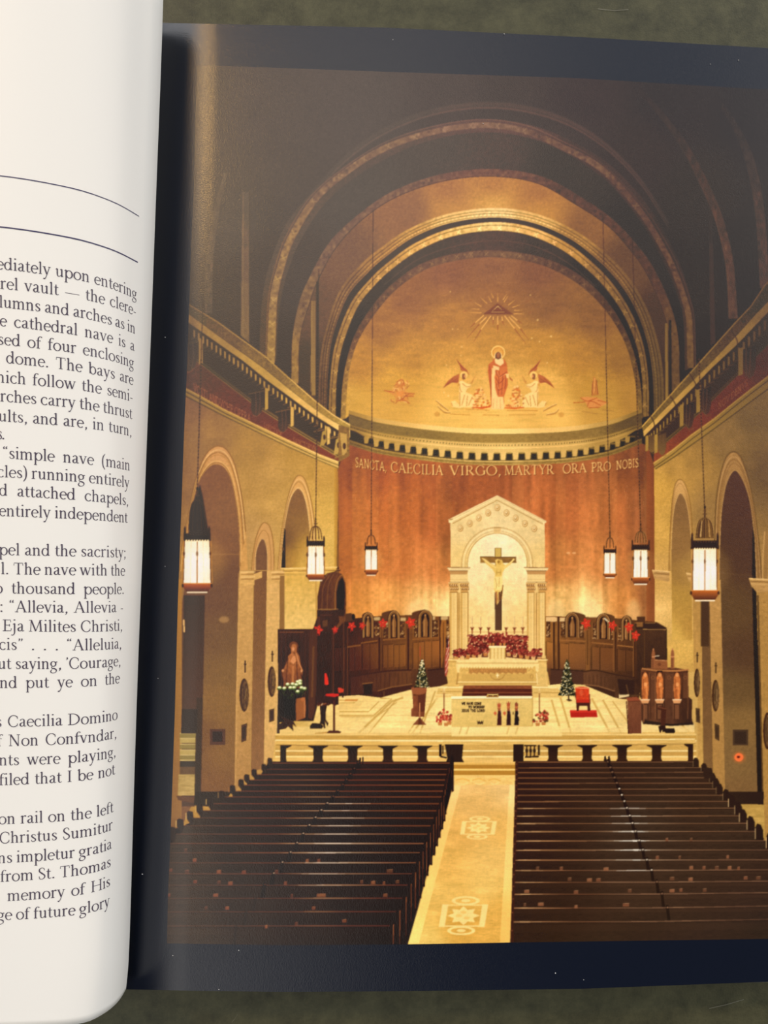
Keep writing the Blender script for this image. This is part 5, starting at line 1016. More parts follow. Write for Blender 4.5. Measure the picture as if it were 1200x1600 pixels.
stroke(c((310,918),(312,1004)), 1, (150,104,46)); stroke(c((400,918),(398,1004)), 1, (150,104,46))
item('printed_high_altar', 'cream high altar with lace cloth')
poly(c((75,978),(135,985),(135,1150),(70,1150)), rough((222,178,86), .04, 3, 3, 92)); poly(c((572,985),(632,980),(640,1150),(575,1150)), rough((226,184,94), .04, 3, 3, 93))
for x0, x1 in ((72,135),(572,640)): stroke(c((x0,984),(x1,986)), 1.4, (250,218,130)); stroke(c((x0,995),(x1,997)), 1, (170,124,56)); stroke(c((x0,1140),(x1,1140)), 1.5, (250,218,130))
poly(c((128,1005),(578,1005),(580,1125),(126,1125)), rough((218,174,84), .04, 4, 4, 94)); poly(c((150,1065),(560,1065),(558,1112),(150,1112)), (206,162,78))
poly(c((122,988),(310,980),(400,980),(584,988),(590,1020),(585,1055),(572,1050),(568,1020),(140,1020),(138,1060),(125,1055),(118,1020)), rough((244,208,118), .03, 4, 3, 95)); stroke(c((122,1004),(588,1004)), 1.1, (206,164,84))
lz = [(140,1020)]+[p for k in range(26) for p in ((140+k*16.4, 1034),(148+k*16.4, 1024))]+[(568,1020)]
poly(c(*[(190,1034),(520,1034),(520,1062)]+[(520-k*330/20-8*(k % 2 == 0), 1066 if k % 2 else 1056) for k in range(21)]+[(190,1062)]), rough((178,124,62), .1, 1.6, 1.6, 96)); poly(c(*lz), (246,212,122)); stroke(c((192,1030),(192,1060)), .9, (170,124,60)); stroke(c((150,1050),(160,1036),(185,1050)), 1, (190,144,70)); stroke(c((528,1050),(545,1036),(562,1050)), 1, (190,144,70))
stroke(c((312,1070),(325,1090),(352,1098),(380,1090),(396,1068)), 1, (170,124,58), smooth=True); stroke(c((354,1062),(354,1086)), 1.3, (252,228,150)); stroke(c((345,1073),(363,1073)), 1.3, (252,228,150)); ring(ep(*c((548,1080))[0], 2.6, 3.6), ep(*c((548,1080))[0], 1.9, 2.8), (180,134,66))
stroke(c((126,1112),(580,1112)), 1.6, (248,214,126)); stroke(c((120,1120),(590,1120)), 1, (190,144,66)); stroke(c((130,1060),(122,1125)), 2.2, (150,104,50), a=.6); stroke(c((575,1060),(582,1125)), 1.6, (252,220,136), a=.8)
poly(c((20,1142),(690,1142),(725,1175),(725,1200),(0,1200)), rough((226,184,92), .04, 8, 2, 97)); stroke(c((20,1143),(150,1142)), 1.8, (252,222,136)); stroke(c((555,1142),(690,1143)), 1.8, (252,222,136)); stroke(c((30,1165),(150,1165)), 1, (180,136,60)); stroke(c((560,1170),(710,1172)), 1, (180,136,60)); stroke(c((0,1185),(100,1183)), 1.4, (248,214,124)); poly(c((0,1195),(100,1195),(95,1370),(0,1380)), FL, a=.6)
item('printed_kneeler', 'long dark brown upholstered bench behind the front altar')
poly(c((162,1130),(548,1130),(552,1190),(152,1190)), rough((84,36,24), .1, 6, 1.5, 98)); poly(c((162,1130),(548,1130),(550,1152),(157,1152)), rough((132,70,40), .1, 3, 1.5, 99)); stroke(c((157,1153),(550,1153)), 1.2, (70,28,20)); stroke(c((155,1172),(551,1172)), 1.8, (126,66,40)); stroke(c((153,1178),(551,1178)), 1, (60,24,18))
# front altar
item('printed_front_altar', 'pale front altar with lettering and three kings')
poly(c((92,1198),(552,1194),(553,1362),(92,1365)), rough(rough(vgrad(1090,(228,192,98),1135,(224,186,92)), .025, 3, 3, 100), .03, 12, 8, 101)); poly(c((90,1192),(550,1190),(552,1206),(92,1207)), (254,236,166)); stroke(c((92,1208),(552,1206)), 1, (196,154,76)); stroke(c((553,1195),(553,1362)), 1.2, (180,136,62)); stroke(c((92,1365),(553,1362)), 1, (196,150,70), a=.7)
poly(c((92,1365),(720,1362),(720,1420),(92,1420)), FL, a=.75)
for x in (150,190,420,470): stroke(c((x,1366),(x-14,1408)), 2.4, (206,164,80), a=.6)
for s_, x0, x1, y in (('WE HAVE COME', 150, 262, 1240), ('TO WORSHIP', 188, 280, 1260), ('JESUS THE LORD', 150, 282, 1280)): words(s_, c((x0, y), (x1, y)), 3.5, (52,34,20), w=1.35, sp=.9)
poly(c((236,1326),(244,1338),(250,1330),(257,1340),(264,1330),(270,1338),(276,1326),(270,1352),(262,1348),(256,1352),(250,1348),(242,1352)), (70,48,28))
for k, (x, y, cc, hh) in enumerate(((363,1228,(66,28,24),0),(416,1222,(50,24,22),1),(461,1226,(34,20,20),2))):
    item('printed_altar_figure', ('left of three robed kings on the front altar', 'middle of three robed kings on the front altar', 'right of three robed kings on the front altar')[k])
    poly(c((x-6,1265),(x+11,1265),(x+14,1358),(x-12,1358)), cc); poly(c((x-9,y+30),(x+9,y+30),(x+9,1275),(x-6,1275)), (150,80,46)); ell(*c((x,1250))[0], 2.2, 3, (196,112,64))
    if k < 2: poly(c((x-12,y),(x-6,y+12),(x,y-4),(x+6,y+12),(x+12,y),(x+8,y+26),(x-8,y+26)), (176,80,50))
    else: poly(c((x-9,y+22),(x-9,y+8),(x,y-2),(x+9,y+8),(x+9,y+22)), (140,70,44))
    stroke(c((x+9,1262),(x+14,1290)), 1.2, (230,196,130)); 
    if k < 2: ell(*c((x-22,1288))[0], 2.4, 2.6, (206,100,60)); stroke(c((x-22,1292),(x-20,1302)), 1, (170,90,50))
    else: stroke(c((x-18,1282),(x-18,1296)), 2, (120,90,50)); ell(*c((x+14,1300))[0], 1.6, 2.6, (226,190,120)); stroke(c((x+10,1310),(x+14,1330)), 1.6, (34,20,20))
    stroke(c((x-12,1358),(x+14,1358)), 1.1, (214,170,96))
item('printed_missal', 'open missal on a small stand on the front altar')
poly(c((296,1180),(358,1180),(360,1196),(290,1196)), (206,160,70)); poly(c((300,1184),(325,1186),(326,1193),(302,1193)), (90,52,30)); poly(c((330,1186),(354,1184),(352,1193),(330,1193)), (96,58,32)); stroke(c((296,1180),(327,1184),(358,1180)), 1, (250,220,120)); stroke(c((290,1196),(360,1196)), 1, (130,86,40))
for x, nm in ((50, 'thin candle stand left of the front altar'), (592, 'thin candle stand right of the front altar')):
    item('printed_candle_stand', nm); stroke(c((x,1176),(x,1285)), 1.5, (120,66,34)); poly(c((x-10,1160),(x+10,1160),(x+7,1180),(x-7,1180)), (222,180,96)); ell(*c((x,1178))[0], 1.6, 1.2, (176,124,60)); stroke(c((x,1146),(x,1162)), 1, (248,222,150))
for nm, x0, x1 in (('potted poinsettias left of the front altar', 8, 90), ('potted poinsettias right of the front altar', 556, 640)):
    item('printed_poinsettias', nm)
    for x, y in ((x0+20,1348),(x0+54,1352),(x0+72,1344)) if x0 < 100 else ((x0+26,1352),(x0+60,1346)): poly(c((x-14,y-12),(x+14,y-12),(x+10,y+10),(x-10,y+10)), (196,128,64)); stroke(c((x-13,y-10),(x+13,y-10)), 1, (240,196,120))
    flowers(x0, x1, 1268 if x0 < 100 else 1275, 1335, 60, c, lambda x, y: y > 1268+abs(x-(x0+(40 if x0 < 100 else 55)))*.7, ((176,56,40),(196,76,52),(140,44,34),(214,110,76),(90,60,30)))
# ---- furniture left
item('printed_statue', 'bronze statue of a robed woman with open hands')
poly(D((745,185),(1010,185),(1010,700),(985,800),(750,800)), rough(vgrad(984,(66,36,20),1110,(48,26,16)), .1, 2, 8, 102), own=False)
for x in (770,800,930,955,990): stroke(D((x,210),(x,780)), 1, (90,54,28), a=.6, own=False)
stroke(D((757,205),(920,205)), 1.2, (120,76,40), own=False); poly(D((960,190),(1010,190),(1000,700),(975,790),(950,780)), (80,48,24), own=False); stroke(D((985,300),(975,640)), 3, (110,70,34), a=.8, own=False)
ring(ep(*D((852,296))[0], 6.6, 6.4), ep(*D((852,296))[0], 5.4, 5.2), (140,84,46)); ell(*D((852,296))[0], 5.4, 5.2, (90,54,32), a=.7)
poly(D((832,310),(840,285),(858,278),(872,288),(876,315),(872,335),(890,365),(900,420),(915,460),(910,500),(900,480),(912,560),(905,620),(780,620),(785,540),(775,490),(772,465),(790,440),(808,400),(815,365),(836,345)), rough(field([(458,1008,176,104,58),(455,1022,206,130,76),(456,1040,176,104,56),(445,1055,110,62,36),(468,1055,120,68,38),(456,1075,120,70,40),(463,1022,140,84,48)]), .1, 2, 3, 103))
stroke(D((846,342),(864,346)), 1.6, (104,58,34), a=.8); ell(*D((849,318))[0], 2.2, 3, (226,150,96), a=.8); stroke(D((834,300),(842,284),(860,281),(872,296),(874,330)), 1.6, (120,68,40), smooth=True, a=.8); poly(D((830,400),(845,370),(862,360),(868,400),(850,420)), (226,150,92), a=.8); stroke(D((868,345),(890,420),(912,462)), 1.4, (206,136,82)); stroke(D((815,375),(808,440),(800,600)), 1.2, (86,48,28)); stroke(D((850,430),(846,540)), 3, (196,124,70), a=.8); stroke(D((872,400),(880,600)), 1.2, (80,44,26)); ell(*D((780,462))[0], 2, 2.4, (206,140,90)); ell(*D((906,464))[0], 1.8, 2.2, (206,140,90))
item('printed_flower_vase', 'vase of white flowers beside the statue')
poly(D((750,590),(800,575),(880,580),(925,600),(900,640),(935,650),(930,780),(870,800),(830,800),(750,810)), (38,24,16)); poly(D((865,650),(930,640),(935,720),(928,780),(868,800)), (150,88,48)); stroke(D((925,650),(926,775)), 2, (196,124,74), a=.8); ell(*D((915,655))[0], 3.6, 3.2, (176,104,58)); poly(D((780,620),(870,640),(860,760),(790,760)), (30,22,16))
poly(D((750,760),(790,800),(740,830),(745,830),(750,860),(800,850),(820,830),(850,870),(845,820),(870,840),(850,800)), (60,36,22)); stroke(D((770,850),(800,820),(850,860)), 1.4, (50,30,18))
r_ = np.random.default_rng(4)
for x, y in ((758,575),(790,578),(812,552),(845,550),(880,535),(895,548),(855,575),(905,575),(925,580),(895,530),(870,555),(830,575),(880,600)):
    cx, cy = D((x, y))[0]; poly(ep(cx, cy+2.2, 4.2, 2.2), (60,78,34), a=.8)
for x, y in ((758,575),(790,578),(812,552),(845,550),(880,535),(895,548),(855,575),(905,575),(925,580),(895,530),(870,555),(830,575),(880,600)):
    cx, cy = D((x, y))[0]; ell(cx, cy, 3.2, 2.1, (196,204,118)); ell(cx-.4, cy-.6, 2.1, 1.2, (250,246,196))
for k in range(30): x, y = r_.uniform(755, 925), r_.uniform(575, 640); stroke(D((x,y),(x+r_.uniform(-14,14),y+12)), 1, (76,96,40), a=.8)
item('printed_lectern', 'dark wooden lectern on a curved stand left of the altar')
poly(s((400,860),(470,850),(540,862),(530,900),(420,905)), (70,34,20)); stroke(s((430,900),(540,866)), 1.2, (190,120,72), a=.8); poly(s((440,905),(510,900),(500,960),(500,1040),(525,1075),(515,1105),(505,1080),(490,1050),(495,1120),(480,1125),(475,1090),(460,1080),(440,1075),(450,1040),(445,960)), (48,24,14)); poly(s((345,1095),(370,1072),(450,1078),(475,1100),(460,1128),(345,1128)), (46,26,16)); stroke(s((455,900),(480,850)), 2, (210,180,140), a=.7); poly(s((530,865),(560,860),(560,880),(520,900)), (70,36,20))
item('printed_kneeling_chair', 'wooden chair with red seat and back on the left')
poly(s((395,800),(500,790),(625,800),(620,880),(595,900),(545,880),(420,870),(395,930)), (56,26,16)); poly(s((485,580),(505,580),(520,630),(528,690),(505,700),(488,690)), (222,52,30)); poly(s((500,785),(560,780),(628,785),(628,805),(590,815),(495,805)), (206,44,28)); poly(s((618,725),(640,722),(680,740),(670,770),(625,775)), (206,64,40)); stroke(s((665,770),(668,820)), 2, (50,24,14)); poly(s((600,810),(625,810),(625,890),(600,890)), (50,24,14)); stroke(s((400,800),(395,920)), 2, (60,30,18))
item('printed_post', 'slender dark post on a square foot at the left'); poly(s((570,850),(592,850),(592,1145),(572,1145)), (76,34,18)); poly(s((535,1145),(620,1145),(652,1160),(638,1172),(508,1172)), (74,36,22)); poly(s((395,1170),(520,1158),(505,1175),(390,1180)), (196,146,66))
item('printed_kneeling_desk', 'small wooden prayer desk with sloped top')
poly(a((715,770),(760,765),(832,775),(828,830),(815,1000),(800,1000),(712,998),(712,940),(728,930),(722,830)), rough(hgrad(642,(136,74,44),666,(112,58,34)), .08, 2, 4, 104)); poly(a((712,772),(830,776),(835,800),(800,830),(722,825)), (150,84,50)); stroke(a((722,828),(800,832)), 1.2, (80,40,24)); poly(a((765,830),(828,820),(815,960),(765,960)), (92,46,28)); stroke(a((712,945),(760,945)), 1.2, (166,100,60)); ell(*a((745,945))[0], 3.5, 3, (120,62,38))
item('printed_post', 'slender post on a pyramid foot before the altar'); poly(a((774,890),(784,890),(786,1010),(830,1062),(726,1062),(772,1010)), (132,74,44)); poly(a((772,1005),(786,1005),(800,1062),(765,1062)), (92,48,28)); stroke(a((779,890),(779,1010)), 1.2, (196,130,80))
def tree(f, cx, top, bot, w, nm, tilt=0, dots=60, seed=0):
    item('printed_christmas_tree', nm)
    q = np.random.default_rng(seed); n = 7; L = []; R = []
    for k in range(n):
        t0, t1 = k/n, (k+1)/n; y1 = top+(bot-top)*t1
        L += [(cx-w*(.12+.88*t1), y1-3), (cx-w*(.08+.7*t1), y1)]; R += [(cx+w*(.12+.88*t1), y1-3), (cx+w*(.08+.7*t1), y1)]
    poly(f(*([(cx, top)]+R+L[::-1])), rough((34,34,20), .3, 1.6, 1.6, seed))
    for _ in range(120):
        t_ = q.uniform(.03, 1); y = top+(bot-top)*t_; x = cx+q.uniform(-1, 1)*w*(.1+.85*t_); stroke(f((x, y), (x+q.uniform(-14, 14), y+q.uniform(4, 14))), .9, [(58,62,32),(22,26,18),(90,84,44)][q.integers(3)], a=.8)
    for k in range(5):
        y = top+(bot-top)*(.2+.18*k); ww = w*(.18+.16*k); stroke(f((cx-ww, y-4), (cx-ww*.3, y+12), (cx+ww*.4, y+10), (cx+ww, y-6)), .9, (206,176,104), smooth=True, a=.8)
    for _ in range(dots):
        t_ = q.uniform(.05, 1); y = top+(bot-top)*t_; x = cx+q.uniform(-1, 1)*w*(.08+.86*t_); ell(*f((x, y))[0], .9, .9, [(250,236,180),(236,206,130)][q.integers(2)])
tree(a, 797, 545, 770, 62, 'small lit Christmas tree behind the prayer desk', seed=3)
stroke(a((782,450),(782,530)), [1, 2.2, 1], (170,60,40)); stroke(a((778,700),(782,770)), 1, (220,180,110))
tree(b, 212, 505, 770, 66, 'lit Christmas tree right of the altar', seed=9); stroke(b((222,765),(226,800)), 2, (60,40,24)); poly(b((205,800),(228,792),(252,806),(228,812)), (70,48,28)); 
# ---- furniture right
item('printed_red_chair', 'red upholstered armchair on a red mat')
poly(b((232,875),(425,875),(432,925),(238,928)), (176,34,24)); poly(b((232,875),(425,875),(428,890),(236,890)), (206,52,36))
poly(b((275,790),(378,790),(380,880),(362,882),(358,845),(300,845),(296,882),(282,880)), (70,30,20)); poly(b((272,712),(300,705),(350,708),(372,716),(372,800),(278,800)), rough((206,62,30), .08, 3, 3, 105)); stroke(b((276,714),(320,716),(370,718)), 1.5, (246,150,100)); poly(b((278,798),(376,798),(376,822),(280,822)), (190,44,26)); stroke(b((374,760),(378,830)), 1.6, (120,50,30)); ell(*b((315,750))[0], 3, 5, (232,110,66), a=.5, soft=1); stroke(b((271,745),(275,790)), 1.4, (70,36,24))
item('printed_lectern', 'plain reddish wooden lectern at the right'); poly(b((640,785),(715,780),(745,810),(748,1042),(655,1045),(648,810)), rough(vgrad(1092,(120,70,44),1145,(104,58,38)), .07, 2, 6, 106)); poly(b((640,785),(715,778),(748,808),(650,812)), (140,70,44)); stroke(b((640,810),(655,1045)), 1.4, (70,34,20)); stroke(b((748,810),(750,1040)), 1, (230,200,150), a=.6); stroke(b((650,812),(746,810)), 1, (80,44,28))
item('printed_pulpit', 'round carved wooden pulpit with saint figures')
poly(b((745,575),(860,565),(1000,570),(1085,585),(1090,780),(1115,800),(1112,930),(1120,975),(960,985),(760,970),(745,940),(745,820)), rough(field([(1003,1060,110,64,36),(1030,1060,104,60,36),(1060,1060,96,56,34),(1078,1080,60,36,24),(1020,1120,96,58,36),(1050,1120,88,54,36),(1072,1120,56,34,24)]), .09, 2, 5, 107))
poly(b((760,945),(960,975),(1120,960),(1125,980),(960,990),(760,975)), (44,30,22)); stroke(b((752,575),(860,590),(1000,592),(1090,582)), 2.4, (176,116,64)); stroke(b((758,590),(860,604),(1000,606),(1088,598)), 1.2, (70,40,24)); poly(b((860,590),(900,590),(896,625),(868,620)), (36,20,14))
poly(b((820,510),(935,515),(938,580),(818,575)), (140,84,48)); stroke(b((820,512),(935,517)), 1.2, (196,134,84)); ell(*b((878,545))[0], 2.6, 2.6, (110,62,36)); ell(*b((862,492))[0], 5.5, 2.6, (52,32,22)); stroke(b((830,488),(880,482)), 1.4, (230,206,166))
for x in (835, 973): poly(b((x-12,575),(x-13,470),(x-8,445),(x,432),(x+8,445),(x+13,470),(x+12,575)), (146,88,52)); stroke(b((x-12,490),(x+12,490)), 1.2, (206,140,90)); stroke(b((x-5,500),(x-5,570)), 1, (90,50,30)); ell(*b((x,436))[0], 1.2, 1.6, (190,124,76))
for x0, x1 in ((812,850),(915,980),(1045,1085)): poly(b((x0,610),(x1,608),(x1-2,790),(x0+2,790)), (96,58,36)); stroke(b((x0,610),(x0+2,940)), 1, (60,34,22)); stroke(b((x1,608),(x1-2,940)), 1, (150,96,58), a=.7); ring(ep(*b(((x0+x1)/2,640))[0], 3, 3), ep(*b(((x0+x1)/2,640))[0], 2, 2), (130,80,46))
for k, x in enumerate((775, 880, 1005)):
    poly(b((x-24,600),(x+26,600),(x+26,800),(x-26,800)), (74,40,24)); poly(b((x-22,640),(x-12,612),(x,600),(x+14,612),(x+24,650),(x+26,720),(x+20,800),(x-20,800),(x-24,720)), rough((196,112,54), .12, 2, 3, 110+k)); ell(*b((x+1,622))[0], 2.4, 3, (226,150,84)); ell(*b((x+2,690))[0], 3, 3, (240,160,86), a=.8); stroke(b((x-10,650),(x-14,790)), 1.1, (140,70,34)); stroke(b((x+10,700),(x+12,795)), 1.1, (236,150,80), a=.7); stroke(b((x-2,720),(x-4,790)), 1, (140,70,34))
    poly(b((x-34,800),(x+34,800),(x+22,826),(x-22,826)), (214,150,92)); stroke(b((x-34,800),(x+34,800)), 1.2, (250,216,160)); poly(b((x-24,826),(x+26,826),(x+26,945),(x-24,945)), (70,42,28)); poly(b((x-14,835),(x+16,835),(x+16,940),(x-14,940)), (112,70,44))
stroke(b((745,820),(770,850),(765,965)), 1.6, (130,80,48), smooth=True)
item('printed_music_stand', 'small dark reading stand before the pulpit')
poly(b((862,850),(900,845),(932,862),(928,875),(920,985),(925,1005),(900,1015),(885,1000),(888,985),(890,875),(868,870)), (70,36,24)); stroke(b((865,852),(930,866)), 1.3, (120,70,44)); poly(b((900,1005),(985,1005),(993,1030),(985,1040),(925,1040),(905,1025)), (36,24,16)); poly(b((870,990),(920,985),(912,1030),(902,1035),(898,1015),(886,1040),(878,1030)), (44,26,18))
# ---- medallions and small wall crosses
for nm, cx, cy, rx, ry, tl in (('round station plaque on the first left pier', 382.5, 1086, 6.5, 25, 0), ('round station plaque on the second left pier', 425.6, 1065, 5.6, 23, 0), ('round station plaque on the first right pier', 1090, 1067, 4, 21.5, 0), ('round station plaque on the second right pier', 1119, 1087, 5, 24, -2), ('round station plaque at the right edge', 1200, 1142, 6, 28, 0)):
    item('printed_station_medallion', nm)
    ell(cx-1, cy, rx+.8, ry+1, (70,44,24)); ell(cx+.4, cy, rx*.82, ry*.9, rough((98,72,44), .25, 2, 4, int(cx))); stroke([(cx+rx*.4, cy-ry*.4), (cx, cy+ry*.3)], 1.4, (140,108,66), a=.7); stroke([(cx-rx*.3, cy-ry*.5), (cx-rx*.2, cy+ry*.6)], 1.2, (60,40,24), a=.7)
for x, y0, y1 in ((383,1032,1051), (425.6,1017,1034), (1089.5,1019,1035), (1118.5,1035,1052)): item('printed_wall_cross'); stroke([(x, y0), (x, y1)], 1.9, (66,44,24)); stroke([(x-2.2, y0+(y1-y0)*.3), (x+2.2, y0+(y1-y0)*.32)], 1.7, (66,44,24))
for q in (((377,1133),(386,1130),(385,1157),(377,1160)), ((420.5,1109),(428.5,1107),(428.5,1126),(420.5,1129)), ((1087,1106),(1093.5,1107),(1094,1130),(1087.5,1128)), ((1116.5,1130),(1124,1133),(1124,1158),(1117,1154))): item('printed_plaque', 'small dark plaque below a station medallion'); poly(q, (84,60,36)); poly([(x*.6+sum(a_ for a_, _ in q)/4*.4, y*.7+sum(b_ for _, b_ in q)/4*.3) for x, y in q], (66,46,30))
# ---- carpet
item('printed_aisle_carpet', 'golden aisle carpet with scroll medallions')
CP = field([(730,1220,234,186,100),(790,1230,238,192,106),(740,1260,226,176,88),(780,1300,228,176,80),(720,1300,230,174,78),(700,1350,234,180,78),(770,1340,234,186,88),(760,1380,238,192,88),(690,1400,234,186,82),(720,1440,220,164,62),(780,1430,226,172,70),(660,1470,242,200,88),(780,1470,224,170,68)])
g = Z(600, 1180, 5.217)
poly([(707,1213),(806.5,1213),(797,1474),(636,1478),(640,1470)], rough(rough(CP, .035, 6, 1.5, 120), .05, 24, 9, 121))
for q in (((570,240),(630,240),(285,1530),(195,1535)), ((1022,240),(1076,240),(1026,1525),(945,1530))): poly(g(*q), lambda X, Y: np.minimum(CP(X, Y)*1.1+.015, 1))
poly(g((570,178),(1076,175),(1074,240),(575,245)), rough((246,198,96), .05, 6, 2, 122))
for x0, x1 in ((580,700),(720,830),(850,950)): stroke(g((x0,205),((x0+x1)/2,192),(x1,210)), 1.4, (226,168,66), smooth=True); stroke(g((x0+20,225),((x0+x1)/2,238),(x1-10,222)), 1.2, (250,214,120), smooth=True)
def carpet_medallion(cx, cy, w, h):
    CL = (252,214,112); DK = (222,160,48)
    for s_ in (-1, 1): x = cx+s_*w*.88; sk = -s_*0; poly(g((x-w*.13+h*.08,cy-h*.5),(x+w*.13+h*.08,cy-h*.5),(x+w*.13-h*.08,cy+h*.5),(x-w*.13-h*.08,cy+h*.5)), CL)
    stroke(g((cx-w*.9+h*.06,cy-h*.46),(cx+w*.9+h*.06,cy-h*.46)), 1.6, CL); stroke(g((cx-w*.9-h*.06,cy+h*.46),(cx+w*.9-h*.06,cy+h*.46)), 1.6, CL)
    p = [(cx+w*(.72 if k % 2 == 0 else .46)*math.cos(math.pi*k/8), cy+h*(.42 if k % 2 == 0 else .28)*math.sin(math.pi*k/8)) for k in range(16)]; poly(g(*p), CL)
    for s_ in (-1, 1): y = cy+s_*h*.66; ring(g(*ep(cx-s_*h*.1, y, w*.62, h*.2)), g(*ep(cx-s_*h*.1, y, w*.46, h*.12)), CL); ell(*g((cx-s_*h*.1, y))[0], w*.2/5.2, h*.07/5.2, CL)
    for dx, dy in ((-.2,0),(.15,.1),(0,-.15)): ell(*g((cx+w*dx, cy+h*dy))[0], w*.14/5.2, h*.07/5.2, DK, a=.35, soft=.5)
item('printed_carpet_medallion', 'nearer pale scroll medallion woven in the carpet'); carpet_medallion(648, 1308, 185, 185)
item('printed_carpet_medallion', 'farther pale scroll medallion woven in the carpet'); carpet_medallion(770, 592, 140, 110)
# ---- pews
base()
item('printed_pew_block', 'dark floor shade between the left pews')
poly([(420,1190),(708,1190),(708,1225),(692,1290),(660,1385),(636,1480),(255,1480),(262,1300),(312,1280),(342,1262),(378,1242),(405,1215)], rough((34,17,12), .1, 4, 2, 125))
item('printed_pew_block', 'dark floor shade between the right pews')
poly([(806,1189),(1086,1189),(1090,1200),(1110,1213),(1132,1245),(1150,1270),(1180,1303),(1196,1318),(1230,1330),(1230,1480),(798,1478),(800,1380)], rough((42,26,17), .1, 4, 2, 126))
PL = field([(270,1300,76,58,40),(300,1340,72,52,36),(270,1400,74,54,38),(300,1460,72,52,36),(360,1320,50,32,21),(380,1420,54,35,24),(420,1250,46,26,18),(460,1330,40,20,14),(480,1440,46,26,18),(560,1210,44,21,13),(560,1300,34,15,10),(560,1420,36,17,11),(650,1230,40,19,12),(640,1350,32,15,10),(620,1450,32,16,11)])
PR = field([(820,1200,46,26,18),(950,1200,52,33,22),(1080,1200,54,36,24),(820,1300,46,28,19),(1000,1300,56,40,28),(1150,1300,58,41,28),(830,1400,48,31,21),(1000,1400,58,40,27),(1180,1400,56,38,26),(820,1460,46,30,20),(1000,1460,50,33,22),(1190,1460,48,33,22)])
Ly = [1192,1201.6,1210,1218.5,1226.5,1236,1245,1255.5,1266.5,1277.8,1290,1303,1317.6,1332.3,1348,1365.2,1383,1403.5,1424.5,1446.5,1480]
def lx(y): return np.interp(y, [1184,1192,1202,1213,1222,1232,1252,1262,1273,1285,1298,1316], [422,422,412,392,382,371,334,318,304,287,274,258])
def lr(y): return np.interp(y, [1185,1192,1202,1245,1290,1332,1365,1403,1446,1480], [706,704,700,691,674,657,645,630,610,594])
r_ = np.random.default_rng(21)
for k in range(20):
    item('printed_pew'); y, y2 = Ly[k], Ly[k+1]; x0, x1 = max(254, lx(y)), lr(y); h = y2-y
    sl = .9 if k > 12 else 0
    poly([(x0, y), (x1, y-sl*.5), (x1, y2+1), (x0, y2+1)], rough(PL, .08, 6, 1.6, 130+k))
    poly([(x0, y+h*.12), (x1, y+h*.12), (x1, y+h*.4), (x0, y+h*.42)], lambda X, Y: PL(X, Y)*1.12, a=.7)
    hl = field([(300,1300,118,84,58),(300,1420,110,74,50),(420,1260,128,78,50),(420,1400,110,68,44),(510,1290,190,150,112),(520,1330,230,200,160),(520,1380,180,140,104),(560,1220,128,70,42),(560,1430,104,60,40),(660,1230,150,86,50),(620,1420,92,48,30)])
    stroke([(x0, y+.4), (x1, y-sl*.5+.4)], 1.4+.02*k, hl, a=.85); stroke([(x0, y+1.8), (x1, y+1.8)], .9, (24,11,8), a=.6)
    if 7 <= k <= 16:
        x = 545-5*(k-7); stroke([(x-34, y+.4), (x, y+.2), (x+34, y+.4)], [.3, 1.8 if 10 <= k <= 14 else 1.1, .3], (250,226,196), a=.85)
    # end panel on the aisle
    w = 3+.34*k; bt = min(y+26+2.1*k, 1478)
    poly([(x1-1, y-3-.1*k), (x1+w*.6, y-5-.12*k), (x1+w, y-2), (x1+w*.9, bt), (x1-1, bt-2)], (36,17,11)); stroke([(x1+w*.55, y-2), (x1+w*.5, bt-3)], [.7+.05*k, 1+.07*k, .6], (150,92,56) if k > 2 else (110,60,36), a=.9)
    stroke([(x1+w, y), (x1+w*.9, bt)], .9, (20,9,7))
    # end panel by the wall
    if x0 > 258: poly([(x0-4-.15*k, y+h*.1), (x0-4-.15*k, y-6-.3*k), (x0-2, y-8-.3*k), (x0+3+.12*k, y-7-.25*k), (x0+4+.15*k, y+2), (x0+2, y2)], (56,36,24)); stroke([(x0-5-.16*k, y-5-.3*k), (x0-5-.16*k, y+h*.2)], 1+.06*k, (228,190,116) if 5 < k < 14 else (170,120,70), a=.8)
    # row divider
    dx = np.interp(y, [1184,1224,1274,1300,1330,1360,1380,1480], [566,538,496,476,456,432,416,345])
    if k < 17: poly([(dx-2, y-4), (dx+2.4, y-5), (dx+3-k*.2, y2), (dx-5-k*.2, y2+1)], (26,12,9), a=.85); ell(dx, y-1, 1.5, 1.1, (236,206,170) if 6 < k < 16 else (120,80,56), a=.8)
    else: poly([(dx-2, y), (dx+2, y), (dx-1, y2), (dx-5, y2)], (40,25,18), a=.6)
stroke([(563,1184),(562,1193)], 2.6, (36,18,12)); stroke([(567,1183),(567,1194)], 2.2, (40,20,13)); poly([(704,1182),(707,1180),(709,1184),(709,1236),(706,1238),(705,1190)], (34,16,10))
Ry = [1190.6,1199.6,1207,1215.4,1223.8,1233,1242.6,1252.2,1263,1275,1286.6,1299.2,1313.7,1328.2,1343.7,1360,1378.4,1397,1418.6,1440,1480]
def rl(y): return np.interp(y, [1190,1250,1330,1400,1480], [807.5,806.5,804,802,799])
def rr_(y): return np.interp(y, [1190,1200,1216,1233,1243,1263,1276,1288,1300,1312,1325], [1086,1100,1113,1123,1134,1152,1160,1173,1185,1197,1230])
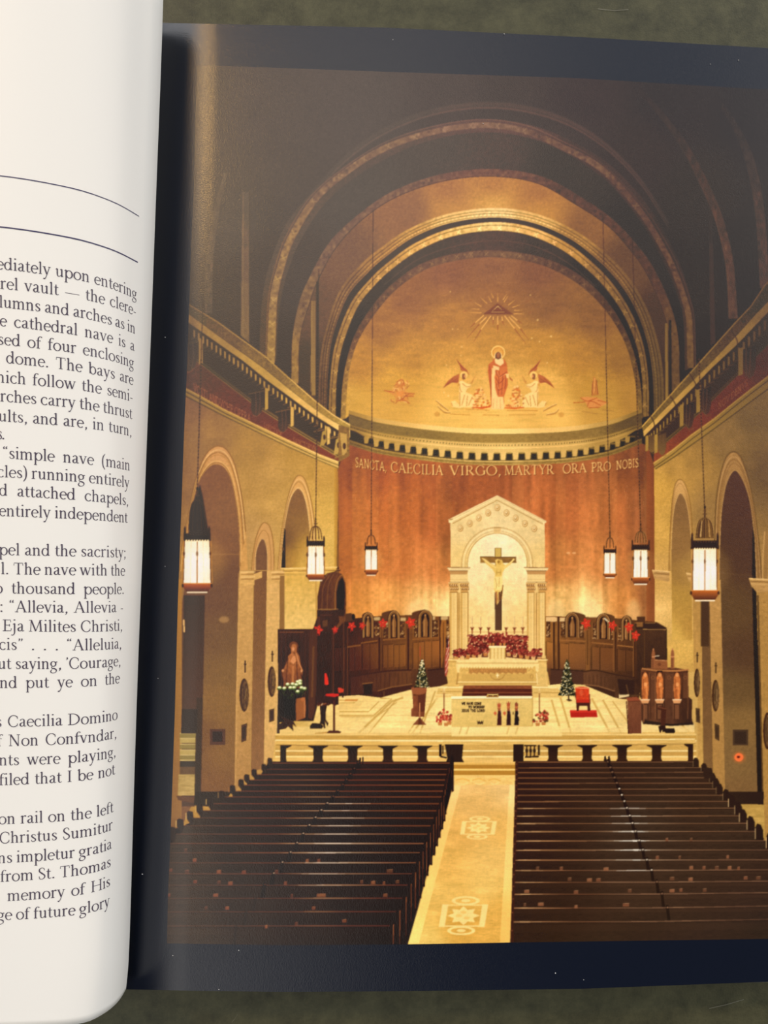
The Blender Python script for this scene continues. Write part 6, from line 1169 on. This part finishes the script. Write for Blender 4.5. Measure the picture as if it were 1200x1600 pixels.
for k in range(20):
    item('printed_pew'); y, y2 = Ry[k], Ry[k+1]; x0, x1 = rl(y), min(1228, rr_(y)); h = y2-y
    up = -.5 if k < 14 else -1.2*(k-13)*.6
    q = [(x0, y), ((x0+x1)/2, y-.3), (x1, y+up)]
    poly(q+[(x1, y2+up+1), (x0, y2+1)], rough(PR, .07, 6, 1.6, 160+k)); poly([(x0, y+h*.14), (x1, y+h*.14+up), (x1, y+h*.4+up), (x0, y+h*.42)], lambda X, Y: PR(X, Y)*1.12, a=.7)
    hl = field([(820,1220,150,96,56),(840,1300,190,140,90),(840,1440,170,120,80),(830,1350,176,120,76),(980,1220,120,80,52),(990,1320,200,170,136),(1000,1400,130,94,68),(1100,1250,128,90,60),(1180,1380,120,86,62),(1180,1450,90,62,44),(900,1400,110,70,46),(900,1280,130,88,56)])
    stroke([(x, v+.4) for x, v in q], 1.4+.02*k, hl, a=.85); stroke([(x, v+1.8) for x, v in q], .9, (30,17,11), a=.6)
    if 8 <= k <= 15: x = 990+1.5*(k-10); stroke([(x-34, y+.2), (x, y), (x+22, y+.2)], [.3, 2.3 if 11 <= k <= 13 else 1.2, .3], (252,240,222), a=.9)
    if k > 7: stroke([(x0+4, y+.3), (x0+16, y+.2), (x0+46, y+.3)], [.4, 1.4, .3], (226,180,120), a=.7)
    poly([(x0-2.2, y-2), (x0+1, y-3), (x0+2, y+1), (x0+2, y2), (x0-2.4, y2)], (58,30,20)); ell(x0-.5, y+h*.35, 1.2, 1, (150,84,56), a=.7)
    if x1 < 1210: poly([(x1-3, y+h), (x1-4, y-3-.3*k), (x1-1, y-7-.5*k), (x1+3+.15*k, y-6-.4*k), (x1+5+.3*k, y-2), (x1+5+.3*k, y+h)], (46,30,19)); stroke([(x1-4, y-2-.3*k), (x1-4, y+h*.8)], .9+.06*k, (216,180,124), a=.75 if k > 6 else .4)
    dx = np.interp(y, [1182,1252,1298,1341,1373,1411,1436,1480], [946,975,992,1009,1023.6,1040,1048,1062])
    if k < 19: poly([(dx-2.4, y-4), (dx+2, y-5), (dx+5.5, y2), (dx+.6, y2+1)], (30,18,12), a=.85); ell(dx+.5, y-.6, 1.7, 1.3, (240,220,190) if 4 < k < 16 else (150,110,80), a=.85)
for x, w in ((945,3),(951,3)): poly([(x-w/2,1190),(x-w/2+.5,1182),(x+w/2,1181),(x+w/2+2,1191)], (40,24,15))
poly([(1098,1200),(1112,1200),(1116,1216),(1100,1216)], (50,33,22))
# hymn books left in the pew racks
for k, (x, y, w) in enumerate(((267,1360,5),(292,1362,7),(342,1362,7),(381,1363,7),(432,1362,6),(304,1344,6),(305,1378,6),(342,1379,6),(360,1380,7),(446,1380,5),(565,1378,5),(583,1379,7),(600,1380,4),(621,1378,6),(337,1399,8),(264,1399,5),(456,1400,4),(502,1399,14),(602,1399,7),(322,1419,5),(355,1419,6),(490,1419,6),(463,1443.5,5),(416,1448,4),(538,1439,7),(609,1361,10),(480,1345,5),(498,1345,5),(290,1329,5),
     (1137,1339,4),(1027,1340,5),(1062,1340,4),(1080,1356,6),(1100,1356,5),(1120,1356,6),(1140,1356,6),(1154,1357,4),(890,1374,6),(921,1375,8),(935,1375,7),(1050,1373,7),(1079,1374,7),(1165,1372,6),(1185,1372,7),(823,1393,8),(900,1394,7),(984,1392,6),(1050,1392,8),(1064,1391,5),(1101,1391,6),(845,1413,9),(978,1414,10),(820,1414,4),(900,1417,5),(877,1357,5),(840,1357,5),(947,1358,8),(1042,1312,4),(1080,1312,4))):
    item('printed_hymn_book'); poly([(x-w/2, y-2.2), (x+w/2, y-2.6), (x+w/2, y+2.4), (x-w/2, y+2.6)], [(128,78,52),(104,66,44),(150,96,64)][k % 3], a=.8); stroke([(x-w/2, y-2.2), (x+w/2, y-2.6)], .8, (190,150,110), a=.5)
# ---- hanging lanterns
def lantern(nm, cx, chain_top, chain_x, dome_t, dome_b, crown, glass, cup, wd, dark_dome=0, big=1.):
    """chain, ribbed dome, fretted crown, lit panes, round cup"""
    (ct, cb, cw), (gt, gb, gw0, gw1), (ut, ub, uw) = crown, glass, cup
    ell(cx, (gt+gb)/2, gw1*2.1, (gb-gt)*.62, (255,206,110), a=.14, soft=gw1*.6, own=False)
    item('printed_lantern', nm)
    p = [(chain_x, chain_top), (cx, dome_t-6)]; L_ = math.hypot(p[1][0]-p[0][0], p[1][1]-p[0][1]); n = int(L_/2.6)
    stroke(p, .7+.35*big, (62,40,24), a=.8)
    for k in range(n):
        u = (k+.5)/n; y = p[0][1]+(p[1][1]-p[0][1])*u
        if y > 560: ell(p[0][0]+(p[1][0]-p[0][0])*u, y, .55+.45*big, 1.1, (50,32,20) if k % 2 else (110,78,44), a=.8)
    stroke([(cx, dome_t-26*big*.6), (cx, dome_t)], 1.2+big*.8, (70,46,26)); ell(cx, dome_t-12*big*.8, 1.6*big, 2.6*big, (90,60,32)); stroke([(cx-3.4*big, dome_t-5*big), (cx+3.4*big, dome_t-5*big)], 1.4*big, (96,66,36)); ell(cx, dome_t-16*big*.9, 1.4*big, 2.2*big, (44,28,18))
    h = dome_b-dome_t
    dm = [(cx-wd, dome_b), (cx-wd*.86, dome_t+h*.5), (cx-wd*.62, dome_t+h*.16), (cx-wd*.2, dome_t), (cx+wd*.2, dome_t), (cx+wd*.62, dome_t+h*.16), (cx+wd*.86, dome_t+h*.5), (cx+wd, dome_b)]
    if big > .9 or dark_dome: poly(_crs(dm, 4), (50,34,24) if dark_dome else hgrad(cx-wd, (76,50,24), cx+wd, (120,84,40)))
    for u in ((-1, -.55, 0, .55, 1) if big > .55 else (-1, 0, 1)):
        q = [(cx+u*wd*f, dome_t+h*g_) for f, g_ in ((.2, 0), (.64, .17), (.88, .5), (1, 1))]; stroke(q, .9+.5*big, (72,46,24), smooth=True)
        if not dark_dome and big > .55: stroke([(x+.9, y) for x, y in q], .7, (206,158,88), smooth=True, a=.7)
    if big > .9 and not dark_dome: stroke([(cx-wd*.35, dome_t+4), (cx-wd*.5, dome_b-2)], [1, 3.5, 2.5], (222,176,104), a=.75); stroke([(cx+wd*.4, dome_t+4), (cx+wd*.55, dome_b-2)], [1, 3.2, 2.2], (206,156,88), a=.7)
    # panes
    gl = field([(cx-gw1, gt, 252,228,186), (cx, gt, 255,240,214), (cx+gw1, gt, 255,224,170), (cx, (gt+gb)/2, 255,248,240), (cx-gw1, gb, 255,236,216), (cx+gw1, gb, 255,226,180), (cx, gb, 255,246,234)])
    poly([(cx-gw0, gt), (cx+gw0, gt), (cx+gw1, gb), (cx-gw1, gb)], gl)
    for s_ in (-1, 1): stroke([(cx+s_*(gw0+.6), gt-2), (cx+s_*(gw1+.6), gb)], .8+.5*big, (120,74,34)); stroke([(cx+s_*(gw0+2.2*big), gt), (cx+s_*(gw1+2.6*big), gb)], .7+.4*big, (206,140,60), a=.7)
    stroke([(cx+.2, gt), (cx, gb)], .8+.8*big, (176,120,70)); 
    if big > .7: 
        for s_ in (-1, 1): stroke([(cx+s_*gw0*.5, gt), (cx+s_*gw1*.5, gb)], .8, (250,214,150), a=.7); ell(cx+s_*(gw0+1.5), gt+(gb-gt)*.3, 1.6, 3.4, (96,60,30)); 
        ell(cx, gt+(gb-gt)*.3, 1.5, 4, (130,84,44))
    poly([(cx-cw, ct+(cb-ct)*.3), (cx-cw*.96, ct), (cx-cw*.86, ct+(cb-ct)*.35), (cx+cw*.86, ct+(cb-ct)*.35), (cx+cw*.96, ct), (cx+cw, ct+(cb-ct)*.3), (cx+cw*.98, cb), (cx-cw*.98, cb)], (46,29,18))
    for s_ in (-1, 1): poly([(cx+s_*cw*.92-1.4*big, ct-3*big), (cx+s_*cw*.92+1.4*big, ct-3*big), (cx+s_*cw*.95+1.5*big, cb+1), (cx+s_*cw*.95-1.5*big, cb+1)], (54,34,20)); ell(cx+s_*cw*.92, ct-3.4*big, 1.2*big, 1.5*big, (84,54,30))
    for k in range(int(6*big)+3): x = cx-gw0+(2*gw0)*(k+.5)/(int(6*big)+3); ell(x, gt-.2, 1.1*big+.2, 1.6*big, (252,226,160)); 
    for k in range(int(5*big)+3): x = cx-cw*.8+(1.6*cw)*(k+.5)/(int(5*big)+3); ell(x, ct+(cb-ct)*.45, .8, .9, (130,88,48), a=.6)
    poly([(cx-uw, ut), (cx+uw, ut), (cx+uw*.96, ut+(ub-ut)*.55), (cx+uw*.76, ub), (cx-uw*.76, ub), (cx-uw*.96, ut+(ub-ut)*.55)], vgrad(ut, (196,104,40), ub, (84,44,26))); stroke([(cx-uw, ut+.5), (cx+uw, ut+.5)], 1, (230,150,70))
    for s_ in (-1, 1): ell(cx+s_*uw, ut+(ub-ut)*.3, 1.5*big, 2.6*big, (70,42,24))
    stroke([(cx-uw*.72, ub+1.3*big), (cx+uw*.72, ub+1.3*big)], 1+.9*big, (255,232,190))
lantern('small lantern left of the altar', 580, 330, 583, 836, 851, (850,859,10), (859.5,890,8.6,9.2), (890,898,10), 6.5, big=.55)
lantern('small lantern right of the altar', 953, 335, 942, 840, 856, (855,864,9.8), (864.5,896,8.2,8.8), (896,902,9.8), 5.8, big=.55)
lantern('middle-sized lantern on the left', 493.3, 420, 498, 822, 843, (841,853,14), (854,897,11.6,12.8), (897,906,14.2), 9.4, big=.75)
lantern('middle-sized lantern on the right', 1001, 368, 988, 830, 848, (847,859,14), (860,902,10.2,11), (902,912,14), 8.6, big=.75)
lantern('largest lantern on the left, its dome in shade', 308, 470, 317, 780, 828, (828,844,20.5), (845,912,19,21), (911,924,22.5), 13, dark_dome=1, big=1.15)
lantern('largest lantern on the right with a bright brass dome', 1101.3, 560, 1092, 809, 841, (838,857,21.5), (858,922,17.6,18.6), (922,937,21.5), 13.5, big=1.15)
base()
# paper weave and print grain
gy, gx = np.mgrid[0:CH, 0:CW]; gx = (gx+.5)/SS+PX0; gy = (gy+.5)/SS+PY0
GR = .022*noise(1.6, 1.6, 201)(gx, gy)+.016*noise(9, 1.2, 202)(gx, gy)+.012*noise(1.2, 7, 203)(gx, gy)+.018*noise(30, 30, 204)(gx, gy)
LU = np.maximum(INK.mean(-1)-.5, 0); INK[..., 1] += .07*LU; INK[..., 2] += .85*LU*np.maximum(INK[..., 1]-INK[..., 2], 0)
for ch_ in range(3): INK[..., ch_] = .45*INK[..., ch_]+.55*_blur(INK[..., ch_], 1)
INK *= (1+GR)[..., None]
np.clip(INK, 0, 1, INK)
del GR, gx, gy
# ---------------------------------------------------------------- the printed sheet, cut into one flat mesh per printed thing
M_INK = mat('printed_ink', rough=.2, spec=.5, attr='ink', bump=(3400, .26, .0002))
GAIN = 1.0
LIT = .88
TY = ([200,307,600,900,1200,1260], [99,101.5,112,122,140,144]); BY = ([200,262,450,637,796,1200,1260], [1473.5,1474,1477,1475.5,1472.7,1467,1466])
NC_, NR_ = 936, 1374
cs, rs = np.linspace(0, 1, NC_+1), np.linspace(0, 1, NR_+1)
PXg = np.zeros((NR_+1, NC_+1)); PYg = np.zeros_like(PXg)
PYg[:] = 102+(1474-102)*rs[:, None]
for _ in range(3):
    xl = np.interp(PYg, *LX); PXg = xl+(1222-xl)*cs[None, :]
    yt, yb = np.interp(PXg, *TY), np.interp(PXg, *BY); PYg = yt+(yb-yt)*rs[:, None]
# ink at each grid corner
Rm = np.array(CAM_R)
dv = np.stack([PXg-600, -(PYg-800), np.full_like(PXg, -F)], -1) @ Rm.T
dd = rdip(PXg, PYg)*H-.00004
P3 = np.array(CAM_P)+dv*(dd/-dv[..., 2])[..., None]
small = INK.reshape(CH//SS, SS, CW//SS, SS, 3).mean((1, 3))
inkv = np.clip(_up(small, PX0+.5, PY0+.5, 1.0, PXg, PYg), 0, 1)
lin = np.where(inkv <= .04045, inkv/12.92, ((inkv+.055)/1.055)**2.4)
# the colours above were read off the photograph, where the glossy sheet also mirrors the room: the ink itself is darker
GLOSS = [[0.0164, 0.0166, 0.0173], [-0.0416, -0.0406, -0.0395], [0.0503, 0.0427, 0.0343], [0.017, 0.017, 0.0165], [-0.0383, -0.0301, -0.0215], [-0.0141, -0.0141, -0.0133], [0.0256, 0.0232, 0.0197], [-0.0264, -0.0188, -0.0116], [-0.0121, -0.0121, -0.012], [0.0021, 0.0052, 0.0068], [-0.0046, 0.002, 0.0071], [0.0154, 0.0066, 0.0001], [-0.0, 0.0027, 0.0049], [-0.0064, -0.0139, -0.0191], [0.0148, 0.0098, 0.0058]]
gu, gv = (PXg-750)/450, (PYg-800)/700
gl_ = np.zeros(PXg.shape+(3,))
for (i_, j_), co in zip([(i, j) for i in range(5) for j in range(5-i)], GLOSS): gl_ += (gu**i_*gv**j_)[..., None]*np.array(co)
lin = np.clip(np.maximum(lin-np.clip(gl_, 0, .12)*.85, .5*lin)/LIT, .002, .97)*GAIN
fx = (PXg[:-1, :-1]+PXg[1:, 1:])/2; fy = (PYg[:-1, :-1]+PYg[1:, 1:])/2
fid = IDB[np.clip(((fy-PY0)*SS).astype(int), 0, CH-1), np.clip(((fx-PX0)*SS).astype(int), 0, CW-1)]
vi = np.arange((NR_+1)*(NC_+1)).reshape(NR_+1, NC_+1)
quads = np.stack([vi[1:, :-1], vi[1:, 1:], vi[:-1, 1:], vi[:-1, :-1]], -1).reshape(-1, 4)
fid = fid.reshape(-1); P3 = P3.reshape(-1, 3).astype(np.float32); lin = lin.reshape(-1, 3)
order = np.argsort(fid, kind='stable'); bounds = np.searchsorted(fid[order], np.arange(len(SUB)+1))
sheet = None
for k, (nm, lab) in enumerate(SUB):
    sel = order[bounds[k]:bounds[k+1]]
    if len(sel) == 0: continue
    fq = quads[sel]; uv, inv = np.unique(fq, return_inverse=True); fq = inv.reshape(-1, 4).astype(np.int32)
    me = bpy.data.meshes.new(nm); me.vertices.add(len(uv)); me.vertices.foreach_set('co', P3[uv].ravel())
    me.loops.add(fq.size); me.loops.foreach_set('vertex_index', fq.ravel()); me.polygons.add(len(fq))
    me.polygons.foreach_set('loop_start', np.arange(0, fq.size, 4, dtype=np.int32)); me.update(calc_edges=True)
    at_ = me.color_attributes.new('ink', 'FLOAT_COLOR', 'POINT'); at_.data.foreach_set('color', np.concatenate([lin[uv], np.ones((len(uv), 1))], 1).astype(np.float32).ravel())
    me.materials.append(M_INK)
    o = bpy.data.objects.new(nm, me); COL.objects.link(o)
    if sheet is None: sheet = o; o.parent = book; o['label'] = 'full-page colour photograph of a church interior'
    else:
        o.parent = sheet
        if lab: o['label'] = lab

# ---------------------------------------------------------------- text of the left page
M_TYPE = mat('type_ink', srgb(74,66,84), .4, .4)
LINES = [  # text, x of its first letter in the frame, baseline there, baseline at the right margin
 ('ediately upon entering',-6,420,468),('rel vault _ the clere-',0,451,494),('lumns and arches as in',-2,480,522),('e cathedral nave is a',-1,509,549),('sed of four enclosing',-4,538,575.5),
 ('dome. The bays are',9,567,602),('hich follow the semi-',-6,597,628),('rches carry the thrust',0,627,655),('ults, and are, in turn,',-3,658,682),('s.',-3,686,709),
 ('<simple nave (main',4,716,735.5),('cles) running entirely',-5,745,762.5),('d attached chapels,',-2,774,790),('entirely independent',-2,806,817),
 ('pel and the sacristy;',-2,867,871.5),('l. The nave with the',1,897,899.5),('o thousand people.',-9,927,928),(': <Allevia, Allevia -',-1,956,956),('Eja Milites Christi,',4,986,985),('cis> . . . <Alleluia,',-2,1015,1013),
 ("ut saying, 'Courage,",-4,1045,1040),('nd put ye on the',-1,1075,1067),('s Caecilia Domino',-7,1136,1124),('f Non Confvndar,',-5,1166,1152.5),('nts were playing,',-2,1196,1181.5),('filed that I be not',-2,1227,1209.5),
 ('on rail on the left',-3,1288,1268.5),('Christus Sumitur',-2,1318,1296),('ns impletur gratia',-4,1349,1325.5),('from St. Thomas',0,1378,1353.5),('memory of His',11,1408,1384),('ge of future glory',-5,1438,1414.5)]
def rmargin(y): return float(np.interp(y, [330,410,468,575,682,790,871,985,1067,1152,1268,1353,1415], [217.5,215.5,214,209.5,206,201,197,191.5,187.5,182.5,177.5,173.5,171.5]))
def line_path(xl, yl, xr, yr):
    """baseline on the curved page between two points: level on the paper"""
    xs_ = np.linspace(xl, xr, 60); Yl, Yr = (NAD[1]-yl)*ld(xl, yl), (NAD[1]-yr)*ld(xr, yr)
    ys_ = []
    for k, x in enumerate(xs_):
        y = yl+(yr-yl)*k/59; Yk = Yl+(Yr-Yl)*k/59
        for _ in range(4): y = NAD[1]-Yk/ld(x, y)
        ys_.append(y)
    p3 = [lpt(x, y) for x, y in zip(xs_, ys_)]
    arc = np.concatenate([[0], np.cumsum([(b-a).length for a, b in zip(p3, p3[1:])])])
    return xs_, np.array(ys_), arc
XH = 10.95*U
for s, xl, yl, yr in LINES:
    xr = rmargin(yr)
    if s == 's.': xr, yr = 7.0, yl+.4
    xs_, ys_, arc = line_path(xl, yl, xr, yr); tot = arc[-1]/XH
    nsp = s.count(' '); natural = text_width(s.replace(' ', '')); wsc = .93
    sp = (tot-natural*wsc)/nsp if nsp else 0
    if nsp and sp < .42: wsc = (tot-.42*nsp)/natural; sp = .42
    if not nsp: wsc = tot/natural
    vs, fs = [], []; x = 0.
    for ch in s:
        if ch == ' ': x += sp; continue
        adv, strokes = GL[ch]
        for st in strokes:
            n0 = len(vs)
            st2 = [(a*wsc, b, w_) for a, b, w_ in st]
            for qd in ribbon(st2):
                i0 = len(vs)
                for gx, gy in qd:
                    a_ = (x+gx)*XH
                    px = float(np.interp(a_, arc, xs_)) if a_ >= 0 else xs_[0]+a_/U; py = float(np.interp(px, xs_, ys_)) if px >= xs_[0] else ys_[0]
                    py -= gy*10.95/ld(px, py)
                    vs.append(lpt(px, py, .00006))
                fs.append((i0, i0+1, i0+2, i0+3))
        x += adv*wsc
    mesh_obj('text_line', vs, fs, M_TYPE, left_page)
for yl, yr, wd in ((275,338,1.5),(354,410,2.0)):
    xs_, ys_, arc = line_path(-30, yl-3.5 if yl < 300 else yl-2.5, rmargin(yr), yr); vs = []; fs = []
    for x_, y_ in zip(xs_, ys_):
        i0 = len(vs); vs += [lpt(x_, y_-wd/2, .00006), lpt(x_, y_+wd/2, .00006)]
        if i0: fs.append((i0-2, i0-1, i0+1, i0))
    mesh_obj('rule_line', vs, fs, mat('rule_ink', srgb(52,48,92), .4, .4), left_page)
